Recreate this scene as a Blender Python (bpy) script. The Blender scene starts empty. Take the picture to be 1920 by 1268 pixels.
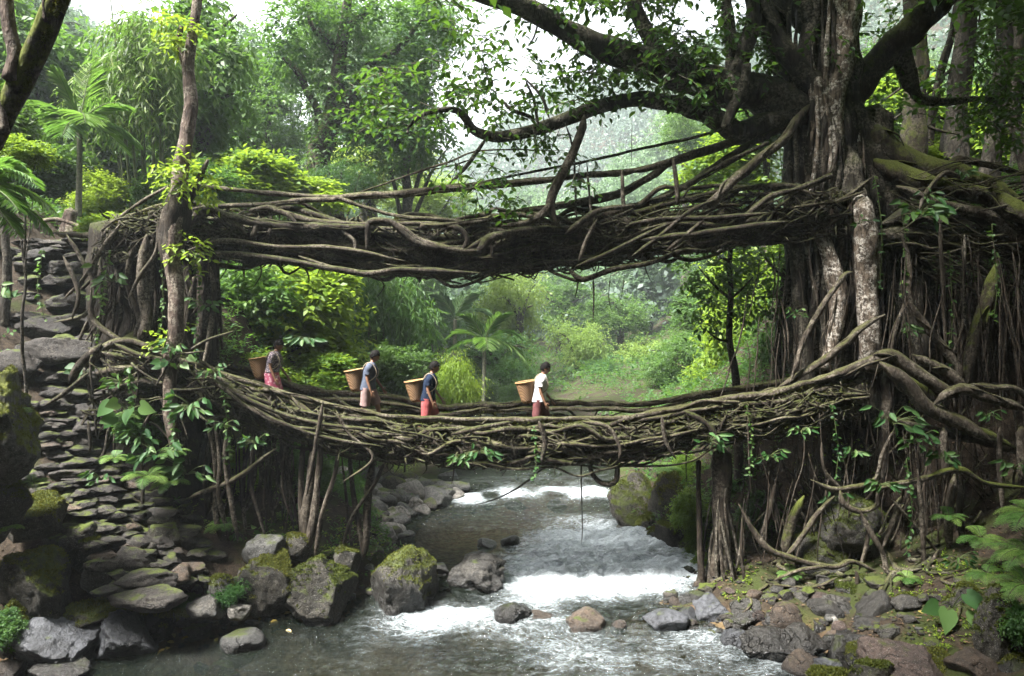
import bpy, bmesh, math
import numpy as np
from mathutils import Vector, Matrix

scene = bpy.context.scene
COL = scene.collection
R = math.radians

# ---------------------------------------------------------------- camera
F, H0, CAMZ = 1400.0, 600.0, 6.0          # focal length and horizon row in photo pixels, eye height in metres
cd = bpy.data.cameras.new("camera")
cam = bpy.data.objects.new("camera", cd)
COL.objects.link(cam)
cam.location = (0, 0, CAMZ)
cam.rotation_euler = (R(90), 0, 0)
cd.sensor_width = 36.0
cd.lens = 36.0 * F / 1920.0
cd.shift_y = (H0 - 634.0) / 1920.0
cd.clip_start = 0.1
cd.clip_end = 2000.0
scene.camera = cam

# ---------------------------------------------------------------- sky, sun, exposure
SUN_AZ, SUN_EL = R(-122), R(60)            # from the left and beyond the bridge, soft through cloud
world = bpy.data.worlds.new("World")
scene.world = world
world.use_nodes = True
wn = world.node_tree
wn.nodes.clear()
sky = wn.nodes.new("ShaderNodeTexSky")
sky.sky_type = 'NISHITA'
sky.sun_disc = False
sky.sun_elevation = SUN_EL
sky.sun_rotation = SUN_AZ
sky.dust_density = 4.0
sky.air_density = 1.0
hs = wn.nodes.new("ShaderNodeHueSaturation")
hs.inputs['Saturation'].default_value = 0.18
bg = wn.nodes.new("ShaderNodeBackground")
bg.inputs['Strength'].default_value = 0.09
wo = wn.nodes.new("ShaderNodeOutputWorld")
wn.links.new(sky.outputs[0], hs.inputs['Color'])
wn.links.new(hs.outputs[0], bg.inputs['Color'])
wn.links.new(bg.outputs[0], wo.inputs['Surface'])

sd = bpy.data.lights.new("sun", 'SUN')
sd.energy = 3.3
sd.angle = R(11)
sd.color = (1.0, 0.975, 0.93)
sun = bpy.data.objects.new("sun", sd)
COL.objects.link(sun)
SUNV = Vector((math.sin(SUN_AZ) * math.cos(SUN_EL), math.cos(SUN_AZ) * math.cos(SUN_EL), math.sin(SUN_EL)))
sun.rotation_euler = SUNV.to_track_quat('Z', 'Y').to_euler()

scene.view_settings.view_transform = 'Standard'
scene.view_settings.look = 'None'
scene.view_settings.exposure = 2.9
scene.view_settings.gamma = 1.0
scene.render.engine = 'CYCLES'
cy = scene.cycles
cy.use_denoising = True
cy.max_bounces = 5
cy.diffuse_bounces = 3
cy.glossy_bounces = 2
cy.transmission_bounces = 3
cy.transparent_max_bounces = 8
cy.volume_bounces = 1
cy.caustics_reflective = False
cy.caustics_refractive = False
cy.sample_clamp_indirect = 4.0
HAZE_DENSITY = 0.00065
# ---------------------------------------------------------------- helpers
RNG = np.random.RandomState(7)

def P(px, py, Y):
    return np.array([(px - 960.0) / F * Y, Y, CAMZ - (py - H0) / F * Y])

def _hash(ix, iy, iz, seed):
    n = (ix * 374761393 + iy * 668265263 + iz * 1440662683 + seed * 974634777) & 0xffffffff
    n = ((n ^ (n >> 13)) * 1274126177) & 0xffffffff
    n = n ^ (n >> 16)
    return n / 2147483648.0 - 1.0

def vnoise(p, seed=0):
    p = np.asarray(p, float)
    i = np.floor(p).astype(np.int64)
    f = p - i
    u = f * f * (3 - 2 * f)
    x, y, z = i[..., 0], i[..., 1], i[..., 2]
    def L(a, b, t): return a + (b - a) * t
    c = [[[_hash(x + a, y + b, z + d, seed) for d in (0, 1)] for b in (0, 1)] for a in (0, 1)]
    ux, uy, uz = u[..., 0], u[..., 1], u[..., 2]
    return L(L(L(c[0][0][0], c[0][0][1], uz), L(c[0][1][0], c[0][1][1], uz), uy),
             L(L(c[1][0][0], c[1][0][1], uz), L(c[1][1][0], c[1][1][1], uz), uy), ux)

def fbm(p, seed=0, oct=4, gain=0.5):
    p = np.asarray(p, float)
    a, s, t = 1.0, 0.0, 0.0
    for o in range(oct):
        s = s + a * vnoise(p * (2.03 ** o) + 17.3 * o, seed + o)
        t += a
        a *= gain
    return s / t

def sstep(a, b, x):
    t = np.clip((x - a) / (b - a), 0, 1)
    return t * t * (3 - 2 * t)

def nrm(v):
    v = np.asarray(v, float)
    return v / np.maximum(np.linalg.norm(v, axis=-1, keepdims=True), 1e-9)

class MB:
    """collects pieces of one mesh"""
    def __init__(self):
        self.V, self.F, self.A, self.n = [], [], [], 0
    def add(self, verts, faces, var=None):
        verts = np.asarray(verts, np.float32).reshape(-1, 3)
        faces = np.asarray(faces, np.int64)
        if len(verts) == 0 or len(faces) == 0:
            return
        self.V.append(verts)
        self.F.append(faces + self.n)
        if var is None:
            var = np.full(len(verts), 0.5, np.float32)
        self.A.append(np.asarray(var, np.float32))
        self.n += len(verts)
    def mesh(self, name, material=None, smooth=True, origin=None):
        me = bpy.data.meshes.new(name)
        if self.n == 0:
            return me
        V = np.concatenate(self.V).astype(np.float32)
        if origin is not None:
            V = V - np.asarray(origin, np.float32)
        loops = np.concatenate([f.ravel() for f in self.F]).astype(np.int32)
        tot = np.concatenate([np.full(len(f), f.shape[1], np.int32) for f in self.F])
        start = np.concatenate([[0], np.cumsum(tot)[:-1]]).astype(np.int32)
        me.vertices.add(len(V)); me.vertices.foreach_set('co', V.ravel())
        me.loops.add(len(loops)); me.loops.foreach_set('vertex_index', loops)
        me.polygons.add(len(tot)); me.polygons.foreach_set('loop_start', start)
        me.polygons.foreach_set('loop_total', tot)
        if smooth:
            me.polygons.foreach_set('use_smooth', np.ones(len(tot), bool))
        at = me.attributes.new('var', 'FLOAT', 'POINT')
        at.data.foreach_set('value', np.concatenate(self.A))
        me.update(calc_edges=True)
        if material is not None:
            me.materials.append(material)
        return me
    def build(self, name, material, parent=None, smooth=True, origin=None):
        """link as ONE mesh object; coordinates are world ones, origin = the object's own origin"""
        if origin is None:
            origin = tuple(parent.location) if parent is not None else (0, 0, 0)
        me = self.mesh(name, material, smooth, origin)
        o = bpy.data.objects.new(name, me)
        COL.objects.link(o)
        if parent is not None:
            o.parent = parent
            o.location = tuple(np.asarray(origin) - np.asarray(world_loc(parent)))
        else:
            o.location = tuple(origin)
        return o

def world_loc(o):
    p = np.zeros(3)
    while o is not None:
        p = p + np.asarray(o.location)
        o = o.parent
    return p

def tag(o, label=None, cat=None, group=None, kind=None):
    if label: o['label'] = label
    if cat: o['category'] = cat
    if group: o['group'] = group
    if kind: o['kind'] = kind
    return o

def thing(name, loc, label, cat, group=None):
    o = bpy.data.objects.new(name, None)
    COL.objects.link(o)
    o.location = tuple(float(v) for v in loc)
    o.empty_display_size = 0.2
    return tag(o, label, cat, group)

def copy_tree(o, parent=None):
    c = o.copy()
    COL.objects.link(c)
    c.parent = parent
    for ch in list(o.children):
        copy_tree(ch, c)
    return c

# ---- tubes
def resample(pts, step):
    pts = np.asarray(pts, float)
    n = len(pts)
    if n == 2:
        m = max(2, int(np.linalg.norm(pts[1] - pts[0]) / step) + 1)
        t = np.linspace(0, 1, m)
        return pts[0] + (pts[1] - pts[0]) * t[:, None], t
    Q = np.vstack([2 * pts[0] - pts[1], pts, 2 * pts[-1] - pts[-2]])
    out, par = [], []
    for i in range(n - 1):
        a, b, c, d = Q[i], Q[i + 1], Q[i + 2], Q[i + 3]
        m = max(2, int(np.ceil(np.linalg.norm(c - b) / step)))
        t = np.linspace(0, 1, m, endpoint=(i == n - 2))[:, None]
        if i == n - 2:
            t = np.linspace(0, 1, m + 1)[:, None]
        out.append(0.5 * ((2 * b) + (-a + c) * t + (2 * a - 5 * b + 4 * c - d) * t ** 2 + (-a + 3 * b - 3 * c + d) * t ** 3))
        par.append((i + t[:, 0]) / (n - 1))
    return np.vstack(out), np.concatenate(par)

def frames(C):
    T = nrm(np.gradient(C, axis=0))
    N = np.zeros_like(C)
    a = np.array([0, 0, 1.0]) if abs(T[0][2]) < 0.9 else np.array([1.0, 0, 0])
    v = nrm(np.cross(T[0], a))
    for i in range(len(C)):
        v = v - T[i] * np.dot(v, T[i])
        l = math.sqrt(v @ v)
        if l < 1e-6:
            v = nrm(np.cross(T[i], [0.3, 0.5, 0.8])); l = 1.0
        v = v / l
        N[i] = v
    return T, N, np.cross(T, N)

_seed = [100]
def tube(mb, pts, r, seg=7, step=None, wob=0.0, lump=0.12, lf=3.0, flute=0.0, nfl=5, seed=None, cap=True, var=0.5, wf=0.9):
    """a root, branch or stem: smooth path through pts, radii r (scalar or list) along it"""
    if seed is None:
        _seed[0] += 1
        seed = _seed[0]
    r = np.atleast_1d(np.asarray(r, float))
    if step is None:
        step = max(0.05, min(0.5, 2.2 * r.mean()))
    C, t = resample(pts, step)
    if wob:
        env = np.sqrt(np.clip(np.sin(np.pi * np.linspace(0, 1, len(C))), 0, 1))[:, None]
        d = np.stack([vnoise(C * wf + 31.7 * k, seed * 3 + k) for k in range(3)], 1)
        d += 0.4 * np.stack([vnoise(C * wf * 2.7 + 11.7 * k, seed * 3 + k + 900) for k in range(3)], 1)
        C = C + wob * d * env
    Rr = np.interp(t, np.linspace(0, 1, len(r)), r) if len(r) > 1 else np.full(len(C), r[0])
    T, N, B = frames(C)
    ang = np.linspace(0, 2 * np.pi, seg, endpoint=False)
    ca, sa = np.cos(ang), np.sin(ang)
    D = N[:, None, :] * ca[None, :, None] + B[:, None, :] * sa[None, :, None]
    rad = np.repeat(Rr[:, None], seg, 1)
    if lump:
        q = C[:, None, :] * lf / 2 + D * 0.8
        rad = rad * (1 + lump * vnoise(q, seed) + 0.5 * lump * vnoise(q * 2.3, seed + 1))
    if flute:
        ph = vnoise(C[:, None, :] * 0.35 + np.zeros((1, seg, 1)), seed + 5) * 2.0
        rad = rad * (1 + flute * np.cos(nfl * ang[None, :] + ph) + 0.5 * flute * np.cos((2 * nfl + 1) * ang[None, :] - 1.7 * ph))
    V = C[:, None, :] + D * rad[:, :, None]
    m = len(C)
    i = np.arange(m - 1)[:, None] * seg
    j = np.arange(seg)[None, :]
    k = (j + 1) % seg
    Fq = np.stack([i + j, i + k, i + seg + k, i + seg + j], -1).reshape(-1, 4)
    n0 = mb.n
    mb.add(V.reshape(-1, 3), Fq, np.full(m * seg, var))
    if cap:
        for e, ring in ((0, 0), (m - 1, (m - 1) * seg)):
            tip = C[e] + (T[e] * Rr[e] * 0.6 if e else -T[e] * Rr[e] * 0.6)
            idx = ring + np.arange(seg)
            nxt = ring + (np.arange(seg) + 1) % seg
            f = np.stack([idx, nxt, np.full(seg, m * seg)], -1) if e else np.stack([nxt, idx, np.full(seg, m * seg)], -1)
            # tip vertex appended on its own, faces refer back into the ring
            mb.V.append(np.asarray([tip], np.float32)); mb.A.append(np.full(1, var, np.float32))
            f = np.where(f == m * seg, mb.n - n0, f)
            mb.F.append(f + n0)
            mb.n += 1
    return C

def loft(mb, rings, close=True, var=0.5, cap=(True, True)):
    """skin rings (k,3) of equal length into one surface"""
    rings = [np.asarray(r, float) for r in rings]
    k, m = len(rings[0]), len(rings)
    V = np.vstack(rings)
    i = np.arange(m - 1)[:, None] * k
    j = np.arange(k if close else k - 1)[None, :]
    q = (j + 1) % k
    Fq = np.stack([i + j, i + q, i + k + q, i + k + j], -1).reshape(-1, 4)
    mb.add(V, Fq, np.full(len(V), var))
    for e, c in ((0, cap[0]), (m - 1, cap[1])):
        if c:
            ring = rings[e]
            mb.add(np.vstack([ring, ring.mean(0)]), np.stack([np.arange(k), (np.arange(k) + 1) % k, np.full(k, k)], -1), np.full(k + 1, var))

# ---- leaves
def leaf_frame(d, n):
    t = nrm(d)
    b = nrm(np.cross(n, t))
    return t, b, np.cross(t, b)

T_QUAD = (np.array([[0, 0, 0], [.42, .5, .03], [1, 0, -.10], [.42, -.5, .03]]), np.array([[0, 1, 2, 3]]))
T_FOLD = (np.array([[0, 0, 0], [.30, .46, .07], [.68, .38, .04], [1, 0, -.14], [.68, -.38, .04], [.30, -.46, .07]]), np.array([[0, 1, 2, 3], [0, 3, 4, 5]]))
T_BLADE = (np.array([[0, 0, 0], [.35, .5, 0], [.75, .35, -.10], [1, 0, -.25], [.75, -.35, -.10], [.35, -.5, 0]]), np.array([[0, 1, 2, 3], [0, 3, 4, 5]]))
_h = [(0, 0, 0), (-.12, .22, .03), (-.02, .42, .05), (.22, .52, .05), (.5, .42, .02), (.78, .2, -.06), (1, 0, -.16),
      (.78, -.2, -.06), (.5, -.42, .02), (.22, -.52, .05), (-.02, -.42, .05), (-.12, -.22, .03), (.25, 0, -.02), (.5, 0, -.03), (.78, 0, -.08)]
T_HEART = (np.array(_h), np.array([[0, 12, 3, 2], [0, 2, 1, 0], [12, 13, 4, 3], [13, 14, 5, 4], [14, 6, 5, 14], [0, 10, 9, 12], [0, 0, 11, 10], [12, 9, 8, 13], [13, 8, 7, 14], [14, 14, 7, 6]]))

def leaves(mb, pos, d, n, L, W, tmpl=T_QUAD, var=None):
    pos = np.asarray(pos, float)
    N = len(pos)
    if N == 0: return
    t, b, w = leaf_frame(d, n)
    L = np.broadcast_to(np.asarray(L, float), (N,)); W = np.broadcast_to(np.asarray(W, float), (N,))
    tv, tf = tmpl
    k = len(tv)
    V = (pos[:, None, :] + t[:, None, :] * (tv[None, :, 0:1] * L[:, None, None]) + b[:, None, :] * (tv[None, :, 1:2] * W[:, None, None])
         + w[:, None, :] * (tv[None, :, 2:3] * L[:, None, None]))
    base = (np.arange(N) * k)[:, None, None]
    if tmpl is T_HEART:
        quads = np.array([f for f in tf if len(set(f)) == 4])
        tris = np.array([list(dict.fromkeys(f)) for f in tf if len(set(f)) == 3])
        Fs = [(quads[None] + base).reshape(-1, 4), (tris[None] + base).reshape(-1, 3)]
    else:
        Fs = [(tf[None] + base).reshape(-1, tf.shape[1])]
    if var is None:
        var = RNG.rand(N)
    vv = np.repeat(var, k)
    n0 = mb.n
    mb.add(V.reshape(-1, 3), Fs[0], vv)
    for f in Fs[1:]:
        mb.F.append(f + n0)

def sprays(mb, P0, D, Ltw, k, leafL, leafW, droop=0.25, tmpl=T_QUAD, hang=0.25, spread=0.9, rng=RNG, varb=None):
    """twigs at P0 along D, k alternate leaves each"""
    P0 = np.asarray(P0, float); D = nrm(D)
    N = len(P0)
    if N == 0: return
    Ltw = np.broadcast_to(np.asarray(Ltw, float), (N,))
    up = np.array([0, 0, 1.0])
    side = np.cross(D, up + 0.2 * rng.randn(N, 3))
    side = nrm(side)
    base = rng.rand(N) if varb is None else varb
    for j in range(k):
        s = (j + 0.6 + 0.3 * rng.rand(N)) / k
        p = P0 + D * (Ltw * s)[:, None]
        p[:, 2] -= droop * Ltw * s * s
        sg = 1 if j % 2 else -1
        dr = 0.55 * D + sg * spread * side + 0.35 * rng.randn(N, 3)
        dr[:, 2] -= hang
        nn = up + 0.45 * rng.randn(N, 3)
        sc = 0.75 + 0.5 * rng.rand(N)
        leaves(mb, p, dr, nn, leafL * sc, leafW * sc, tmpl, np.clip(base * 0.6 + 0.4 * rng.rand(N), 0, 1))

# ---- rocks
def _ico(sub):
    bm = bmesh.new()
    bmesh.ops.create_icosphere(bm, subdivisions=sub, radius=1.0)
    v = np.array([x.co[:] for x in bm.verts]); f = np.array([[q.index for q in p.verts] for p in bm.faces])
    bm.free()
    return v, f
ICO = {s: _ico(s) for s in (2, 3, 4, 5)}

def rock_verts(rx, ry, rz, seed, sub=4, planes=8, rough=0.10, yaw=None):
    rough = rough * 1.45
    v, f = ICO[sub]
    rs = np.random.RandomState(seed)
    v = v.copy()
    for _ in range(planes):
        n = nrm(rs.randn(3)); c = rs.uniform(.5, .85)
        d = v @ n - c
        v = v - n * (np.maximum(d, 0) * 0.95)[:, None]
    q = v * 1.3 + seed * 3.1
    v = v * (1 + 1.4 * rough * fbm(q, seed, 3) + 0.62 * rough * fbm(q * 4.1, seed + 9, 3) + (0.30 * rough * fbm(q * 11, seed + 19, 2) if sub >= 4 else 0))[:, None]
    ext = np.abs(v).max(0)
    v = v / ext
    a = rs.uniform(-.5, .5) if yaw is None else yaw
    v = v * np.array([rx, ry, rz])
    ca, sa = math.cos(a), math.sin(a)
    v = np.stack([v[:, 0] * ca - v[:, 1] * sa, v[:, 0] * sa + v[:, 1] * ca, v[:, 2]], 1)
    return v, f
# ---------------------------------------------------------------- materials
class NT:
    def __init__(self, name):
        self.m = bpy.data.materials.new(name)
        self.m.use_nodes = True
        self.t = self.m.node_tree
        self.t.nodes.clear()
        self.out = self.n("ShaderNodeOutputMaterial")
    def n(self, typ, props=None, **inp):
        x = self.t.nodes.new(typ)
        for k, v in (props or {}).items():
            setattr(x, k, v)
        for k, v in inp.items():
            self.set(x, k.replace('_', ' '), v)
        return x
    def set(self, x, key, v):
        s = x.inputs[int(key[1:])] if key[0] == '#' else x.inputs[key]
        if hasattr(v, 'is_output'):
            self.t.links.new(v, s)
        else:
            s.default_value = v
    def obj(self):
        return self.n("ShaderNodeTexCoord").outputs['Object']
    def pos(self):
        return self.n("ShaderNodeNewGeometry").outputs['Position']
    def noise(self, vec, scale, detail=4, rough=0.55, dist=0.0):
        x = self.n("ShaderNodeTexNoise", None, Scale=scale, Detail=detail, Roughness=rough, Distortion=dist)
        self.t.links.new(vec, x.inputs['Vector'])
        return x.outputs['Fac']
    def ramp(self, fac, stops):
        x = self.n("ShaderNodeValToRGB")
        e = x.color_ramp.elements
        while len(e) < len(stops): e.new(0.5)
        for i, (p, c) in enumerate(stops):
            e[i].position = p
            e[i].color = tuple(c) + (1,) if len(c) == 3 else c
        self.t.links.new(fac, x.inputs[0])
        return x.outputs[0]
    def rng(self, v, a, b, c=0.0, d=1.0):
        x = self.n("ShaderNodeMapRange", {'interpolation_type': 'SMOOTHSTEP'})
        self.set(x, '#0', v); self.set(x, '#1', a); self.set(x, '#2', b); self.set(x, '#3', c); self.set(x, '#4', d)
        return x.outputs[0]
    def math(self, op, a, b=0.0):
        x = self.n("ShaderNodeMath", {'operation': op})
        self.set(x, '#0', a); self.set(x, '#1', b)
        return x.outputs[0]
    def mix(self, f, a, b, blend='MIX'):
        x = self.n("ShaderNodeMix", {'data_type': 'RGBA', 'blend_type': blend})
        self.set(x, '#0', f); self.set(x, '#6', a if hasattr(a, 'is_output') else tuple(a) + (1,)); self.set(x, '#7', b if hasattr(b, 'is_output') else tuple(b) + (1,))
        return x.outputs[2]
    def up(self):
        g = self.n("ShaderNodeNewGeometry")
        s = self.n("ShaderNodeSeparateXYZ")
        self.t.links.new(g.outputs['Normal'], s.inputs[0])
        return s.outputs[2]
    def bump(self, h, strength=0.5, dist=0.02):
        b = self.n("ShaderNodeBump", None, Strength=strength, Distance=dist, Height=h)
        return b.outputs[0]
    def bsdf(self, col, rough=0.8, spec=0.3, normal=None, **kw):
        b = self.n("ShaderNodeBsdfPrincipled")
        self.set(b, 'Base Color', col if hasattr(col, 'is_output') else tuple(col) + (1,))
        self.set(b, 'Roughness', rough)
        self.set(b, 'Specular IOR Level', spec)
        if normal is not None: self.set(b, 'Normal', normal)
        for k, v in kw.items(): self.set(b, k.replace('_', ' '), v)
        return b.outputs[0]
    def done(self, sh):
        self.t.links.new(sh, self.out.inputs['Surface'])
        return self.m

MOSS_A, MOSS_B = (0.022, 0.032, 0.006), (0.085, 0.105, 0.014)

def mat_bark(name, c0, c1, moss=0.4, lichen=0.3, lichc=(0.33, 0.29, 0.23), stretch=0.35, bump=0.7, mlo=.72, lsc=2.2, mossc=None):
    k = NT(name)
    p = k.obj()
    mp = k.n("ShaderNodeMapping"); k.t.links.new(p, mp.inputs[0]); mp.inputs['Scale'].default_value = (1, 1, stretch)
    v = mp.outputs[0]
    n1 = k.noise(v, 9.0, 6, .65, .6)
    n2 = k.noise(v, 34.0, 5, .6)
    n3 = k.noise(p, lsc, 4, .6)
    col = k.mix(k.rng(n1, .36, .64), c0, c1)
    col = k.mix(k.rng(n2, .35, .75, 0, .55), col, (0.012, 0.009, 0.006))
    if lichen:
        l = k.math('MULTIPLY', k.rng(n3, .44, .58), k.rng(k.noise(p, 17, 4, .7), .42, .6, 0, 1))
        col = k.mix(k.math('MULTIPLY', l, lichen), col, lichc)
    if moss:
        mm = k.math('ADD', k.math('MULTIPLY', k.up(), .55), k.math('MULTIPLY', k.noise(p, 3.3, 5, .65), 1.2))
        mcol = k.mix(k.noise(p, 30, 3), *(mossc or (MOSS_A, MOSS_B)))
        mm = k.math('ADD', mm, k.math('MULTIPLY', k.math('SUBTRACT', k.noise(p, 14, 4, .7), .5), .5))
        mf = k.math('MULTIPLY', k.rng(mm, mlo, mlo + .33), moss)
        col = k.mix(mf, col, mcol)
    h = k.math('ADD', k.math('MULTIPLY', n1, .7), k.math('MULTIPLY', n2, .5))
    return k.done(k.bsdf(col, .85, .25, k.bump(h, min(1.0, bump * 1.4), .07)))

def mat_rock(name, c0, c1, moss=0.5, wet=0.0, mossA=MOSS_A, mossB=MOSS_B, speck=0.55, wetline=None):
    k = NT(name)
    p = k.obj()
    oi = k.n("ShaderNodeObjectInfo")
    off = k.n("ShaderNodeVectorMath", {'operation': 'ADD'}); k.t.links.new(p, off.inputs[0]); k.t.links.new(oi.outputs['Location'], off.inputs[1])
    p = off.outputs[0]
    n1 = k.noise(p, 2.2, 6, .6, .4); n2 = k.noise(p, 14, 6, .7); n3 = k.noise(p, 60, 3, .6)
    col = k.mix(k.rng(n1, .3, .7), c0, c1)
    col = k.mix(k.rng(n2, .42, .62, 0, .75), col, tuple(x * .4 for x in c0))
    col = k.mix(k.math('MULTIPLY', k.rng(n3, .55, .75), speck), col, (.35, .34, .31))
    hv = k.n("ShaderNodeHueSaturation"); k.t.links.new(col, hv.inputs['Color'])
    k.set(hv, 'Value', k.rng(oi.outputs['Random'], 0, 1, .75, 1.25))
    col = hv.outputs[0]
    vo = k.n("ShaderNodeTexVoronoi", {'feature': 'DISTANCE_TO_EDGE'}, Scale=1.5)
    wv = k.n("ShaderNodeVectorMath", {'operation': 'ADD'}); k.t.links.new(p, wv.inputs[0])
    nz = k.n("ShaderNodeTexNoise", None, Scale=3.0); k.t.links.new(p, nz.inputs['Vector']); k.t.links.new(nz.outputs['Color'], wv.inputs[1])
    k.t.links.new(wv.outputs[0], vo.inputs['Vector'])
    crack = k.rng(vo.outputs['Distance'], 0.0, 0.022, 1, 0)
    crack = k.math('MULTIPLY', crack, k.rng(k.noise(p, 1.1, 2), .48, .6))
    col = k.mix(k.math('MULTIPLY', crack, .5), col, (.012, .010, .008))
    rough = .72
    if moss:
        mm = k.math('ADD', k.math('MULTIPLY', k.up(), .6), k.math('MULTIPLY', k.noise(p, 2.6, 5, .65), 1.1))
        mf = k.rng(mm, 1.25 - .55 * moss, 1.42 - .45 * moss)
        mcol = k.mix(k.noise(p, 26, 4, .7), mossA, mossB)
        col = k.mix(mf, col, mcol)
    h = k.math('ADD', k.math('ADD', k.math('MULTIPLY', n2, .8), k.math('MULTIPLY', n3, .25)), k.math('MULTIPLY', crack, -.7))
    rough_v = .75 - .5 * wet
    r = k.rng(n1, .3, .7, rough_v - .1, rough_v + .12)
    if wetline is not None:      # darker and shinier where the stream keeps it wet
        sp = k.n("ShaderNodeSeparateXYZ"); k.t.links.new(k.pos(), sp.inputs[0])
        zz = k.math('ADD', sp.outputs[2], k.math('MULTIPLY', n1, -.35))
        wf = k.rng(zz, wetline - .25, wetline + .1, 1, 0)
        col = k.mix(k.math('MULTIPLY', wf, .62), col, (.010, .010, .010))
        r = k.math('SUBTRACT', r, k.math('MULTIPLY', wf, .35))
    return k.done(k.bsdf(col, r, .3 + .4 * wet, k.bump(h, 1.0, .06)))

def mat_leaf(name, stops, trans=0.38, tcol=None, rough=.5, spec=.28, hue=.02, val=.22):
    k = NT(name)
    a = k.n("ShaderNodeAttribute", {'attribute_name': 'var'})
    oi = k.n("ShaderNodeObjectInfo")
    col = k.ramp(a.outputs['Fac'], stops)
    hv = k.n("ShaderNodeHueSaturation"); k.t.links.new(col, hv.inputs['Color'])
    k.set(hv, 'Hue', k.rng(oi.outputs['Random'], 0, 1, .5 - hue, .5 + hue))
    k.set(hv, 'Value', k.rng(oi.outputs['Random'], 0, 1, 1 + val, 1 - val))
    col = hv.outputs[0]
    b = k.bsdf(col, rough, spec)
    t = k.n("ShaderNodeBsdfTranslucent")
    k.t.links.new(k.mix(.75, col, tcol or (0.13, 0.26, 0.03)), t.inputs[0])
    ms = k.n("ShaderNodeMixShader"); ms.inputs[0].default_value = trans
    k.t.links.new(b, ms.inputs[1]); k.t.links.new(t.outputs[0], ms.inputs[2])
    return k.done(ms.outputs[0])

def mat_plain(name, c, rough=.8, var=.25, scale=30, spec=.25):
    k = NT(name)
    n = k.noise(k.obj(), scale, 4, .6)
    col = k.mix(k.rng(n, .3, .7), tuple(x * (1 - var) for x in c), tuple(min(1, x * (1 + var)) for x in c))
    return k.done(k.bsdf(col, rough, spec, k.bump(n, .3, .01)))

def G(r, g, b): return (r, g, b)
M = {}
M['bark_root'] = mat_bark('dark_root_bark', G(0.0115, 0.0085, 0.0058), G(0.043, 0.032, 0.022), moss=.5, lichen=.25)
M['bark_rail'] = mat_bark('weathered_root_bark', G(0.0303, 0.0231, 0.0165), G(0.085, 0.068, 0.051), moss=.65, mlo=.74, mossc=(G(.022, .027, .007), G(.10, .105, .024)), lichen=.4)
M['bark_ficus'] = mat_bark('fig_trunk_bark', G(0.0115, 0.0085, 0.006), G(0.0480, 0.0429, 0.0308), moss=.35, lichen=.45, stretch=.16, bump=1.0)
M['bark_pale'] = mat_bark('pale_fig_bark', G(.038, .027, .019), G(.26, .205, .155), moss=.2, lichen=1.0, lichc=(.62, .57, .50), stretch=.4, bump=1.0, lsc=4.5)
M['bark_mossy'] = mat_bark('mossy_trunk_bark', G(0.0138, 0.0110, 0.0066), G(0.0440, 0.0330, 0.0220), moss=1.0, lichen=.2, mlo=.56, mossc=(G(.025, .034, .007), G(.105, .12, .018)))
M['bark_leaning'] = mat_bark('moss_furred_bark', G(.012, .010, .006), G(.05, .04, .028), moss=1.0, lichen=.2, mlo=.34, mossc=(G(.03, .04, .007), G(.15, .17, .022)))
M['bark_fine'] = mat_bark('fine_root_bark', G(.016, .012, .008), G(.075, .056, .04), moss=.3, lichen=.2)
M['bark_slim'] = mat_bark('slender_trunk_bark', G(.04, .027, .021), G(.13, .095, .075), moss=.4, lichen=.6, lsc=3.5)
M['bark_far'] = mat_bark('forest_trunk_bark', G(0.0165, 0.0143, 0.0110), G(0.0550, 0.0468, 0.0358), moss=.5, lichen=.3)
M['core'] = mat_bark('packed_root_earth', G(0.0099, 0.0072, 0.0044), G(0.0303, 0.0231, 0.0149), moss=.5, lichen=.0)
M['rock_dry'] = mat_rock('grey_brown_rock', G(0.0223, 0.0189, 0.0158), G(0.0595, 0.0521, 0.0437), moss=.5, wetline=None)
M['rock_step'] = mat_rock('worn_step_stone', G(0.0157, 0.0129, 0.0106), G(0.0476, 0.0414, 0.0358), moss=.4, speck=.25)
M['rock_moss'] = mat_rock('mossy_rock', G(0.0196, 0.0179, 0.0134), G(0.0616, 0.0543, 0.0426), moss=.85, wetline=None)
M['rock_mossbright'] = mat_rock('bright_mossy_rock', G(.04, .037, .03), G(.12, .11, .095), moss=1.25, mossA=G(.03, .04, .007), mossB=G(.13, .14, .018))
M['rock_wet'] = mat_rock('wet_slate_rock', G(0.0240, 0.0252, 0.0288), G(0.0660, 0.0690, 0.0780), moss=.2, wet=.6, speck=.1)
M['rock_dark'] = mat_rock('dark_stream_rock', G(0.0165, 0.0149, 0.0127), G(0.0523, 0.0468, 0.0385), moss=.2, wet=.35, wetline=.45)
M['rock_darkmoss'] = mat_rock('dark_mossy_stream_rock', G(0.0188, 0.0173, 0.0135), G(0.0562, 0.0495, 0.0390), moss=.8, wet=.25, wetline=.75)
M['rock_grey'] = mat_rock('grey_river_rock', G(0.0308, 0.0302, 0.0280), G(0.0952, 0.0930, 0.0868), moss=.35, wet=.1, wetline=.2)
M['rock_brown'] = mat_rock('brown_river_rock', G(0.0372, 0.0248, 0.0161), G(0.0930, 0.0651, 0.0434), moss=.15, wet=.2, wetline=.1)
M['rock_red'] = mat_rock('reddish_rock', G(0.0310, 0.0211, 0.0174), G(0.0744, 0.0508, 0.0409), moss=.1, wet=.1)
M['rock_pale'] = mat_rock('pale_cobble', G(0.1050, 0.0975, 0.0863), G(0.2550, 0.2363, 0.2100), moss=.2, wet=.1)

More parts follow.
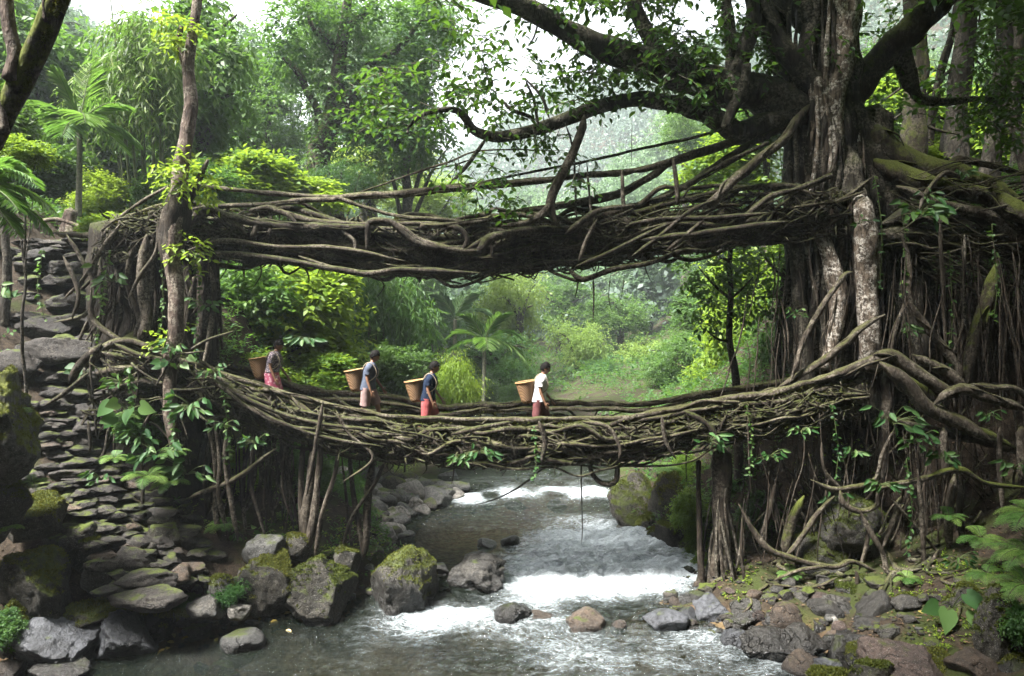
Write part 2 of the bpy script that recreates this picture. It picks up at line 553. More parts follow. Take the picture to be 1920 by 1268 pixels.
D, Mi, Li = (G(.018, .045, .010), G(.045, .095, .018), G(.11, .17, .03)), (G(.020, .058, .016), G(.045, .105, .026), G(.095, .165, .04)), (G(.055, .115, .014), G(.115, .19, .022), G(.20, .27, .035))
def st(t): return [(0.0, t[0]), (0.55, t[1]), (1.0, t[2])]
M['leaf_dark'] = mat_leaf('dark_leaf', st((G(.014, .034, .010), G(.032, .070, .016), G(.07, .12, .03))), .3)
M['leaf_mid'] = mat_leaf('green_leaf', st(Mi), .42)
M['leaf_fig'] = mat_leaf('fig_leaf', st((G(.016, .040, .010), G(.035, .08, .016), G(.07, .13, .025))), .38, rough=.34, tcol=(0.12, 0.24, 0.02))
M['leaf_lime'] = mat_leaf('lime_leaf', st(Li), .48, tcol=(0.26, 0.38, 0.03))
M['leaf_yellow'] = mat_leaf('yellow_green_leaf', st((G(.10, .165, .035), G(.17, .25, .05), G(.28, .35, .08))), .42, tcol=(0.27, 0.38, 0.06))
M['leaf_blue'] = mat_leaf('mist_paled_leaf', st((G(.055, .10, .055), G(.105, .17, .085), G(.17, .235, .115))), .35, tcol=(.18, .30, .12))  # paled in the colour itself, in place of thicker mist
M['leaf_bamboo'] = mat_leaf('bamboo_leaf', st((G(.035, .075, .018), G(.075, .135, .03), G(.15, .2, .05))), .42)
M['leaf_moss'] = mat_leaf('moss_tuft', st((G(.030, .040, .010), G(.062, .078, .016), G(.11, .118, .026))), .25, tcol=(.2, .2, .02), rough=.8, spec=.1)
M['leaf_fern'] = mat_leaf('fern_leaf', st((G(.06, .13, .03), G(.11, .21, .045), G(.18, .28, .07))), .45)
M['leaf_broad'] = mat_leaf('broad_glossy_leaf', st((G(.02, .06, .018), G(.045, .11, .03), G(.09, .16, .05))), .35, rough=.5, spec=.25)
M['leaf_fallen'] = mat_leaf('fallen_yellow_leaf', st((G(.3, .2, .05), G(.42, .33, .1), G(.5, .42, .2))), .2, tcol=(.4, .3, .05))
M['stem'] = mat_plain('green_stem', G(.06, .08, .025), .6)
M['culm'] = mat_plain('bamboo_culm', G(.06, .075, .03), .5, .4, 6)
M['palm_bark'] = mat_plain('palm_trunk', G(.12, .12, .085), .8, .35, 14)
# ---------------------------------------------------------------- ground and river
_yE = [-60, -26, -14, 8, 12.4, 13, 13.5, 14, 14.5, 15, 15.6, 16, 17, 18.5, 20, 21, 22, 24, 30, 40, 60, 100, 450]
_EL = [-2, -2, -7, -8.5, -9.0, -8.8, -8.2, -7.0, -5.6, -4.4, -3.0, -1.9, -1.9, -2.8, -3.2, -3.0, -1.7, -1.2, -1.2, -4.5, -11, -15, -60]
_ER = [-2.2, -2.2, 5, 5.6, 5.7, 5.6, 5.2, 4.4, 3.5, 2.9, 3.2, 3.7, 3.9, 3.8, 2.9, 2.9, 3.1, 3.3, 3.4, 1, -5, -10, -55]
def EL(Y): return np.interp(Y, _yE, _EL)
def ER(Y): return np.interp(Y, _yE, _ER)
def WL(Y): return np.interp(Y, [-60, 14.2, 16.2, 21.9, 22.5, 23.6, 24.2, 40, 100, 450], [0, 0, .38, .47, .58, .74, .92, 1.4, 2.0, 40])

_TX = [-260, -120, -60, -40, -25, -16, -12, -10, -8, -7, -6, -4, 0, 3, 4.5, 6, 7, 8, 10, 14, 20, 30, 50, 100, 260]
_TY = [-60, -20, 0, 8, 12, 13.5, 15, 16.5, 18, 19.5, 22, 26, 33, 45, 70, 120, 200, 320, 450]
_TZ = [
 #-260 -120  -60  -40  -25  -16  -12  -10   -8   -7    -6   -4    0    3    4.5   6    7     8    10   14   20   30   50  100  260
 [112, 100,  90,  82,  76,  72,  70,  69,  68,  68,   67, 66,  65,  65,  66,  67,   68,  69,  70,  72,  75,  80,  88,  98, 112],  # unseen valley end, raised to block sky light from the front
 [110,  80,  50,  36,  24,  13,   8,   6,   4,  3,   2.0,  .4,   0,   0,   .3,  1.5, 2.5,  4,   6,  10,  18,  28,  45,  70, 110],
 [110,  80,  45,  32,  20,   9,   5,   3,   1,  .6,   .4,  .2,   0,   0,   .2,  .5,  .8, 1.5,   3,   7,  14,  24,  40,  70, 110],
 [110,  80,  45,  30,  18, 6.5, 3.5, 1.8,  .4, .2,    .1,  .1,   0,   0,   .2,  .5,  .8, 1.2, 2.2,   5,  11,  20,  36,  70, 110],
 [110,  80,  45,  30,  18, 3.5, 1.6,  .9,  .2, .2,    .1,  .1,   0,   0,   .1,  .4,  .6,  .8, 1.5,   3,   9,  18,  34,  70, 110],
 [110,  80,  45,  30,  18, 4.5, 2.2, 1.3,  .6, .5,    .5,  .2,   0,   0,   .2,  .4,  .6,  .8, 1.4,   3,   9,  18,  34,  70, 110],
 [110,  80,  45,  30,  18, 5.6, 3.8, 2.9, 2.2, 1.6,  1.1,  .8,  .4,  .3,   .5,  .7,  .8,  .9, 1.5,   3,   9,  18,  34,  70, 110],
 [110,  80,  45,  31,  19, 7.5, 5.8, 4.7, 3.4, 2.6,  1.8, 1.1,  .5,  .4,   .7,  .9, 1.1, 1.3, 2.0,   4,   9,  18,  34,  70, 110],
 [110,  80,  46,  32,  20, 9.2, 7.2, 6.6, 6.0, 4.6,  3.0, 1.5,  .5,  .4,  1.0, 1.6, 2.6, 4.0, 5.2,   6,  10,  18,  34,  70, 110],
 [110,  80,  46,  32,  20,10.0, 8.3, 8.0, 7.4, 6.2,  4.0, .95,  .5,  .5,  1.6, 3.0, 4.6, 7.4, 8.6,   9,  12,  20,  36,  70, 110],
 [110,  80,  44,  26,  16,10.2, 8.6, 8.0, 6.4, 4.4,  2.2, .66,  .5,  .6,  2.0, 3.0, 4.4, 7.0, 9.4,10.2,11.5,  14,  24,  60, 110],
 [110,  80,  40,  22,  14, 9.4, 8.0, 6.6, 4.8, 3.4,  2.1, 1.05,  .8, 1.0,  2.2, 3.0, 3.8, 5.0, 6.6, 8.8,10.0,  13,  22,  55, 110],
 [110,  80,  38,  20,  12, 7.6, 5.6, 4.2, 3.0, 2.6,  2.2, 1.7, 1.3, 1.4,  1.8, 2.2, 2.5, 2.8, 3.4, 5.4, 7.6,  12,  22,  52, 110],
 [110,  80,  38,  18,   9, 5.0, 3.8, 3.2, 2.6, 2.3,  2.1, 1.9, 1.7, 1.8,  2.0, 2.2, 2.2, 2.3, 2.5, 3.4, 5.0,  11,  24,  54, 110],
 [110,  80,  38,  17,   7, 3.6, 3.0, 2.6, 2.4, 2.3,  2.2, 2.2, 2.2, 2.2,  2.2, 2.3, 2.4, 2.5, 2.8, 4.0, 6.4,  12,  26,  58, 110],
 [110,  78,  40,  18,   8, 4.0, 3.4, 3.2, 3.0, 3.0,  3.0, 3.0, 3.0, 3.0,  3.0, 3.0, 3.0, 3.2, 3.6, 4.6, 8.0,  16,  34,  70, 110],
 [110,  74,  40,  24,  14,  10,   9,   9,   9,  9,    9,   9,   9,   9,    9,   9,   9,   9,  10,  13,  20,  36,  62, 100, 110],
 [112,  80,  64,  62,  66,  72,  75,  77,  78, 79,   80,  81,  84,  86,   87,  88,  88,  89,  90,  92,  95, 100, 106, 112, 112],
 [114, 100,  98,  98, 100, 104, 106, 107, 107, 107, 108, 108, 108, 110,  110, 110, 110, 110, 110, 112, 112, 114, 114, 114, 114]]
_TZ = np.array(_TZ, float)
_TX = np.array(_TX, float); _TY = np.array(_TY, float)

STAIR = np.array([(-6.5, 13.7, 1.0), (-7.2, 14.3, 1.7), (-8.1, 15.0, 2.45), (-8.9, 15.6, 3.3), (-9.6, 16.2, 4.15), (-10.5, 17.1, 5.4), (-11.5, 18.2, 7.0), (-11.9, 19.0, 8.1)])
SP, st_t = resample(STAIR, .05)
def land(x, Y):
    """height of the bare ground"""
    x = np.asarray(x, float); Y = np.asarray(Y, float)
    i = np.clip(np.searchsorted(_TX, x) - 1, 0, len(_TX) - 2)
    j = np.clip(np.searchsorted(_TY, Y) - 1, 0, len(_TY) - 2)
    u = np.clip((x - _TX[i]) / (_TX[i + 1] - _TX[i]), 0, 1); v = np.clip((Y - _TY[j]) / (_TY[j + 1] - _TY[j]), 0, 1)
    z = (_TZ[j, i] * (1 - u) + _TZ[j, i + 1] * u) * (1 - v) + (_TZ[j + 1, i] * (1 - u) + _TZ[j + 1, i + 1] * u) * v
    dist = np.maximum(0, Y - 30)
    amp = .16 + .012 * dist + .02 * np.maximum(0, np.abs(x) - 15)
    fr = 1.0 / (1.6 + .06 * dist)
    q = np.stack([x * fr, Y * fr, np.zeros_like(x)], -1)
    z = z + np.minimum(amp, 9) * fbm(q, 3, 4) * 1.6
    m = (x > -14.5) & (x < -4.5) & (Y > 12) & (Y < 21)          # the trodden line of the stairway
    if m.any():
        xm, ym = x[m], Y[m]
        dd = np.sqrt((xm[:, None] - SP[None, ::3, 0]) ** 2 + (ym[:, None] - SP[None, ::3, 1]) ** 2)
        k = dd.argmin(1); t = sstep(1.5, .55, dd.min(1))
        z = z.copy(); z[m] = z[m] * (1 - t) + (SP[::3, 2][k] - .10) * t
    d = np.minimum(x - EL(Y), ER(Y) - x)          # >0 inside the river
    w = WL(Y)
    near = sstep(-1.3, 0.0, d)
    z = z * (1 - near) + np.minimum(z, w - .02) * near
    dep = .28 + .35 * sstep(0, 1.5, d) + .25 * sstep(1.5, 3.0, d)
    z = np.where(d > 0, np.minimum(z, w - .05 - dep * sstep(0, .9, d)), z)
    return z

def gz(x, Y): return float(land(np.array([x]), np.array([Y]))[0])

def _axis(lo, a, b, hi, step, g=1.17):
    m = list(np.arange(a, b + 1e-6, step))
    s, v = step, b
    while v < hi: s = min(s * g, 14); v = min(hi, v + s); m.append(v)
    s, v, l = step, a, []
    while v > lo: s = min(s * g, 14); v = max(lo, v - s); l.append(v)
    return np.array(l[::-1] + m)

def sheet(xs, ys, zf, mask=None):
    X, Yv = np.meshgrid(xs, ys)
    Z = zf(X, Yv)
    V = np.stack([X, Yv, Z], -1).reshape(-1, 3)
    nx, ny = len(xs), len(ys)
    i = (np.arange(ny - 1)[:, None] * nx + np.arange(nx - 1)[None, :]).ravel()
    Fq = np.stack([i, i + 1, i + nx + 1, i + nx], -1)
    if mask is not None:
        keep = mask(X, Yv).ravel()
        Fq = Fq[keep[Fq].any(1)]
    return V, Fq

k = NT('forest_floor')
p = k.pos()
n1 = k.noise(p, .9, 6, .62, .5); n2 = k.noise(p, 7, 6, .68); n3 = k.noise(p, 38, 4, .65)
col = k.mix(k.rng(n2, .3, .7), (.013, .009, .006), (.046, .034, .023))
col = k.mix(k.rng(n3, .52, .7, 0, .7), col, (.11, .08, .05))
mm = k.math('ADD', k.math('MULTIPLY', k.up(), .35), n1)
col = k.mix(k.rng(mm, .76, .92, 0, .85), col, k.mix(k.noise(p, 22, 4, .7), (.016, .024, .006), (.05, .066, .013)))
sp = k.n("ShaderNodeSeparateXYZ"); k.t.links.new(p, sp.inputs[0])
wz = k.rng(k.math('SUBTRACT', sp.outputs[2], k.math('MULTIPLY', n1, .3)), -.2, .35, 1, 0)
col = k.mix(k.math('MULTIPLY', wz, .8), col, k.mix(k.rng(n2, .35, .65), (.085, .052, .027), (.21, .14, .08)))
M['ground'] = k.done(k.bsdf(col, .9, .2, k.bump(k.math('ADD', n2, k.math('MULTIPLY', n3, .6)), .8, .08)))

gm = MB()
gm.add(*sheet(_axis(-250, -15, 15, 250, .16), _axis(-58, 11.5, 26, 430, .16), land))
tag(gm.build('ground', M['ground']), kind='structure')

# ---- water: real ripples in the sheet, foam where it breaks, sky glints painted pale
def foam_glint_at(x, Y):
    """share of foam here, with sky glints painted in as foam"""
    q = np.stack([x * .8, Y * .9, np.zeros_like(x)], -1)
    w1 = 15.35 + .25 * np.sin(x * .9) + .12 * (x - 1) + .35 * vnoise(q * 1.3, 71)             # the small fall below the bridge
    casc = np.exp(-((Y - w1) / .75) ** 2) * sstep(-3.6, -1.6, x) * sstep(4.2, 1.4, x)
    casc = casc * (.75 + .5 * vnoise(q * 1.6, 5))
    rap = np.exp(-((Y - 22.9 - .5 * vnoise(q * .9, 61)) / .6) ** 2) * (.55 + .9 * vnoise(q * 1.9, 62))
    mid = .84 * sstep(15, 16.5, Y) * sstep(22, 19, Y) * sstep(-1.6, 1.0, x - .25 * (Y - 16)) * (1 + .8 * fbm(q, 8, 3))  # mid and low also paint sky sparkle on the ripples
    low = .32 * sstep(15, 14, Y) * (.35 + .65 * sstep(-1.6, 1.6, x)) * sstep(-5.5, -3, x) * (1 + .9 * fbm(q, 12, 3))
    return np.clip(casc * .70 + rap + mid + low, 0, 1.3)

def water_z(x, Y):
    w = WL(Y) + .02 * (x * 0)
    fm = foam_glint_at(x, Y)
    rough = .35 + .9 * np.clip(fm, 0, 1)
    calm = sstep(EL(Y) + .1, EL(Y) + 2.6, x)
    q = np.stack([x, Y, 0 * x], -1)
    wx = x + .35 * fbm(q * .8, 21, 2); wy = Y + .35 * fbm(q * .8, 22, 2)
    q2 = np.stack([wx * .85, wy * 1.9, 0 * x], -1)
    h = .065 * fbm(q2, 30, 2) + .045 * (1 - np.abs(fbm(q2 * 2.3, 33, 2)) * 2.2) + .022 * (1 - 2.4 * np.abs(fbm(q2 * 5.1, 36, 2)))
    h = h + .05 * np.clip(fm, 0, 1) * fbm(q * 4.5, 40, 3)
    return w + h * rough * (.30 + .70 * calm) * 1.9

k = NT('stream_water')
p = k.pos()
at = k.n("ShaderNodeAttribute", {'attribute_name': 'var'})
mp = k.n("ShaderNodeMapping"); k.t.links.new(p, mp.inputs[0]); mp.inputs['Scale'].default_value = (1, 2.6, 1)
r1 = k.noise(mp.outputs[0], 4.5, 4, .6, .8); r2 = k.noise(mp.outputs[0], 15, 3, .6, .4)
nb = k.bump(k.math('ADD', r1, k.math('MULTIPLY', r2, .4)), 1.0, .16)
fr = k.n("ShaderNodeFresnel", None, IOR=1.42, Normal=nb)
gl = k.n("ShaderNodeBsdfGlossy", None, Roughness=.06, Normal=nb)
body = k.n("ShaderNodeBsdfDiffuse"); body.inputs[0].default_value = (.012, .018, .010, 1)
tr = k.n("ShaderNodeBsdfTransparent"); tr.inputs[0].default_value = (.72, .74, .62, 1)
fn = k.noise(mp.outputs[0], 5.5, 7, .72, 1.6); fn2 = k.noise(p, 26, 4, .7)
fn0 = k.noise(mp.outputs[0], 1.7, 6, .68, 1.2)
milk_sheen = k.rng(k.math('ADD', at.outputs['Fac'], k.math('ADD', k.math('MULTIPLY', k.math('SUBTRACT', fn, .5), .9), k.math('MULTIPLY', k.math('SUBTRACT', fn0, .5), .9))), .08, .80)
k.t.links.new(k.mix(milk_sheen, (.012, .018, .011), (.40, .45, .47)), body.inputs[0])  # reflected sky painted in with the pale aerated water
k.t.links.new(nb, body.inputs['Normal'])
m1 = k.n("ShaderNodeMixShader"); k.t.links.new(k.math('ADD', k.math('MULTIPLY', milk_sheen, .55), .42), m1.inputs[0])
k.t.links.new(tr.outputs[0], m1.inputs[1]); k.t.links.new(body.outputs[0], m1.inputs[2])
m2 = k.n("ShaderNodeMixShader"); k.t.links.new(fr.outputs[0], m2.inputs[0]); k.t.links.new(m1.outputs[0], m2.inputs[1]); k.t.links.new(gl.outputs[0], m2.inputs[2])
fa = k.math('ADD', k.math('MULTIPLY', fn, .95), k.math('MULTIPLY', fn2, .42))
thr = k.math('SUBTRACT', 1.02, k.math('MULTIPLY', at.outputs['Fac'], .62))
dense = k.rng(k.math('SUBTRACT', fa, thr), .04, .55)
wv = k.n("ShaderNodeVectorMath", {'operation': 'ADD'}); k.t.links.new(mp.outputs[0], wv.inputs[0])
nz = k.n("ShaderNodeTexNoise", None, Scale=1.6, Detail=4.0); k.t.links.new(mp.outputs[0], nz.inputs['Vector'])
sc_ = k.n("ShaderNodeVectorMath", {'operation': 'SCALE'}); k.t.links.new(nz.outputs['Color'], sc_.inputs[0]); sc_.inputs['Scale'].default_value = .9
k.t.links.new(sc_.outputs[0], wv.inputs[1])
fils = []
for s_ in (2.6, 6.5):
    vo = k.n("ShaderNodeTexVoronoi", {'feature': 'DISTANCE_TO_EDGE'}, Scale=s_); k.t.links.new(wv.outputs[0], vo.inputs['Vector'])
    wd = k.math('ADD', k.math('MULTIPLY', at.outputs['Fac'], .13), k.math('MULTIPLY', k.math('SUBTRACT', fn, .5), .3))
    ratio = k.math('DIVIDE', vo.outputs['Distance'], k.math('MAXIMUM', wd, .012))
    fils.append(k.math('MULTIPLY', k.rng(ratio, .25, 1.0, 1, 0), k.rng(at.outputs['Fac'], .08, .55)))
fil = k.math('MULTIPLY', k.math('MAXIMUM', fils[0], k.math('MULTIPLY', fils[1], .8)), .22)
fmask = k.math('MULTIPLY', k.math('MAXIMUM', dense, fil), .9)
fo = k.n("ShaderNodeBsdfDiffuse"); fo.inputs[0].default_value = (.74, .79, .82, 1)
m3 = k.n("ShaderNodeMixShader"); k.t.links.new(fmask, m3.inputs[0]); k.t.links.new(m2.outputs[0], m3.inputs[1]); k.t.links.new(fo.outputs[0], m3.inputs[2])
M['water'] = k.done(m3.outputs[0])
V, Fq = sheet(_axis(-70, -10, 6, 20, .055, 1.25), _axis(-56, 11.4, 25, 110, .055, 1.25), water_z, lambda x, Y: (x > EL(Y) - 1.2) & (x < ER(Y) + 1.2))
wm = MB(); wm.add(V, Fq, foam_glint_at(V[:, 0].astype(float), V[:, 1].astype(float)))
tag(wm.build('river_water', M['water']), kind='structure')
# ---------------------------------------------------------------- living root bridges
def curve_px(pts, Y):
    """control points given as (px, py) at distance Y (number or list)"""
    Y = np.broadcast_to(np.asarray(Y, float), (len(pts),))
    return np.array([P(a, b, y) for (a, b), y in zip(pts, Y)])

def arc(pts):
    C, _ = resample(pts, .1)
    s = np.concatenate([[0], np.cumsum(np.linalg.norm(np.diff(C, axis=0), axis=1))])
    return C, s / s[-1], s[-1]

class Deck:
    """centre line of a bridge with a (sideways, up) frame"""
    def __init__(self, pts):
        self.C, self.s, self.len = arc(pts)
    def at(self, u, side, up):
        u = np.asarray(u, float)
        c = np.stack([np.interp(u, self.s, self.C[:, i]) for i in range(3)], -1)
        e = .01
        a = np.stack([np.interp(np.clip(u + e, 0, 1), self.s, self.C[:, i]) for i in range(3)], -1) - np.stack([np.interp(np.clip(u - e, 0, 1), self.s, self.C[:, i]) for i in range(3)], -1)
        a[..., 2] = 0
        a = nrm(a)
        lat = np.stack([a[..., 1], -a[..., 0], 0 * a[..., 0]], -1)     # towards the camera
        return c + lat * np.asarray(side, float)[..., None] + np.array([0, 0, 1.0]) * np.asarray(up, float)[..., None]

def slab(mb, dk, prof, nu, seed, amp=.12, taper=None):
    u = np.linspace(0, 1, nu)
    rings = []
    a = np.array(prof, float)
    m = 4
    a = np.concatenate([np.linspace(a[i], a[(i + 1) % len(a)], m, endpoint=False) for i in range(len(a))])
    for q in u:
        pts = dk.at(np.full(len(a), q), a[:, 0], a[:, 1] * (1 if taper is None else taper(q)))
        rings.append(pts)
    Rg = np.array(rings)
    d = np.stack([fbm(Rg * 2.0 + 13 * i, seed + i, 4) for i in range(3)], -1)
    Rg = Rg + d * amp * 1.7
    loft(mb, list(Rg))

def strand(dk, u0, u1, sfun, vfun, seed, n=None, wa=.09, wl=.9):
    n = n or max(5, int(abs(u1 - u0) * dk.len / .45))
    u = np.linspace(u0, u1, n)
    L = u * dk.len
    q = np.stack([L * wl, np.full(n, seed * 7.7), np.zeros(n)], -1)
    side = sfun(u) + wa * fbm(q, seed, 2) * 1.5
    up = vfun(u) + wa * fbm(q + 50, seed + 1, 2) * 1.8
    return dk.at(u, side, up)

def weave(root, dk, hw, v_lo, v_hi, n_long, n_wrap, n_stub, rs, mats, rad=(.03, .07), near=True, bulge=.12, umin=0., umax=1., cover=.6, n_own=40):
    """the side wall of a bridge: roots running along it, roots wound round it and broken stubs"""
    sg = 1 if near else -1
    allr = []
    for i in range(n_long):
        v = v_lo + (v_hi - v_lo) * (i + .5 * rs.rand()) / n_long
        ln = rs.uniform(cover * .4, cover) if rs.rand() < .8 else 1.0
        a = rs.uniform(umin, max(umin, umax - ln)); b = min(umax, a + ln)
        r = rs.uniform(*rad) * (1.25 if v > v_hi - .15 else 1)
        sl = rs.uniform(-.22, .22)
        s0 = hw + bulge * math.sin(math.pi * (v - v_lo) / (v_hi - v_lo)) + rs.uniform(-.07, .09)
        pts = strand(dk, a, b, lambda u: sg * (s0 + 0 * u), lambda u: np.clip(v + sl * (u - a) / max(b - a, .01), v_lo - .05, v_hi + .02), rs.randint(9999), wa=rs.uniform(.06, .24), wl=rs.uniform(.8, 2.2))
        allr.append((r * (b - a) + .01 * rs.rand(), pts, [r * .75, r * 1.1, r, r * .6], .5, 'along'))
    for i in range(n_wrap):
        u0 = rs.uniform(umin, umax); dr = rs.uniform(-.07, .07)
        r = rs.uniform(.007, .034)
        va, vb = rs.uniform(v_hi - .5, v_hi + .04), rs.uniform(v_lo - .12, v_lo + .45)
        m = 5
        vv = np.linspace(va, vb, m); uu = u0 + dr * np.linspace(0, 1, m) + .006 * rs.randn(m)
        ss = hw + bulge * np.sin(np.pi * np.clip((vv - v_lo) / (v_hi - v_lo), 0, 1)) + rs.uniform(.02, .12) + .03 * rs.randn(m)
        pts = dk.at(np.clip(uu, 0, 1), sg * ss, vv)
        if rs.rand() < .5:     # carries on under the deck
            pts = np.vstack([pts, dk.at(np.clip(uu[-1:] + dr * .3, 0, 1), sg * ss[-1:] * .3, np.array([v_lo - .1]))])
        allr.append((r * .1, pts, [r * .8, r * 1.1, r * .8], .3, 'round'))
    for i in range(n_stub):
        u0 = rs.uniform(umin, umax); v0 = rs.uniform(v_lo, v_hi)
        r = rs.uniform(.01, .028); l = rs.uniform(.12, .4)
        p0 = dk.at(np.array(u0), np.array(sg * (hw + bulge)), np.array(v0))
        d = nrm(np.array([rs.randn(), -sg * .9, rs.randn() * .8])) * l
        allr.append((0, np.array([p0, p0 + d * .5 + rs.randn(3) * .03, p0 + d + np.array([0, 0, -.05])]), [r, r * .8, r * .3], .3, 'stub'))
    allr.sort(key=lambda t: -t[0])
    rest = MB()
    for n, (_, pts, rr, wob, kind) in enumerate(allr):
        seg = 6 if n < 60 else 5
        if n < n_own:
            mb = MB(); tube(mb, pts, rr, seg, .12, .03, .38, 5.0)
            mb.build('woven_root', mats[n % len(mats)], root)
        else:
            tube(rest, pts, rr, seg, .14 if kind != 'stub' else .1, .03, .38, 5.0)
    return rest

def own(root, name, mat, pts, r, seg=7, step=None, wob=.03, lump=.26, lf=4.0, **kw):
    mb = MB()
    r = np.atleast_1d(np.asarray(r, float))
    if name in ('aerial_root', 'surface_root', 'root', 'woven_root', 'rail_post_root', 'suspended_root', 'hanging_root') and len(pts) > 1:
        t = np.linspace(0, 1, 24)     # thins out at both ends
        env = np.minimum(1, np.minimum(.22 + t / .16, .22 + (1 - t) / .16))
        r = np.interp(t, np.linspace(0, 1, len(r)), r) * env if len(r) > 1 else r[0] * env
    if name in ('handrail_root', 'surface_root', 'suspended_root', 'aerial_root') and lump > .15 and r.max() < .11:
        seg, step, lump, lf = seg + 3, min(step or .1, .075), lump * 1.25, 8.0      # knots and swellings
    C = tube(mb, pts, r, seg, step, wob, lump, lf, **kw)
    if name in ('handrail_root', 'surface_root', 'limb') and r.max() > .045:
        _twine(mb, C, np.interp(np.linspace(0, 1, len(C)), np.linspace(0, 1, len(r)), r), 3 if r.max() < .15 else 5)
    return mb.build(name, mat, root)

_tw = np.random.RandomState(97)
def _twine(mb, C, r, n):
    """thinner strands grown on to a root, winding slowly round it"""
    if len(C) < 8: return
    T, N, B = frames(C)
    for i in range(n):
        a, b = sorted(_tw.choice(len(C), 2, replace=False))
        if b - a < 6: continue
        k = np.arange(a, b + 1)
        an = _tw.uniform(0, 6.28) + np.linspace(0, _tw.uniform(-3, 3), len(k)) + .4 * np.sin(k * .5 + i)
        off = r[k] * (1.0 + .12 * np.sin(k * .8 + i * 2))
        q = C[k] + (N[k] * np.cos(an)[:, None] + B[k] * np.sin(an)[:, None]) * off[:, None]
        w = min(.032, max(.008, r[k].mean() * _tw.uniform(.18, .36)))
        tube(mb, q[::2] if len(q) > 12 else q, [w * .4, w, w * .8, w * .3], 5, .12, .01, .3, 6)

# ---- lower bridge -------------------------------------------------
NEAR_L = [(215, 640), (300, 664), (372, 684), (450, 711), (550, 742), (650, 767), (760, 783), (860, 788), (960, 787), (1060, 786), (1160, 784), (1260, 767), (1360, 747), (1450, 736), (1540, 712), (1620, 694)]
rail = curve_px(NEAR_L, np.linspace(15.5, 15.6, len(NEAR_L)))
low = Deck(rail + np.array([0, .78, -.55]))            # walking surface, centre
LB = thing('living_root_bridge', low.at(np.array(.5), np.array(0.), np.array(0.)),
           'lower living root bridge sagging over the stream with four basket carriers walking on it', 'bridge', 'living root bridges')
rs = np.random.RandomState(11)
mb = MB(); slab(mb, low, [(-.62, .02), (0, -.03), (.6, .02), (.62, -.16), (.45, -.3), (0, -.36), (-.45, -.3), (-.62, -.16)], 110, 5, .13)
mb.build('deck', M['core'], LB)
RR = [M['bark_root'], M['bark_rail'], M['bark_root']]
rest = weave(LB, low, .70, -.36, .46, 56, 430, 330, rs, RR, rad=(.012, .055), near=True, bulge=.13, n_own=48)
r2 = weave(LB, low, .72, -.40, .44, 26, 60, 20, rs, RR, rad=(.025, .055), near=False, bulge=.08, n_own=8)
for a in ('V', 'A'): getattr(rest, a).extend(getattr(r2, a))
rest.F.extend([f + rest.n for f in r2.F]); rest.n += r2.n
# matted rootlets over and under the deck
for i in range(300):
    u = rs.rand(); s = rs.uniform(-.75, .8)
    under = rs.rand() < .7
    v = -.37 + rs.uniform(-.06, .1) if under else .03
    d = rs.uniform(-.04, .04)
    r_ = rs.uniform(.012, .035)
    uu = np.clip(u + np.linspace(-1, 1, 5) * d, 0, 1)
    tube(rest, low.at(uu, s + rs.uniform(-.4, .4) * np.linspace(-1, 1, 5), v + .05 * rs.randn(5)), [r_ * .6, r_, r_ * .5], 5, .15, .03)
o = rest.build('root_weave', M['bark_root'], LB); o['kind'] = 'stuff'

railm = M['bark_rail']
own(LB, 'handrail_root', railm, rail + np.array([0, .02, 0]), [.055, .045, .05, .045, .055, .05, .065, .08, .08], 9, .12, .05)
own(LB, 'handrail_root', railm, rail + np.array([0, .10, -.10]), [.05, .05, .06, .045, .05, .06, .07], 8, .14, .10)
own(LB, 'handrail_root', M['bark_root'], rail + np.array([0, -.06, -.2]), [.05, .045, .05, .04, .05, .06], 8, .14, .12)
far = [(360, 672), (470, 696), (545, 722), (600, 738), (660, 741), (740, 748), (830, 765), (880, 760), (1000, 757), (1100, 756), (1210, 754), (1300, 741), (1400, 727), (1490, 712), (1560, 690)]
farp = curve_px(far, 17.05)
own(LB, 'handrail_root', M['bark_root'], farp, [.07, .08, .07, .075, .065, .07, .08], 8, .14, .05)
own(LB, 'handrail_root', railm, farp + np.array([.0, -.06, -.17]), [.05, .06, .055, .05, .06], 8, .14, .09)
own(LB, 'handrail_root', M['bark_root'], farp + np.array([.0, .05, -.36]), [.05, .06, .055, .05, .06], 8, .14, .09)
# posts and struts between the rails and the deck
for i in range(40):
    u = rs.uniform(.02, .98)
    s = -.74 if i % 2 else .78
    h = rs.uniform(.38, .6)
    r_ = rs.uniform(.02, .045)
    own(LB, 'rail_post_root', RR[i % 3], low.at(np.array([u, u + .006, u + rs.uniform(-.02, .02)]), np.array([s * .9, s * 1.08, s]), np.array([-.25, .2, h])), [r_, r_ * .8, r_ * .7], 6, .12)
# named diagonals seen on the near wall
for pts, r_ in [([(575, 930), (598, 800), (606, 752)], .05), ([(470, 760), (520, 790), (590, 815), (660, 830), (720, 838)], .045),
                ([(630, 770), (655, 815), (700, 860), (640, 905)], .035), ([(1285, 772), (1330, 800), (1350, 850)], .07), ([(1090, 790), (1140, 800), (1165, 840), (1160, 862)], .05),
                ([(1010, 790), (1022, 830), (1015, 868)], .06), ([(845, 815), (925, 800), (960, 792)], .05), ([(1240, 778), (1250, 830), (1268, 862)], .05),
                ([(365, 690), (420, 730), (470, 770), (540, 800), (600, 805)], .06), ([(380, 700), (470, 750), (560, 785), (650, 800), (760, 815)], .05)]:
    own(LB, 'woven_root', RR[len(pts) % 3], curve_px(pts, 15.2), [r_, r_ * .9, r_ * .6], 7, .1, .03)
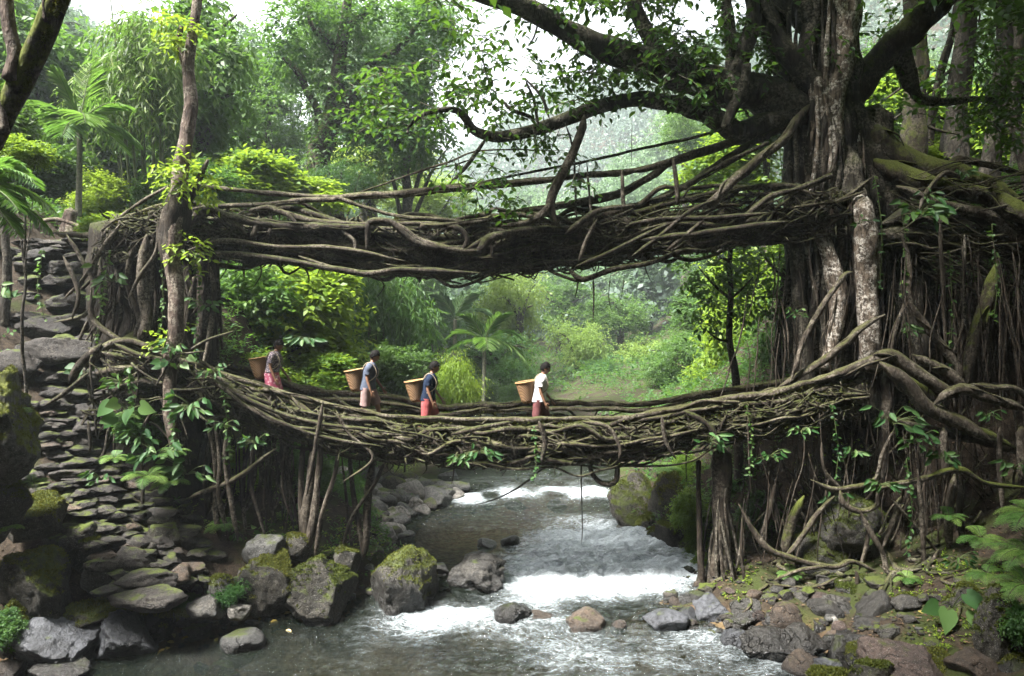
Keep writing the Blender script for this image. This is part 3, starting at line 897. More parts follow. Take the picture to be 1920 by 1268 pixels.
# rootlets hanging from the underside and the looped root
own(LB, 'hanging_root', M['bark_root'], curve_px([(1112, 858), (1108, 880), (1120, 900), (1138, 908), (1155, 900), (1158, 870), (1150, 845)], 15.6), [.04, .05, .06, .07, .06, .05], 7, .08, .01)
own(LB, 'hanging_root', M['bark_root'], curve_px([(1095, 850), (1062, 868), (1020, 880), (985, 905), (930, 935), (890, 947)], [15.6, 15.8, 16.2, 16.8, 17.4, 18]), [.035, .03, .022, .012], 6, .1, .03)
own(LB, 'hanging_root', M['bark_root'], curve_px([(1090, 850), (1091, 920), (1092, 985), (1090, 1022)], 16.0), [.02, .014, .012, .008], 5, .1, .02)
for i in range(46):
    u = rs.uniform(.12, .93); l = abs(rs.randn()) * .28 + .12
    p0 = low.at(np.array(u), np.array(rs.uniform(-.2, .75)), np.array(-.34))
    own(LB, 'hanging_root', M['bark_root'], [p0, p0 + np.array([rs.randn() * .06, rs.randn() * .05, -l * .5]), p0 + np.array([rs.randn() * .14, 0, -l])], [.022, .016, .006], 5, .1, .03)

# ---- upper bridge -------------------------------------------------
TOP = [(230, 452), (300, 440), (372, 432), (450, 440), (560, 446), (650, 456), (740, 462), (860, 464), (960, 458), (1060, 448), (1160, 436), (1260, 424), (1370, 412), (1480, 408), (1560, 405)]
up_c = curve_px(TOP, np.linspace(16.9, 17.3, len(TOP)))
upd = Deck(up_c)
UB = thing('living_root_bridge', upd.at(np.array(.5), np.array(0.), np.array(0.)),
           'upper living root bridge hung with long bare roots, crossing high above the lower one', 'bridge', 'living root bridges')
rs = np.random.RandomState(23)
thick = lambda q: np.interp(q, [0, .08, .25, .45, .7, .9, 1], [.9, .75, .8, .95, 1.0, .8, .8])
mb = MB(); slab(mb, upd, [(-.6, .02), (0, -.02), (.6, .02), (.66, -.3), (.45, -.55), (0, -.66), (-.45, -.55), (-.66, -.3)], 110, 15, .13, thick)
mb.build('deck', M['core'], UB)
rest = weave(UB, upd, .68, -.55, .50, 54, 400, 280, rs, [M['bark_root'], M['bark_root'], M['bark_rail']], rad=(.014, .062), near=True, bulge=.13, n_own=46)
r2 = weave(UB, upd, .68, -.45, .50, 20, 50, 10, rs, RR, rad=(.025, .06), near=False, bulge=.08, n_own=8)
rest.V.extend(r2.V); rest.A.extend(r2.A); rest.F.extend([f + rest.n for f in r2.F]); rest.n += r2.n
for i in range(330):
    u = rs.rand(); s = rs.uniform(-.75, .8)
    v = -.62 * float(thick(u)) + rs.uniform(-.10, .1) if rs.rand() < .85 else .03
    d = rs.uniform(-.05, .05)
    r_ = rs.uniform(.012, .04)
    uu = np.clip(u + np.linspace(-1, 1, 5) * d, 0, 1)
    tube(rest, upd.at(uu, s + rs.uniform(-.4, .4) * np.linspace(-1, 1, 5), v + .06 * rs.randn(5)), [r_ * .6, r_, r_ * .5], 5, .15, .03)
o = rest.build('root_weave', M['bark_root'], UB); o['kind'] = 'stuff'

def up(name, pts, Y, r, mat='bark_root', wob=.03, seg=8, step=.12):
    own(UB, name, M[mat], curve_px(pts, Y), r, seg, step, wob)
# the big ropes, left to right as the photo shows them
up('handrail_root', [(378, 350), (440, 355), (500, 362), (580, 369), (640, 373), (700, 366), (800, 359), (900, 349), (1000, 340), (1090, 331), (1180, 322), (1262, 302)], np.linspace(16.3, 16.4, 12), [.045, .05, .06, .085, .08, .07, .065, .07], 'bark_rail')
up('handrail_root', [(345, 398), (390, 388), (450, 385), (520, 380), (580, 373), (630, 374)], 16.2, [.06, .05, .055, .06, .05], 'bark_rail')
up('handrail_root', [(630, 370), (690, 392), (760, 408), (840, 414), (930, 420)], 16.25, [.05, .04, .04, .035], 'bark_rail')
up('handrail_root', [(470, 395), (500, 388), (530, 398), (580, 412), (640, 417), (720, 420), (820, 420)], 16.1, [.05, .06, .06, .05, .045], 'bark_rail')
up('handrail_root', [(352, 430), (376, 400), (400, 394), (430, 408), (480, 417), (540, 424), (620, 427), (700, 428)], 16.0, [.09, .085, .08, .09, .085, .08, .07], 'bark_root')
up('handrail_root', [(790, 424), (850, 421), (900, 414), (960, 400), (1040, 388), (1110, 374), (1170, 360), (1230, 325), (1262, 302), (1330, 280), (1400, 256), (1450, 238), (1490, 222), (1545, 200)], np.linspace(16.0, 17.3, 14), [.06, .07, .075, .08, .085, .09, .10, .11, .12], 'bark_rail')
up('handrail_root', [(900, 470), (925, 445), (990, 433), (1070, 430), (1120, 410), (1170, 395), (1230, 378), (1290, 345), (1350, 305), (1410, 270), (1470, 240), (1530, 220)], np.linspace(15.9, 17.2, 12), [.09, .10, .10, .09, .08, .07, .08, .09], 'bark_root')
up('handrail_root', [(1100, 405), (1180, 385), (1260, 362), (1330, 322), (1390, 292), (1440, 268)], 16.5, [.04, .045, .045, .05], 'bark_root')
up('handrail_root', [(1180, 402), (1280, 378), (1360, 358), (1420, 350), (1500, 352)], 16.4, [.06, .06, .07, .08], 'bark_root')
up('handrail_root', [(1330, 385), (1370, 345), (1420, 300), (1470, 260), (1495, 222), (1530, 190)], [16.1, 16.1, 16.2, 16.4, 16.7, 17.3], [.11, .10, .09, .09, .08], 'bark_rail')
up('handrail_root', [(1340, 440), (1400, 405), (1440, 370), (1500, 352), (1560, 330)], 16.1, [.06, .07, .06, .06], 'bark_root')
up('suspended_root', [(640, 372), (720, 345), (790, 320), (850, 300), (890, 285), (960, 281), (1070, 283)], 16.6, [.02, .022, .025, .022, .02, .012], 'bark_rail', .02, 6)
up('suspended_root', [(830, 352), (910, 340), (1000, 322), (1090, 305), (1200, 280), (1300, 258), (1390, 232)], 16.7, [.025, .03, .03, .035, .04], 'bark_root', .02, 6)
up('suspended_root', [(1160, 402), (1280, 352), (1350, 318), (1420, 278)], 16.9, [.02, .025, .025], 'bark_root', .02, 6)
up('suspended_root', [(380, 352), (330, 345), (260, 380), (210, 420), (190, 450)], 16.2, [.03, .035, .04, .05], 'bark_rail', .03, 6)
up('suspended_root', [(370, 385), (300, 398), (240, 408), (200, 436), (150, 440), (90, 436)], [16.2, 16.3, 16.6, 17, 17.4, 17.8], [.05, .06, .06, .07, .06], 'bark_rail', .03, 7)
up('suspended_root', [(360, 412), (300, 432), (260, 422), (225, 450), (180, 470)], [16.0, 16.2, 16.3, 16.4, 16.6], [.06, .06, .055, .05], 'bark_root', .03, 7)
# near wall features
for pts, r_ in [([(400, 395), (440, 420), (462, 440)], .05), ([(486, 405), (480, 430), (470, 446)], .07), ([(530, 395), (550, 412), (560, 425)], .04), ([(508, 420), (506, 446)], .06),
                ([(688, 470), (690, 425), (700, 415), (730, 414), (745, 425), (780, 455), (830, 466), (870, 462)], .075), ([(730, 416), (760, 432), (790, 452), (860, 470), (910, 470)], .07),
                ([(840, 425), (862, 430), (876, 450), (868, 470), (905, 450), (930, 440)], .06), ([(640, 430), (665, 455), (660, 480)], .04), ([(350, 470), (420, 452), (520, 462), (640, 466), (760, 490)], .06),
                ([(340, 480), (450, 478), (560, 492), (680, 512), (760, 505), (900, 512)], .075), ([(560, 480), (640, 505), (720, 512)], .04), ([(950, 400), (1010, 410), (1050, 425)], .045),
                ([(1060, 440), (1100, 410), (1130, 395), (1190, 385)], .075), ([(1085, 490), (1100, 450), (1120, 410)], .05), ([(1080, 500), (1150, 470), (1230, 430), (1280, 410)], .045),
                ([(1185, 480), (1240, 440), (1290, 400), (1340, 375)], .05), ([(1250, 470), (1300, 430), (1330, 400)], .05), ([(1270, 385), (1268, 345), (1262, 296)], .05), ([(1170, 395), (1168, 360), (1166, 318)], .04),
                ([(1180, 420), (1260, 410), (1350, 408), (1440, 400)], .06), ([(1200, 450), (1300, 440), (1400, 425), (1480, 415)], .07)]:
    own(UB, 'woven_root', RR[len(pts) % 2], curve_px(pts, 16.0), [r_, r_, r_ * .85], 7, .1, .02)
# loops and strings below
for pts, r0, r1 in [([(770, 490), (810, 515), (850, 538), (890, 528), (930, 510), (1000, 500)], .05, .03), ([(1062, 500), (1085, 522), (1105, 522), (1150, 505), (1220, 492), (1280, 470), (1330, 470), (1375, 450)], .07, .05),
                    ([(1245, 470), (1290, 488), (1335, 480), (1370, 462)], .05, .03), ([(1030, 510), (1080, 526), (1110, 518)], .045, .03), ([(518, 490), (535, 512), (550, 510), (575, 492)], .035, .02), ([(568, 490), (580, 520), (578, 530)], .03, .012),
                    ([(1085, 524), (1082, 545), (1078, 560)], .022, .008), ([(1112, 522), (1113, 560), (1112, 605)], .03, .01), ([(1145, 515), (1142, 560), (1150, 590)], .012, .006), ([(1170, 520), (1165, 560)], .012, .006),
                    ([(430, 482), (424, 505), (408, 530)], .02, .01), ([(457, 485), (458, 525)], .035, .02), ([(488, 490), (490, 515), (475, 540)], .02, .01), ([(700, 515), (720, 535), (705, 560)], .02, .008), ([(860, 515), (900, 530), (960, 515), (990, 505)], .02, .012),
                    ([(960, 505), (990, 520), (1005, 508)], .03, .02)]:
    own(UB, 'hanging_root', M['bark_root'], curve_px(pts, 16.3), [r0, (r0 + r1) / 2, r1], 6, .1, .015)
for i in range(40):
    u = rs.uniform(.1, .93); l = abs(rs.randn()) * .2 + .08
    p0 = upd.at(np.array(u), np.array(rs.uniform(-.2, .7)), np.array(-.6 * float(thick(u))))
    own(UB, 'hanging_root', M['bark_root'], [p0, p0 + np.array([rs.randn() * .06, rs.randn() * .05, -l * .5]), p0 + np.array([rs.randn() * .14, 0, -l])], [.02, .014, .005], 5, .1, .03)

# moss and little ferns that fur the roots
def moss_on(root, dk, n, spans, seed):
    r = np.random.RandomState(seed)
    mb = MB()
    for s0, v0, sv in spans:
        m = n // len(spans)
        u = r.rand(m)
        keep = fbm(np.stack([u * dk.len * 1.1, np.full(m, s0 * 9), np.full(m, v0 * 9)], -1), seed, 3) > -.02
        u = u[keep]; m = len(u)
        p = dk.at(u, s0 + .07 * r.randn(m), v0 + sv * r.randn(m))
        d = r.randn(m, 3) * (1, 1, .6)
        leaves(mb, p, d, np.array([0, 0, 1.0]) + .5 * r.randn(m, 3), .035 + .05 * r.rand(m), .022, T_QUAD)
    o = mb.build('moss', M['leaf_moss'], root); o['kind'] = 'stuff'
moss_on(LB, low, 9000, [(.74, .5, .03), (.82, .3, .08), (.84, .05, .1), (.8, -.2, .1), (-.74, .5, .05), (-.7, .3, .1)], 81)
moss_on(UB, upd, 8000, [(.7, .5, .04), (.8, .25, .1), (.82, 0, .1), (.78, -.3, .12)], 82)
# ---------------------------------------------------------------- the great fig tree on the right bank
FT = thing('fig_tree', (8.2, 17.6, gz(8.2, 17.6)), 'huge strangler fig on the right bank, its pale fluted trunk holding both root bridges', 'tree')
rs = np.random.RandomState(31)
def fr(name, pts, Y, r, mat='bark_ficus', seg=8, step=None, wob=.04, lump=.2, lf=3.0, **kw):
    """root, limb or trunk of the fig, r in photo pixels at that distance"""
    Ya = np.broadcast_to(np.asarray(Y, float), (len(pts),))
    rr = np.atleast_1d(np.asarray(r, float)) * Ya.mean() / F
    return own(FT, name, M[mat], curve_px(pts, Ya), rr, seg, step, wob, lump, lf, **kw)

# trunk: a fluted core with columns fused to it
tb = MB()
def tk(pts, Y, r, seg=28, flute=.10, nfl=5, lump=.25, wob=.04, lf=2.2, step=.12):
    Ya = np.broadcast_to(np.asarray(Y, float), (len(pts),))
    tube(tb, curve_px(pts, Ya), np.atleast_1d(np.asarray(r, float)) * Ya.mean() / F, seg, step, wob, lump, lf, flute, nfl)
tk([(1572, -120), (1565, 0), (1556, 100), (1550, 200), (1560, 300), (1575, 400), (1585, 520), (1590, 640), (1600, 760)], 17.7, [38, 42, 43, 50, 70, 84, 78, 75, 85], 44, .13, 6)
tk([(1540, -100), (1530, 0), (1515, 110), (1505, 220), (1505, 330), (1520, 430), (1530, 520), (1520, 640), (1515, 740)], 17.5, [20, 21, 22, 27, 33, 34, 30, 26, 30])
tk([(1470, -60), (1452, 20), (1462, 110), (1490, 200), (1498, 300), (1500, 420), (1502, 560), (1505, 700)], 17.9, [16, 17, 18, 22, 27, 30, 30, 26])
tk([(1640, 210), (1625, 280), (1640, 350), (1665, 430), (1690, 540), (1700, 680)], 17.6, [26, 40, 46, 46, 50, 55])
tb.build('trunk', M['bark_ficus'], FT)
pb = MB()
for pts, Y, r in [([(1590, -60), (1582, 40), (1570, 130), (1560, 200), (1556, 260), (1562, 330), (1585, 390)], 16.95, [26, 28, 26, 24, 24, 22, 20]),
                  ([(1535, 150), (1540, 210), (1552, 280), (1548, 340), (1570, 400)], 16.9, [14, 16, 15, 16, 14])]:
    tube(pb, curve_px(pts, Y), np.array(r) * Y / F, 18, .1, .04, .3, 2.5, .1, 4)
pb.build('pale_trunk_ridge', M['bark_pale'], FT)
fr('root_column', [(1580, 290), (1598, 350), (1615, 405), (1625, 480), (1628, 560), (1632, 640), (1640, 690)], [17.3, 16.9, 16.6, 16.5, 16.5, 16.5, 16.5], [16, 22, 24, 22, 20, 19, 22], 'bark_pale', 16, .1, .05, .28)
fr('root_column', [(1510, 350), (1522, 405), (1540, 450), (1560, 510), (1572, 560), (1566, 620), (1545, 690)], [17.4, 17.0, 16.7, 16.6, 16.6, 16.6, 16.6], [8, 12, 14, 16, 17, 13, 10], 'bark_pale', 14, .1, .04, .28)
fr('root_column', [(1495, 440), (1498, 540), (1505, 640), (1512, 720)], 16.8, [12, 13, 15, 18], 'bark_ficus', 14, .1, .04, .3)
fr('root_column', [(1525, 440), (1530, 560), (1535, 700)], 17.0, [9, 9, 12], 'bark_ficus', 10, .12)
fr('root_column', [(1600, 460), (1595, 560), (1602, 680)], 16.9, [8, 9, 10], 'bark_root', 10, .12)

# strands fused to the trunk and roots let down beside it
for i in range(26):
    x = rs.uniform(1478, 1650); top = rs.uniform(-60, 260) if x < 1600 else rs.uniform(200, 360); bot = rs.uniform(420, 720)
    n_ = 6; yy = np.linspace(top, bot, n_); xx = x + np.cumsum(rs.uniform(-9, 9, n_)) + (yy - 300) * .02 * (1 if x > 1560 else -.4)
    w = rs.uniform(2.5, 8)
    fr('aerial_root', list(zip(xx, yy)), 16.75 + .9 * (abs(x - 1560) / 100.0) ** 2 + rs.uniform(-.1, .1), [w * .7, w, w * 1.1, w, w * .8], ['bark_ficus', 'bark_pale', 'bark_rail', 'bark_ficus'][i % 4], 9, .12, .06, .3)
# limbs
fr('limb', [(1540, 230), (1470, 205), (1400, 172), (1300, 148), (1215, 112), (1130, 90), (1060, 55), (990, 22), (900, -14), (820, -45)], [17.6, 17.4, 17.2, 17, 16.6, 16.2, 15.8, 15.4, 15, 14.6], [46, 44, 38, 32, 29, 25, 21, 18, 15, 12], 'bark_ficus', 18, .12, .06, .18)
fr('limb', [(1480, 215), (1390, 250), (1340, 222), (1280, 198), (1200, 185), (1130, 200), (1070, 222), (1000, 245), (935, 258), (890, 245), (872, 220), (850, 205), (800, 212), (770, 235), (764, 250)],
   np.linspace(17.2, 15.6, 15), [26, 22, 19, 17, 15, 13, 13, 12, 11, 9, 8, 6, 4, 3, 2], 'bark_ficus', 12, .1, .03, .15)
fr('limb', [(1220, 110), (1222, 80), (1200, 35), (1180, -10), (1165, -60)], 16.6, [18, 14, 13, 12, 10], 'bark_ficus', 12, .1)
fr('limb', [(1372, 190), (1385, 130), (1405, 70), (1412, 20), (1400, -40)], 16.7, [14, 15, 15, 14, 12], 'bark_ficus', 12, .1)
fr('limb', [(1365, 150), (1372, 90), (1362, 30), (1360, -30)], 16.9, [10, 11, 10, 9], 'bark_ficus', 10, .1)
fr('limb', [(1360, 240), (1375, 200), (1395, 160), (1400, 120)], 16.5, [9, 10, 10, 8], 'bark_ficus', 10, .1)
fr('limb', [(1530, 160), (1470, 90), (1430, 30), (1405, -30), (1390, -80)], 17.0, [20, 20, 18, 16, 14], 'bark_ficus', 12, .1)
fr('limb', [(1540, 60), (1500, 20), (1450, -40)], 17.6, [26, 26, 24], 'bark_ficus', 14, .12)
fr('limb', [(1590, 190), (1640, 120), (1700, 65), (1760, 5), (1820, -60)], [17.8, 17.6, 17.3, 17, 16.6], [26, 27, 25, 24, 20], 'bark_mossy', 14, .12, .05)
fr('limb', [(1690, 85), (1705, 130), (1720, 180), (1760, 190), (1840, 185), (1930, 182)], [17.4, 17.5, 17.7, 18, 18, 18], [14, 11, 9, 7, 6, 6], 'bark_ficus', 10, .12)
fr('limb', [(1720, 180), (1700, 160), (1680, 120)], 17.6, [8, 8, 6], 'bark_ficus', 8, .12)
# the root that drops from the lower limb on to the upper bridge
fr('aerial_root', [(1096, 215), (1090, 245), (1072, 290), (1052, 330), (1035, 365), (1032, 390), (1045, 420)], np.linspace(16.2, 15.9, 7), [8, 8, 8, 9, 9, 9, 6], 'bark_rail', 9, .08, .01, .1)
fr('aerial_root', [(1034, 380), (1020, 400), (985, 418), (940, 424)], 15.9, [8, 7, 6, 5], 'bark_rail', 8, .08, .01)
for pts, r in [([(1010, 40), (1000, 70), (990, 85)], 2), ([(1060, 230), (1075, 285), (1080, 400), (1085, 410)], 2), ([(1100, 300), (1108, 400), (1110, 412)], 2.2), ([(1185, 230), (1185, 312)], .7), ([(915, 255), (880, 305), (842, 346)], 4),
               ([(1010, 240), (1000, 185), (985, 150)], 3), ([(1030, 222), (1015, 180), (985, 148)], 3), ([(1005, 225), (960, 205), (945, 190)], 4), ([(880, 300), (850, 310), (800, 320)], 1.5)]:
    fr('aerial_root', pts, 16.1, [r, r, r * .7], 'bark_ficus', 6, .1, .02)

# surface roots running off to the right along the top of the bank
for pts, Y, r, mt in [([(1610, 230), (1680, 290), (1750, 320), (1820, 335), (1930, 395)], [17.3, 17.2, 17, 16.8, 16.4], [26, 26, 24, 20, 22], 'bark_mossy'),
                      ([(1640, 300), (1700, 330), (1770, 352), (1860, 370), (1940, 420)], [17, 16.9, 16.7, 16.5, 16], [22, 20, 18, 18, 22], 'bark_mossy'),
                      ([(1655, 420), (1720, 400), (1790, 395), (1860, 410), (1940, 440)], [16.9, 16.9, 16.7, 16.6, 16.4], [16, 16, 14, 14, 16], 'bark_ficus'),
                      ([(1680, 350), (1760, 380), (1850, 400), (1930, 460)], 16.5, [8, 9, 10, 14], 'bark_rail'),
                      ([(1750, 330), (1800, 300), (1860, 312), (1930, 330)], 17.4, [6, 7, 6, 5], 'bark_rail'),
                      ([(1725, 395), (1740, 360), (1770, 325), (1800, 330)], 16.4, [3, 4, 4, 3], 'bark_rail'),
                      ([(1640, 440), (1740, 440), (1840, 445), (1940, 425)], 17.0, [18, 20, 18, 18], 'bark_ficus'),
                      ([(1680, 470), (1760, 462), (1850, 470), (1940, 480)], 17.2, [16, 16, 16, 18], 'bark_ficus'),
                      ([(1480, 352), (1560, 372), (1600, 360), (1640, 330)], 16.5, [3.5, 4, 4, 3], 'bark_rail'),
                      ([(1480, 365), (1530, 345), (1560, 320), (1572, 270)], 16.6, [4, 4, 3, 2], 'bark_rail'),
                      ([(1480, 390), (1560, 380), (1620, 360)], 16.4, [3, 4, 3], 'bark_rail')]:
    fr('surface_root', pts, Y, r, mt, 12, .12, .06, .25)

# roots that leave the trunk for the lower bridge and spill down the bank
for pts, Y, r, mt in [([(1450, 735), (1500, 705), (1540, 680), (1580, 650), (1620, 612), (1660, 590)], 16.0, [6, 6, 7, 7, 6, 4], 'bark_rail'),
                      ([(1480, 720), (1505, 650), (1540, 580), (1580, 520), (1600, 510)], 15.9, [4, 5, 5, 5, 3], 'bark_rail'),
                      ([(1520, 715), (1580, 700), (1630, 682), (1670, 668), (1710, 690), (1760, 725), (1800, 745)], 15.5, [8, 8, 9, 13, 12, 11, 10], 'bark_rail'),
                      ([(1650, 680), (1700, 720), (1740, 765), (1800, 790), (1860, 830)], 15.4, [14, 15, 14, 13, 12], 'bark_rail'),
                      ([(1750, 760), (1790, 735), (1820, 735), (1860, 750), (1930, 772)], 15.3, [8, 9, 10, 9, 10], 'bark_rail'),
                      ([(1710, 665), (1760, 690), (1800, 720), (1810, 740)], 15.6, [7, 9, 10, 9], 'bark_rail'),
                      ([(1700, 560), (1740, 620), (1790, 680), (1805, 730)], 15.8, [6, 8, 8, 6], 'bark_rail'),
                      ([(1870, 490), (1850, 560), (1830, 620), (1815, 690), (1805, 740)], 16.2, [10, 12, 11, 10, 10], 'bark_mossy'),
                      ([(1820, 720), (1860, 725), (1900, 728), (1935, 755)], 15.5, [4, 5, 5, 5], 'bark_rail'),
                      ([(1690, 440), (1705, 500), (1700, 560), (1680, 620), (1670, 670)], 15.9, [4, 4, 4, 3, 3], 'bark_rail'),
                      ([(1762, 400), (1765, 480), (1770, 560), (1774, 660)], 15.9, [3, 3, 3.5, 3], 'bark_rail'),
                      ([(1808, 440), (1806, 520), (1810, 620)], 16.1, [3, 3, 3], 'bark_ficus'),
                      ([(1660, 690), (1665, 760), (1660, 850), (1655, 900)], 15.7, [10, 9, 8, 7], 'bark_root'),
                      ([(1655, 780), (1760, 810), (1850, 830), (1930, 850)], 15.6, [6, 8, 8, 8], 'bark_root'),
                      ([(1690, 700), (1740, 740), (1790, 800), (1850, 815), (1930, 860)], 15.9, [8, 9, 9, 8, 9], 'bark_mossy')]:
    fr('surface_root', pts, Y, r, mt, 10, .1, .05, .25)

# the lattice of bare roots below the bridge on the right
for pts, Y, r, mt in [([(1385, 945), (1430, 1020), (1480, 1045), (1560, 1062), (1600, 1052), (1660, 1080)], 15.2, [5, 6, 6, 5, 5, 4], 'bark_rail'),
                      ([(1520, 900), (1560, 918), (1600, 915), (1640, 900), (1655, 850), (1680, 800)], 15.1, [4, 5, 6, 4, 3, 3], 'bark_rail'),
                      ([(1575, 920), (1582, 945), (1615, 958), (1645, 945), (1655, 915), (1740, 895), (1790, 880)], 15.05, [6, 6, 5, 5, 4, 6, 4], 'bark_rail'),
                      ([(1610, 955), (1635, 1000), (1655, 1040), (1662, 1085), (1662, 1130)], 15.0, [5, 5, 5, 4, 4], 'bark_rail'),
                      ([(1565, 930), (1535, 960), (1500, 1010), (1470, 1045)], 15.3, [4, 5, 5, 5], 'bark_rail'),
                      ([(1630, 985), (1622, 1030), (1610, 1070)], 15.2, [4, 4, 3], 'bark_rail'),
                      ([(1605, 1070), (1606, 1100), (1600, 1125)], 14.9, [4, 4, 3], 'bark_rail'),
                      ([(1690, 930), (1670, 985), (1655, 1030)], 15.2, [4, 5, 3], 'bark_rail'),
                      ([(1670, 935), (1720, 990), (1765, 1045)], 15.1, [2.5, 3, 2], 'bark_rail'),
                      ([(1720, 880), (1728, 980), (1732, 1060), (1735, 1110)], 15.0, [4, 5, 4, 3], 'bark_rail'),
                      ([(1690, 1100), (1740, 1060), (1760, 1030)], 14.9, [3, 3, 2], 'bark_rail'),
                      ([(1650, 1060), (1690, 1100), (1720, 1115)], 14.8, [3, 3, 2], 'bark_rail'),
                      ([(1450, 1090), (1500, 1070), (1550, 1062)], 15.0, [3, 4, 3], 'bark_rail'),
                      ([(1440, 1095), (1520, 1100), (1570, 1082)], 14.9, [3, 3, 2], 'bark_rail'),
                      ([(1740, 895), (1800, 880), (1850, 905), (1930, 915)], 15.0, [6, 6, 5, 4], 'bark_mossy'),
                      ([(1790, 890), (1780, 960), (1778, 1030)], 15.4, [8, 8, 7], 'bark_rail'),
                      ([(1800, 900), (1800, 980), (1812, 1060)], 15.6, [5, 6, 6], 'bark_ficus'),
                      ([(1508, 930), (1480, 990), (1470, 1040)], 15.6, [8, 10, 9], 'bark_mossy'),
                      ([(1455, 900), (1440, 960), (1425, 1030)], 15.8, [5, 6, 6], 'bark_root'),
                      ([(1540, 830), (1545, 880), (1580, 920)], 15.3, [3, 3, 4], 'bark_rail'),
                      ([(1875, 800), (1875, 880), (1880, 960)], 15.3, [4, 5, 4], 'bark_rail'), ([(1770, 800), (1768, 850), (1772, 900)], 15.4, [6, 6, 5], 'bark_rail'), ([(1915, 800), (1918, 900)], 15.2, [8, 8], 'bark_rail')]:
    fr('aerial_root', pts, Y, r, mt, 8, .08, .03, .2)
# the dark column that stands at the water's edge and the skirts of roots round it
fr('root_column', [(1355, 850), (1358, 930), (1352, 1010), (1345, 1090), (1340, 1140)], 15.9, [17, 16, 16, 22, 32], 'bark_root', 14, .1, .04, .3)
fr('root_column', [(1310, 865), (1312, 960), (1316, 1060), (1320, 1130)], 15.8, [5, 5, 6, 8], 'bark_root', 8, .1)
for i in range(16):
    a = rs.uniform(1325, 1400); b = a + rs.uniform(-45, 60)
    fr('aerial_root', [(a, rs.uniform(900, 1000)), ((a + b) / 2 + rs.uniform(-8, 8), 1050), (b, rs.uniform(1110, 1150))], rs.uniform(15.3, 16), [2, 3, 3], 'bark_root' if i % 2 else 'bark_ficus', 6, .12, .05)
# roots crawling over the soil of the right bank
for i in range(14):
    Y0 = rs.uniform(14.2, 16.2); x0 = rs.uniform(4.2, 9.5); n_ = 7
    t_ = np.linspace(0, 1, n_)
    xs_ = x0 + t_ * rs.uniform(-2.2, 1.5) + .15 * rs.randn(n_); ys_ = Y0 - t_ * rs.uniform(.4, 1.6) + .1 * rs.randn(n_)
    r_ = rs.uniform(.025, .06)
    own(FT, 'surface_root', M['bark_rail' if i % 2 else 'bark_ficus'], np.stack([xs_, ys_, land(xs_, ys_) + .02 + .03 * rs.rand(n_)], 1), [r_, r_, r_ * .5], 8, .1, .03)
# curtains of thin roots against the bank
for i in range(34):
    x = rs.uniform(1410, 1935); y0 = rs.uniform(790, 880); y1 = rs.uniform(980, 1120)
    fr('aerial_root', [(x, y0), (x + rs.uniform(-14, 14), (y0 + y1) / 2), (x + rs.uniform(-40, 30), y1)], rs.uniform(15.8, 17.0), [.7, rs.uniform(1.2, 3.6), 1.2], 'bark_root' if i % 3 else 'bark_ficus', 6, .15, .08)
rest = MB()
for i in range(170):
    if i < 110:
        x = rs.uniform(1660, 1960); y0 = rs.uniform(440, 560); y1 = y0 + rs.uniform(120, 320)
    else:
        x = rs.uniform(1480, 1660); y0 = rs.uniform(430, 480); y1 = y0 + rs.uniform(150, 290)
    Y = rs.uniform(16.7, 18.2)
    r_ = rs.uniform(.8, 3.4) * Y / F
    tube(rest, curve_px([(x, y0), (x + rs.uniform(-10, 10), (y0 + y1) / 2), (x + rs.uniform(-25, 25), y1)], Y), [r_ * .3, r_, r_ * .6], 6, .2, .08)
for i in range(110):      # matted roots along the top of the bank
    x = rs.uniform(1650, 1900); y = rs.uniform(330, 500); Y = rs.uniform(16.2, 17.2); l = rs.uniform(60, 220); an = rs.uniform(-.35, .6)
    r_ = rs.uniform(1, 4) * Y / F
    tube(rest, curve_px([(x, y), (x + l / 2, y + math.sin(an) * l / 2 + rs.uniform(-25, 25)), (x + l, y + math.sin(an) * l)], Y), [r_ * .4, r_, r_ * .6], 6, .15, .12)
for i in range(220):      # tangle over the bank under the bridge
    x = rs.uniform(1400, 1960); y0 = rs.uniform(760, 1080); Y = rs.uniform(15.6, 17.2)
    l = rs.uniform(40, 190); an = rs.uniform(-.9, .9) + math.pi / 2
    r_ = rs.uniform(.8, 2.6) * Y / F
    tube(rest, curve_px([(x, y0), (x + math.cos(an) * l / 2 + rs.uniform(-15, 15), y0 + math.sin(an) * l / 2), (x + math.cos(an) * l, min(1120, y0 + math.sin(an) * l))], Y), [r_, r_, r_ * .6], 5, .15, .08)
o = rest.build('root_tangle', M['bark_root'], FT); o['kind'] = 'stuff'
fine = MB()
for i in range(190):
    x = rs.uniform(1400, 1960); y0 = rs.uniform(440, 900); Y = rs.uniform(15.3, 16.4)
    if y0 < 760 and x < 1660: Y = rs.uniform(16.3, 16.8)
    l = rs.uniform(80, 300); r_ = rs.uniform(.6, 1.9) * Y / F
    y1 = min(1120, y0 + l); a_ = rs.uniform(-.25, .25)
    if 660 < y0 < 700: continue
    tube(fine, curve_px([(x, y0), (x + a_ * l * .4 + rs.uniform(-9, 9), y0 + (y1 - y0) * .45), (x + a_ * l + rs.uniform(-12, 12), y1)], Y), [r_ * .4, r_, r_ * .9, r_ * .3], 5, .12, .07, .3)
o = fine.build('fine_roots', M['bark_fine'], FT); o['kind'] = 'stuff'

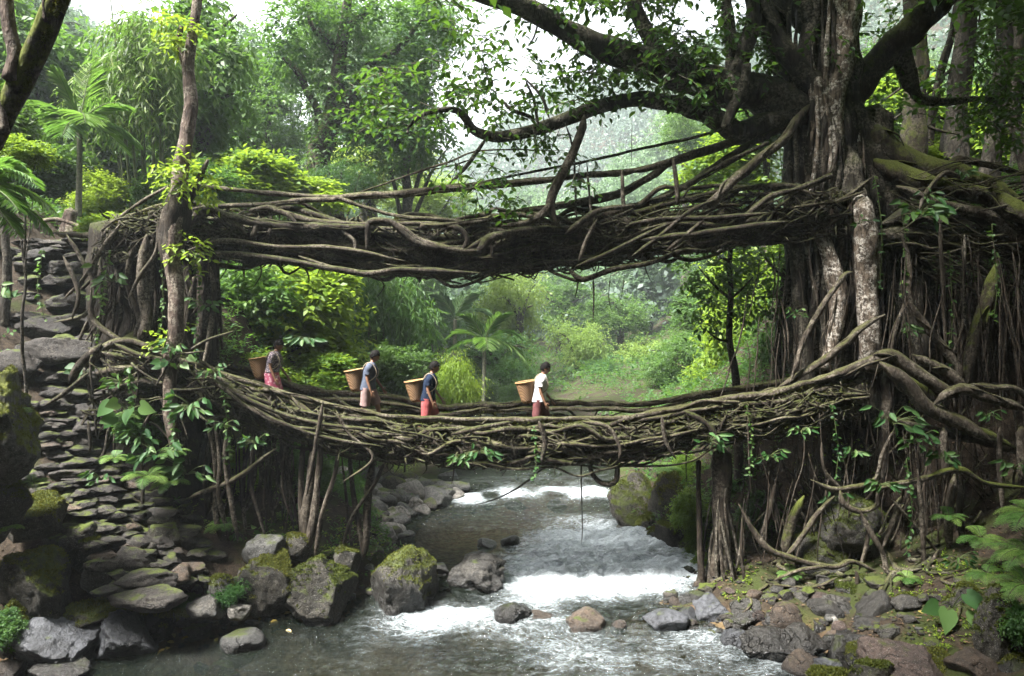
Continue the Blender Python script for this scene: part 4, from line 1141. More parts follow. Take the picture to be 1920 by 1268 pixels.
# foliage of the fig: sprays along the limbs
cr = MB(); twg = MB()
def fol(cx, cy, w, h, n, Y, dY=.6, L=.17, k=6, hang=.35, tw=.55, tmpl=T_FOLD):
    a = rs.rand(n, 2) * 2 - 1
    q = np.stack([a[:, 0] * 1.3 + cx * .01, a[:, 1] * 1.3 + cy * .01, np.zeros(n)], -1)
    a = a[(a[:, 0] ** 2 + a[:, 1] ** 2 < 1.0) & (fbm(q * 1.6, 77, 2) > -.22)]
    Yv = Y + dY * rs.randn(len(a))
    p = np.stack([(cx + a[:, 0] * w - 960) / F * Yv, Yv, CAMZ - (cy + a[:, 1] * h - H0) / F * Yv], -1)
    d = rs.randn(len(a), 3); d[:, 2] = d[:, 2] * .5 - .25
    sprays(cr, p, d, tw, k, L, L * .56, .35, tmpl, hang, .9, rs)
    if tmpl is T_FOLD:
        dn = nrm(d)
        for q0, dd in zip(p, dn):
            tube(twg, [q0 - dd * .18, q0 + dd * tw * .5 - (0, 0, .03), q0 + dd * tw * .95 - (0, 0, .35 * tw * .8)], [.009, .007, .003], 4, .2, 0, 0, cap=False)
for c in [(790, 170, 100, 60, 120, 16), (720, 190, 70, 70, 80, 16.6), (930, 190, 80, 70, 85, 16.2), (880, 120, 60, 60, 36, 16.4), (1000, 230, 60, 50, 34, 16.2), (960, 70, 80, 70, 34, 15.8),
          (1080, 140, 90, 60, 120, 16.4), (1180, 60, 120, 70, 220, 16.4), (1290, 40, 110, 80, 230, 16.8), (1350, 100, 100, 80, 170, 17.2), (1150, 140, 60, 30, 60, 16.4), (1270, 160, 80, 30, 60, 16.6), (1060, 10, 90, 30, 50, 15.8),
          (1010, 270, 50, 30, 14, 16.2), (1090, 310, 40, 30, 16, 16.2), (900, 310, 70, 50, 40, 16.5), (920, 370, 60, 35, 36, 16.4), (850, 200, 50, 40, 40, 16.1), (1100, 30, 60, 50, 34, 16.0), (1340, 190, 40, 40, 24, 17.2), (830, 30, 50, 40, 26, 15.6), (1420, 90, 50, 90, 60, 17.6),
          (1660, 70, 60, 80, 70, 18.5), (1730, 160, 60, 60, 50, 18.6), (1540, 60, 40, 40, 30, 17.2), (1870, 80, 60, 90, 120, 17.5), (1900, 190, 50, 90, 120, 17.8), (1840, 190, 40, 70, 60, 18.2), (1640, 220, 40, 60, 50, 19)]:
    fol(*c)
for c in [(1300, -160, 420, 130, 700, 17, 1.2), (1650, -180, 330, 130, 600, 17, 1.2), (1850, -70, 160, 80, 300, 17, 1.0), (950, -130, 200, 70, 160, 15.5, 1.6), (1500, -330, 500, 120, 700, 17, 2.0), (1800, -330, 350, 130, 500, 15.5, 1.0)]:
    fol(*c, L=.26, k=7, tw=.9, tmpl=T_QUAD)
cr.build('crown', M['leaf_fig'], FT)
o = twg.build('twigs', M['bark_ficus'], FT); o['kind'] = 'stuff'
# ---------------------------------------------------------------- boulders, stones and the stairway
def boulder(name, px, py, w, h, Y, mat, label, cat='boulder', group=None, depth=.9, sub=4, seed=None, rough=.10, planes=9, yaw=None, sink=.35, tilt=0):
    """a stone whose visible outline is about w x h photo pixels round (px, py)"""
    s = Y / F
    seed = seed if seed is not None else int(px * 7 + py * 13) % 9973
    hz = h * s * (1 + sink) / 2
    c = P(px, py, Y) - np.array([0, 0, h * s * sink / 2])
    v, f = rock_verts(w * s / 2, w * s / 2 * depth, hz, seed, sub, planes, rough, yaw)
    if tilt:
        ca, sa = math.cos(tilt), math.sin(tilt)
        v = np.stack([v[:, 0] * ca + v[:, 2] * sa, v[:, 1], -v[:, 0] * sa + v[:, 2] * ca], 1)
    mb = MB(); mb.add(v + c, f)
    o = mb.build(name, M[mat], None, True, c)
    if 'moss' in mat and w > 55:      # raised tufts of moss on the upper faces
        e1, e2 = v[f[:, 1]] - v[f[:, 0]], v[f[:, 2]] - v[f[:, 0]]
        nn = np.cross(e1, e2); ar = np.linalg.norm(nn, axis=1); nn = nrm(nn); ce = v[f].mean(1)
        ok = np.where((nn[:, 2] + .55 * fbm(ce * 2.2 + seed, seed, 3) > .55))[0]
        if len(ok):
            r_ = np.random.RandomState(seed)
            k = r_.choice(ok, min(5200, int(900 + 9000 * ar[ok].sum() / 2)), p=ar[ok] / ar[ok].sum())
            a_, b_ = r_.rand(len(k), 1), r_.rand(len(k), 1); fl = a_ + b_ > 1; a_, b_ = np.where(fl, 1 - a_, a_), np.where(fl, 1 - b_, b_)
            pp = v[f[k, 0]] + e1[k] * a_ + e2[k] * b_
            mo = MB(); leaves(mo, pp + c, nn[k] * .7 + .8 * r_.randn(len(k), 3), nn[k] + .7 * r_.randn(len(k), 3), .022 + .035 * r_.rand(len(k)), .016, T_QUAD)
            me_ = mo.build('moss', M['leaf_moss'], o); me_['kind'] = 'stuff'
    return tag(o, label, cat, group)

B = [
 # px py w h Y mat label ...
 (-15, 805, 190, 225, 12.6, 'rock_mossbright', 'huge moss covered boulder leaning beside the stone stairway at the left edge', dict(tilt=.6, sub=5, rough=.14, planes=8, yaw=.2, sink=.1)),
 (72, 1065, 170, 145, 13.4, 'rock_moss', 'big rough mossy boulder standing left of the lowest stair slabs', dict(sub=5, rough=.14)),
 (105, 1200, 185, 95, 13.0, 'rock_wet', 'broad wet blue grey ledge sloping into the water at the lower left', dict(sub=5, rough=.12, tilt=.1)),
 (235, 1180, 125, 80, 13.5, 'rock_wet', 'wet slate coloured rock cracked in two beside the broad ledge', dict(sub=5, rough=.12)),
 (292, 1165, 70, 66, 13.9, 'rock_darkmoss', 'dark mossy rock at the tip of the lower left ledge', dict()),
 (170, 1140, 190, 50, 13.9, 'rock_moss', 'low mossy shelf of rock above the wet ledge', dict(sub=5)),
 (15, 1250, 60, 50, 12.6, 'rock_brown', 'small brown rock in the bottom left corner', dict()),
 (20, 1165, 70, 80, 12.9, 'rock_darkmoss', 'leafy dark rock on the left edge above the ledge', dict()),
 (455, 1197, 88, 38, 13.7, 'rock_grey', 'smooth pale grey flat stone lying alone in the brown shallows', dict(planes=4, rough=.06)),
 (495, 1022, 88, 52, 15.3, 'rock_grey', 'smooth grey boulder perched behind the two mossy boulders on the left bank', dict(planes=5, rough=.07)),
 (508, 1090, 132, 108, 14.9, 'rock_moss', 'grey boulder with a mossy crown, left one of the bank pair at the water', dict(sub=5, rough=.12, planes=7, yaw=0., seed=5)),
 (606, 1092, 140, 108, 15.0, 'rock_moss', 'moss draped boulder with a bluish wet foot below the root posts', dict(sub=5, rough=.13)),
 (748, 1085, 150, 135, 15.4, 'rock_darkmoss', 'large black wet boulder with a bright moss ridge at the small fall', dict(sub=5, rough=.10, planes=7, tilt=.28)),
 (603, 1151, 72, 30, 14.7, 'rock_grey', 'low grey stone in the shallows below the mossy pair', dict()),
 (898, 1072, 108, 76, 16.2, 'rock_dark', 'black two humped boulder standing midstream above the fall', dict(sub=5, rough=.16, planes=7)),
 (957, 1013, 40, 26, 18.6, 'rock_dark', 'small round dark stone upstream in midstream, right of its low neighbour', dict()),
 (911, 1019, 42, 18, 18.5, 'rock_dark', 'low dark stone upstream in midstream, left of the round one', dict()),
 (815, 1065, 60, 20, 16.3, 'rock_dark', 'low wet stone between the black boulder and the midstream one', dict()),
 (962, 1153, 80, 42, 14.75, 'rock_dark', 'brown grey stone at the lip of the fall, left of the round brown one', dict()),
 (1012, 1154, 62, 24, 14.8, 'rock_brown', 'flat brown stone in the white water beside the round one', dict()),
 (1093, 1162, 86, 50, 14.6, 'rock_brown', 'round brown boulder sitting at the lip of the fall in midstream', dict(planes=7)),
 (1160, 1174, 32, 24, 14.5, 'rock_brown', 'little brown stone just right of the round brown boulder', dict()),
 (1252, 1160, 96, 40, 14.7, 'rock_wet', 'wet grey stone washed by the stream near the right bank', dict()),
 (1200, 942, 120, 120, 20.6, 'rock_moss', 'tall mossy boulder at the far right bend of the stream', dict(sub=5, tilt=-.3)),
 (1258, 960, 100, 150, 19.6, 'rock_moss', 'mossy rock face under bright shrubs on the right bank', dict(sub=5)),
 (1178, 1003, 66, 44, 20.0, 'rock_grey', 'pale grey blocks at the foot of the tall mossy boulder', dict()),
 (1236, 1012, 84, 50, 19.2, 'rock_darkmoss', 'rounded dark mossy stone at the right water edge upstream', dict()),
 (1290, 1090, 40, 70, 16.6, 'rock_darkmoss', 'dark mossy rock against the roots at the right water edge', dict()),
 (1345, 1142, 110, 62, 15.0, 'rock_wet', 'shiny wet grey boulder at the water edge under the right roots', dict(sub=5, planes=6)),
 (1290, 1165, 70, 50, 14.8, 'rock_wet', 'low wet rock poking from the rapids near the right bank', dict()),
 (1400, 1160, 86, 70, 14.5, 'rock_dark', 'olive grey boulder between the wet one and the rusty one', dict()),
 (1467, 1160, 92, 68, 14.3, 'rock_brown', 'rusty brown rounded boulder on the right bank', dict(planes=5)),
 (1540, 1132, 62, 44, 14.6, 'rock_red', 'dull reddish boulder below the hanging roots on the right bank', dict(planes=5)),
 (1533, 1180, 46, 36, 13.9, 'rock_dark', 'small dark green stone beside the rusty brown boulder', dict()),
 (1564, 1166, 20, 20, 13.9, 'rock_pale', 'tiny pale pebble among the right bank boulders', dict()),
 (1637, 1148, 92, 84, 14.1, 'rock_dark', 'grey rounded boulder leaning on the right bank stones', dict(planes=5)),
 (1612, 1200, 92, 66, 13.4, 'rock_dark', 'dark layered rock at the back of the right foreground', dict()),
 (1568, 1228, 46, 80, 12.9, 'rock_darkmoss', 'narrow mossy rock at the edge of the brown pool', dict()),
 (1690, 1185, 90, 60, 13.7, 'rock_darkmoss', 'low dark mossy rock behind the slate blue one', dict()),
 (1768, 1196, 86, 62, 13.0, 'rock_wet', 'slate blue angular rock on the right bank by the large leaves', dict(planes=10)),
 (1505, 1241, 78, 46, 12.7, 'rock_brown', 'smooth brown round boulder in the pool at the bottom right', dict(planes=3, rough=.05)),
 (1700, 1245, 220, 84, 11.9, 'rock_red', 'broad flat brown rock with mossy flanks in the bottom right foreground', dict(sub=5, planes=6)),
 (1625, 1260, 90, 50, 11.7, 'rock_moss', 'bright mossy hump in front of the flat brown rock', dict()),
 (1560, 1270, 90, 30, 11.7, 'rock_moss', 'mossy stone at the bottom edge left of the bright hump', dict()),
 (1862, 1165, 105, 150, 11.8, 'rock_moss', 'tall mossy stump shaped boulder under the ferns at the right', dict(sub=5, rough=.16)),
 (1830, 1245, 110, 60, 11.6, 'rock_brown', 'brown stone streaked with moss at the foot of the tall boulder', dict()),
 (1905, 1250, 80, 46, 11.4, 'rock_darkmoss', 'dark stone in the bottom right corner', dict()),
 (1095, 926, 50, 56, 24.5, 'rock_pale', 'upright tan block beyond the rapids', dict(planes=12)),
 (1045, 944, 40, 20, 23.3, 'rock_grey', 'small grey stone in the rapids, left of the tan block', dict()), (1132, 941, 40, 26, 23.6, 'rock_grey', 'grey stone right of the tan block in the rapids', dict()),
 (965, 943, 46, 18, 22.7, 'rock_grey', 'grey stone in the middle of the white rapids', dict()), (912, 940, 34, 22, 23.0, 'rock_dark', 'dark pointed stone at the left end of the rapids', dict()), (885, 940, 36, 20, 23.0, 'rock_grey', 'low grey stone left of the dark pointed one in the rapids', dict()),
 (843, 922, 54, 28, 24, 'rock_moss', 'mossy tan boulder at the head of the left cobble bank', dict()), (1010, 900, 110, 70, 27, 'rock_darkmoss', 'dark shaded rock wall behind the rapids', dict()), (930, 895, 130, 60, 28, 'rock_darkmoss', 'dark shaded boulder upstream below the bridge', dict()),
]
B += [
 (1500, 1195, 100, 50, 13.2, 'rock_dark', 'dark wet rock standing in the brown pool at the right', dict(sub=5)), (1560, 1255, 70, 40, 12.2, 'rock_wet', 'wet grey rock at the near edge of the brown pool', dict()), (1650, 1180, 100, 50, 13.6, 'rock_dark', 'dark wet boulder just in front of the grey rounded one', dict(sub=5)),
 (-10, 935, 150, 110, 13.0, 'rock_darkmoss', 'dark rock wedged under the leaning mossy boulder at the left edge', dict()),
 (1640, 1225, 110, 60, 12.6, 'rock_darkmoss', 'mossy dark boulder left of the broad flat brown rock', dict(sub=5)), (1545, 1150, 80, 50, 14.3, 'rock_dark', 'dark boulder just right of the rusty brown one', dict()),
 (1445, 1205, 110, 50, 13.3, 'rock_dark', 'dark wet boulder half in the stream below the rusty brown one', dict(sub=5)), (1390, 1195, 80, 40, 13.8, 'rock_wet', 'wet grey rock at the right edge of the rapids', dict()),
 (1720, 1150, 120, 70, 13.9, 'rock_darkmoss', 'big dark mossy boulder behind the slate blue rock', dict(sub=5)), (1590, 1150, 90, 60, 14.4, 'rock_dark', 'dark boulder between the reddish and the grey rounded ones', dict()),
 (1660, 1105, 110, 50, 14.9, 'rock_darkmoss', 'dark mossy slab under the right end of the root lattice', dict()), (1480, 1110, 90, 44, 15.1, 'rock_dark', 'dark rock at the foot of the roots above the rusty brown boulder', dict()),
 (1810, 1120, 100, 60, 13.6, 'rock_darkmoss', 'dark mossy rock behind the big heart shaped leaves', dict()), (1770, 1250, 120, 50, 11.9, 'rock_darkmoss', 'dark mossy rock at the bottom edge right of the flat brown one', dict(sub=5)),
 (330, 1075, 80, 40, 14.2, 'rock_brown', 'flat brown rock at the edge of the trampled earth', dict()), (420, 1095, 70, 46, 14.5, 'rock_darkmoss', 'dark mossy rock left of the grey boulder on the bank', dict()),
 (385, 1135, 90, 36, 14.1, 'rock_dark', 'low dark rock at the waterline between the ledge and the boulder pair', dict()), (345, 1150, 60, 30, 14.0, 'rock_darkmoss', 'mossy stone at the waterline right of the ledge tip', dict()),
 (445, 1140, 60, 28, 14.3, 'rock_pale', 'yellowish stone at the waterline below the grey boulder', dict()), (190, 1075, 70, 60, 13.8, 'rock_dry', 'grey rock between the big rough boulder and the lowest stair slabs', dict()),
 (165, 1020, 80, 60, 14.2, 'rock_moss', 'mossy rock behind the big rough boulder', dict()), (60, 960, 110, 70, 13.8, 'rock_moss', 'mossy rock below the leaning boulder at the left edge', dict()),
 (120, 1250, 120, 40, 12.6, 'rock_dark', 'dark rock half under water in front of the wet ledge', dict()), (560, 1020, 60, 46, 15.6, 'rock_moss', 'mossy stone beside the foot of the twisted root pillar', dict()),
 (655, 1040, 60, 60, 15.7, 'rock_darkmoss', 'mossy rock under the dark forked root pillar', dict()), (1500, 1120, 60, 36, 14.7, 'rock_dark', 'dark stone behind the rusty brown boulder', dict()),
 (1590, 1100, 80, 30, 15.0, 'rock_darkmoss', 'low mossy stone below the lattice of roots', dict()), (1700, 1140, 70, 40, 14.2, 'rock_dark', 'dark stone right of the grey rounded boulder', dict()),
 (1560, 1190, 44, 30, 13.7, 'rock_brown', 'brown stone beside the small dark green one', dict()), (1680, 1215, 60, 34, 13.0, 'rock_dark', 'dark stone behind the broad flat brown rock', dict()),
 (1590, 975, 150, 110, 16.3, 'rock_darkmoss', 'large dark mossy rock behind the lattice of roots', dict(sub=5)), (1530, 1040, 120, 80, 16.0, 'rock_darkmoss', 'dark rock low behind the lattice of roots', dict()),
 (1270, 1010, 90, 90, 18.6, 'rock_moss', 'mossy rock behind the bright shrub at the right water edge', dict()), (1225, 985, 70, 50, 19.8, 'rock_mossbright', 'bright mossy stone below the tall mossy boulder', dict()),
]
for px, py, w, h, Y, mt, lab, kw in B:
    boulder('boulder', px, py, w, h, Y, mt, lab, 'boulder', None, **kw)
# cobbles of the left bank beyond the bridge
rs = np.random.RandomState(41)
for i, (px, py, w, h, Y) in enumerate([(770, 945, 50, 30, 22.2), (815, 945, 52, 26, 22.2), (740, 935, 48, 30, 22.8), (700, 950, 44, 24, 22), (745, 957, 50, 20, 21.8), (720, 968, 46, 20, 21.4), (690, 970, 40, 22, 21.3), (790, 928, 50, 22, 23.2), (760, 918, 46, 22, 23.8), (728, 985, 34, 18, 20.7),
                                       (700, 990, 40, 20, 20.5), (712, 1002, 40, 18, 20), (735, 1012, 44, 18, 19.6), (690, 930, 44, 24, 22.8), (720, 915, 40, 20, 23.5), (855, 938, 34, 18, 22.8), (680, 1005, 34, 18, 19.8), (800, 958, 34, 16, 21.8), (775, 965, 30, 14, 21.6), (760, 1022, 30, 14, 19.2)] + [(960 + F * (EL(y_) - d_) / y_, 0, rs.uniform(26, 46), rs.uniform(14, 24), y_) for y_, d_ in zip(rs.uniform(18.8, 25, 34), np.abs(rs.randn(34)) * 1.1)]):
    hh = h * 1.5 * Y / F; px_, zz_ = P(px, py, Y)[0], 0
    py = H0 - (gz(px_, Y) + hh * .32 - CAMZ) / Y * F
    boulder('cobble', px, py, w * 1.35, h * 1.5, Y, ['rock_pale', 'rock_grey', 'rock_dry'][i % 3], 'rounded cobble on the left bank upstream of the bridges', 'stone', 'cobbles of the left bank upstream', sub=3)

# the stairway: broad ledges above, a packed flight of small stones below
steps = 24
for i in range(steps):
    t = (i + .5) / steps
    c = np.array([np.interp(t, st_t, SP[:, j]) for j in range(3)])
    if t < .52: continue
    for q in range(4):
        wide = rs.uniform(.75, 1.3)
        cx = c + np.array([(q - 1.5) * .66 + rs.uniform(-.2, .2), rs.uniform(-.12, .12), rs.uniform(-.10, .03)])
        v, f = rock_verts(wide / 2, rs.uniform(.34, .5), rs.uniform(.16, .24), rs.randint(9999), 4, 13, .2, rs.uniform(-.35, .35))
        mb = MB(); mb.add(v + cx, f)
        tag(mb.build('stair_step', M[['rock_step', 'rock_step', 'rock_moss', 'rock_dry'][rs.randint(4)]], None, True, cx), 'broad rough stone forming part of a step of the upper stairway', 'step', 'broad stones of the upper stairway')
pt = SP[(st_t < .60)]
along = np.concatenate([[0], np.cumsum(np.linalg.norm(np.diff(pt, axis=0), axis=1))])
lat = nrm(np.array([pt[-1][1] - pt[0][1], -(pt[-1][0] - pt[0][0]), 0]))
row = 0
for a_ in np.arange(.1, along[-1], .27):
    c = np.array([np.interp(a_, along, pt[:, j]) for j in range(3)])
    row += 1
    for q in range(-3, 4):
        r_ = rs.uniform(.15, .27)
        p_ = c + lat * (q * .36 + (row % 2) * .18 + rs.uniform(-.07, .07)) + np.array([0, rs.uniform(-.08, .08), 0])
        if abs(q) == 3 and rs.rand() < .4: continue
        z = gz(p_[0], p_[1]) if abs(q) > 2 else c[2] - .08
        v, f = rock_verts(r_ * 1.55, r_ * 1.05, r_ * rs.uniform(.38, .6), rs.randint(9999), 4, 12, .14, rs.uniform(-.5, .5))
        mb = MB(); mb.add(v + (p_[0], p_[1], z + rs.uniform(-.03, .07)), f)
        tag(mb.build('stair_stone', M[['rock_step', 'rock_step', 'rock_dry', 'rock_step', 'rock_brown', 'rock_step'][rs.randint(6)]], None, True, (p_[0], p_[1], z)), 'small rough stone packed into the lower flight of the stairway', 'stone', 'packed stones of the lower stairway')
for px, py, w, h, Y, lab in [(278, 1112, 150, 36, 13.4, 'long lowest slab of the stone stairway by the water'), (268, 1085, 130, 34, 13.7, 'second lowest stair slab, cracked beside the trampled earth'), (242, 1045, 96, 40, 14.0, 'thick square fronted stair slab above the lowest pair'),
                             (235, 1015, 110, 34, 14.4, 'mossy stair slab where the cobbled flight begins'), (115, 650, 170, 40, 16.8, 'long flat landing slab where the lower bridge meets the stairway'), (75, 610, 120, 34, 17.2, 'mossy slab just above the landing of the lower bridge'), (30, 680, 90, 50, 16.2, 'thick ledge stone at the left edge below the landing')]:
    boulder('stair_step', px, py, w, h, Y, 'rock_step', lab, 'step', None, depth=.6, yaw=rs.uniform(-.15, .15), planes=8)
# rubble beside the steps
for i in range(70):
    t = rs.rand() * .98
    c = np.array([np.interp(t, st_t, SP[:, j]) for j in range(3)])
    x, Y = c[0] + rs.choice([-1, 1]) * rs.uniform(1.0, 1.9), c[1] + rs.uniform(-.6, .3)
    z = gz(x, Y)
    r_ = rs.uniform(.16, .4)
    v, f = rock_verts(r_, r_ * rs.uniform(.7, 1), r_ * rs.uniform(.55, .8), rs.randint(9999), 4, 12, .14)
    mb = MB(); mb.add(v + (x, Y, z + r_ * .1), f)
    tag(mb.build('edge_stone', M[['rock_step', 'rock_moss', 'rock_dry', 'rock_moss'][i % 4]], None, True, (x, Y, z)), 'rough stone lying loose at the side of the stairway', 'stone', 'loose stones beside the stairway')
# stones bedded in the right bank
for i in range(38):
    Y = rs.uniform(12.0, 15.6); x = ER(Y) + rs.uniform(.1, 4.5)
    r_ = rs.uniform(.07, .26) * (1 if i % 5 else 1.5)
    z = gz(x, Y)
    v, f = rock_verts(r_, r_ * rs.uniform(.7, 1), r_ * rs.uniform(.5, .8), rs.randint(9999), 4, 9, .12)
    mb = MB(); mb.add(v + (x, Y, z + r_ * .12), f)
    tag(mb.build('bank_stone', M[['rock_dark', 'rock_dry', 'rock_dark', 'rock_darkmoss', 'rock_moss', 'rock_darkmoss'][rs.randint(6)]], None, True, (x, Y, z)), 'stone bedded in the trampled soil of the right bank below the hanging roots', 'stone', 'stones bedded in the right bank')
# small stones along both shores
for i in range(120):
    Y = rs.uniform(12.6, 16.5)
    lft = i % 2
    x = (EL(Y) - abs(rs.randn()) * .8 + .35) if lft else (ER(Y) + abs(rs.randn()) * 1.1 - .3)
    if lft and Y < 13.2: continue
    r_ = rs.uniform(.05, .2)
    z = gz(x, Y)
    v, f = rock_verts(r_, r_ * rs.uniform(.7, 1), r_ * rs.uniform(.5, .8), rs.randint(9999), 3, 6, .1)
    mb = MB(); mb.add(v + (x, Y, z + r_ * .2), f)
    mt = M[['rock_dark', 'rock_dry', 'rock_brown', 'rock_grey', 'rock_darkmoss', 'rock_red'][rs.randint(6)]]
    tag(mb.build('shore_stone', mt, None, True, (x, Y, z)), 'small stone on the left shore among the boulders' if lft else 'small stone on the right shore among the boulders', 'stone', 'small stones on the left shore' if lft else 'small stones on the right shore')
# ---------------------------------------------------------------- crowns, trees and bamboo
rs = np.random.RandomState(51)
def sphere_dirs(n, rs):
    v = rs.randn(n, 3)
    return nrm(v)

def crown_mesh(name, mat, n_blob, n_spray, k, leaf, seed, kind='broad', squash=1.0, core=.72):
    """a crown of about unit radius: leaf sprays over many lumps, gaps between them"""
    r = np.random.RandomState(seed)
    mb = MB()
    per = n_spray // n_blob
    cs = sphere_dirs(n_blob, r) * (r.uniform(.15, 1.0, (n_blob, 1)) ** .5 * core)
    cs[:, 2] = cs[:, 2] * .95
    for c in cs:
        rad = r.uniform(.17, .46)
        d = sphere_dirs(per, r)
        d[:, 2] = np.where(d[:, 2] < -.35, -d[:, 2] * .5, d[:, 2])
        d = nrm(d)
        sh = rad * r.uniform(.55, 1.0, (per, 1))
        p = c + d * sh
        keep = fbm(p * 4.2 + seed, seed, 2) > -.30
        p, d = p[keep], d[keep]
        far_ = r.rand(len(p)) < .14
        p = p + d * (far_ * r.uniform(.05, .3, len(p)))[:, None]
        base = np.clip(.5 + .25 * r.randn() + .12 * r.randn(len(p)), 0, 1)
        if kind == 'broad':
            dd = d + .6 * r.randn(len(p), 3)
            sprays(mb, p, dd, leaf * 2.2, k, leaf, leaf * .5, .3, T_QUAD, .3, .9, r, base)
        elif kind == 'fine':
            dd = d + .7 * r.randn(len(p), 3); dd[:, 2] -= .2
            sprays(mb, p, dd, leaf * 3.0, k, leaf, leaf * .36, .35, T_QUAD, .35, .7, r, base)
        elif kind == 'weep':
            dd = d * .7 + .4 * r.randn(len(p), 3); dd[:, 2] -= .8
            sprays(mb, p, dd, leaf * 4.0, k, leaf, leaf * .3, .6, T_QUAD, .9, .5, r, base)
    return mb.mesh(name, mat)

CM = {}
def crown(kind, mat):
    """unit crown meshes, made once for each shape and leaf"""
    key = (kind, mat)
    if key not in CM:
        a = dict(broad=(16, 2600, 5, .105, 'broad'), broadbig=(13, 1700, 5, .15, 'broad'), fine=(20, 3400, 6, .07, 'fine'), weep=(18, 2400, 6, .085, 'weep'), far=(24, 3600, 5, .06, 'broad'))[kind]
        CM[key] = [crown_mesh(kind + '_crown', M[mat], a[0], a[1], a[2], a[3], 61 + 7 * j + len(CM) * 3, a[4]) for j in range(2)]
    return CM[key]

_tc = [0]
def tree(name, px, cy, Y, w, h, kind, mat, label, cat='tree', group=None, base=None, trunk=True, bark='bark_far', lean=0, tr=None, depth=None, open_below=False):
    """crown about w x h photo pixels round (px, cy) at distance Y; trunk down to the ground"""
    _tc[0] += 1
    r = np.random.RandomState(900 + _tc[0])
    c = P(px, cy, Y)
    bx, by = c[0] + lean, Y
    g = gz(bx, by) if base is None else base
    root = thing(name, (bx, by, g - .1), label, cat, group)
    sx, sz = w * Y / F / 2, h * Y / F / 2
    sy = (sx if depth is None else depth)
    me = crown(kind, mat)[r.randint(2)]
    o = bpy.data.objects.new('crown', me); COL.objects.link(o); o.parent = root
    o.location = tuple(c - np.array(root.location))
    o.scale = (sx * 1.08, sy, sz * 1.08)
    o.rotation_euler = (0, 0, r.uniform(0, 6.28))
    if abs(sx - sy) > .3 * sx: o.rotation_euler = (0, 0, r.choice([0, math.pi]))
    if trunk:
        mb = MB()
        q = np.array([bx, by, g - .2]); top = c + np.array([0, 0, sz * .25])
        tr = tr or max(.06, .05 * (sx + sz))
        mid = (q + top) / 2 + np.array([r.uniform(-.1, .1) * sx, 0, 0])
        tube(mb, [q, mid, top], [tr * 1.3, tr, tr * .5], 8, None, .12 * sx, .15, 1.5)
        for b in range(6):
            t = r.uniform(.55, .95)
            s = q + (top - q) * t
            e = c + np.array([r.uniform(-.75, .75) * sx, r.uniform(-.6, .6) * sy, r.uniform(-.5, .7) * sz])
            tube(mb, [s, (s + e) / 2 + np.array([0, 0, .15 * sz]), e], [tr * .45, tr * .3, tr * .1], 6, None, .05 * sx, .15, 2)
        mb.build('trunk', M[bark], root)
    return root

def shrub(px, cy, Y, w, h, kind, mat, label, group=None, **kw):
    return tree('shrub', px, cy, Y, w, h, kind, mat, label, 'shrub', group, trunk=True, tr=.03, **kw)

# left upper forest
tree('broadleaf_tree', 375, 190, 27, 250, 400, 'broad', 'leaf_mid', 'tall fine leaved green tree behind the slender trunk at the left bridge end')
tree('broadleaf_tree', 310, 110, 31, 170, 170, 'broad', 'leaf_mid', 'grey green tree top behind the bamboo on the left')
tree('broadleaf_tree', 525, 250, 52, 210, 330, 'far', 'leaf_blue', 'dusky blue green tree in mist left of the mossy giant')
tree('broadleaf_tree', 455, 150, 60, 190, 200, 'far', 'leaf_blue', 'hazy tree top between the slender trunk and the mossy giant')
tree('broadleaf_tree', 60, 120, 30, 240, 300, 'broad', 'leaf_mid', 'soft leaved tree behind the leaning mossy trunk at the left edge')
tree('broadleaf_tree', 215, 190, 34, 190, 220, 'far', 'leaf_mid', 'light green tree behind the palm')
tree('broadleaf_tree', 90, 60, 55, 200, 180, 'far', 'leaf_blue', 'misty tree top high on the left slope')
tree('broadleaf_tree', 80, 330, 24, 190, 130, 'broad', 'leaf_dark', 'dark bushy tree low on the left slope behind the palm trunk')
tree('broadleaf_tree', 10, 230, 17, 130, 170, 'broadbig', 'leaf_dark', 'dark large leaved bush at the left edge under the leaning trunk')
shrub(185, 375, 23, 120, 110, 'broad', 'leaf_lime', 'yellow green bush right of the palm trunk')
shrub(215, 425, 18.6, 110, 60, 'broadbig', 'leaf_lime', 'pale green herb clump beside the upper bridge landing')
shrub(45, 285, 15, 90, 70, 'broadbig', 'leaf_lime', 'bright yellow green sprig below the leaning trunk')
shrub(470, 350, 24, 170, 130, 'broadbig', 'leaf_lime', 'bright lime shrub behind the left end of the upper bridge')
shrub(565, 375, 25, 150, 90, 'broadbig', 'leaf_lime', 'bright lime shrub behind the upper bridge, right of its brighter neighbour')
shrub(405, 345, 22, 100, 110, 'broad', 'leaf_mid', 'green bush right behind the slender trunk')
shrub(300, 370, 22, 90, 100, 'broad', 'leaf_mid', 'green bush left behind the slender trunk')
tree('broadleaf_tree', 760, 230, 33, 220, 240, 'broad', 'leaf_mid', 'yellow green leafy tree beyond the tip of the fig branch')
tree('broadleaf_tree', 700, 340, 40, 230, 150, 'fine', 'leaf_yellow', 'pale yellow green bush under the mossy giant')
tree('broadleaf_tree', 800, 380, 46, 190, 130, 'far', 'leaf_yellow', 'pale bush seen over the middle of the upper bridge')
tree('broadleaf_tree', 780, 80, 58, 190, 230, 'far', 'leaf_blue', 'hazy tree right of the mossy giant')
tree('broadleaf_tree', 640, 330, 30, 120, 90, 'weep', 'leaf_mid', 'drooping fern like bush at the foot of the mossy giant')

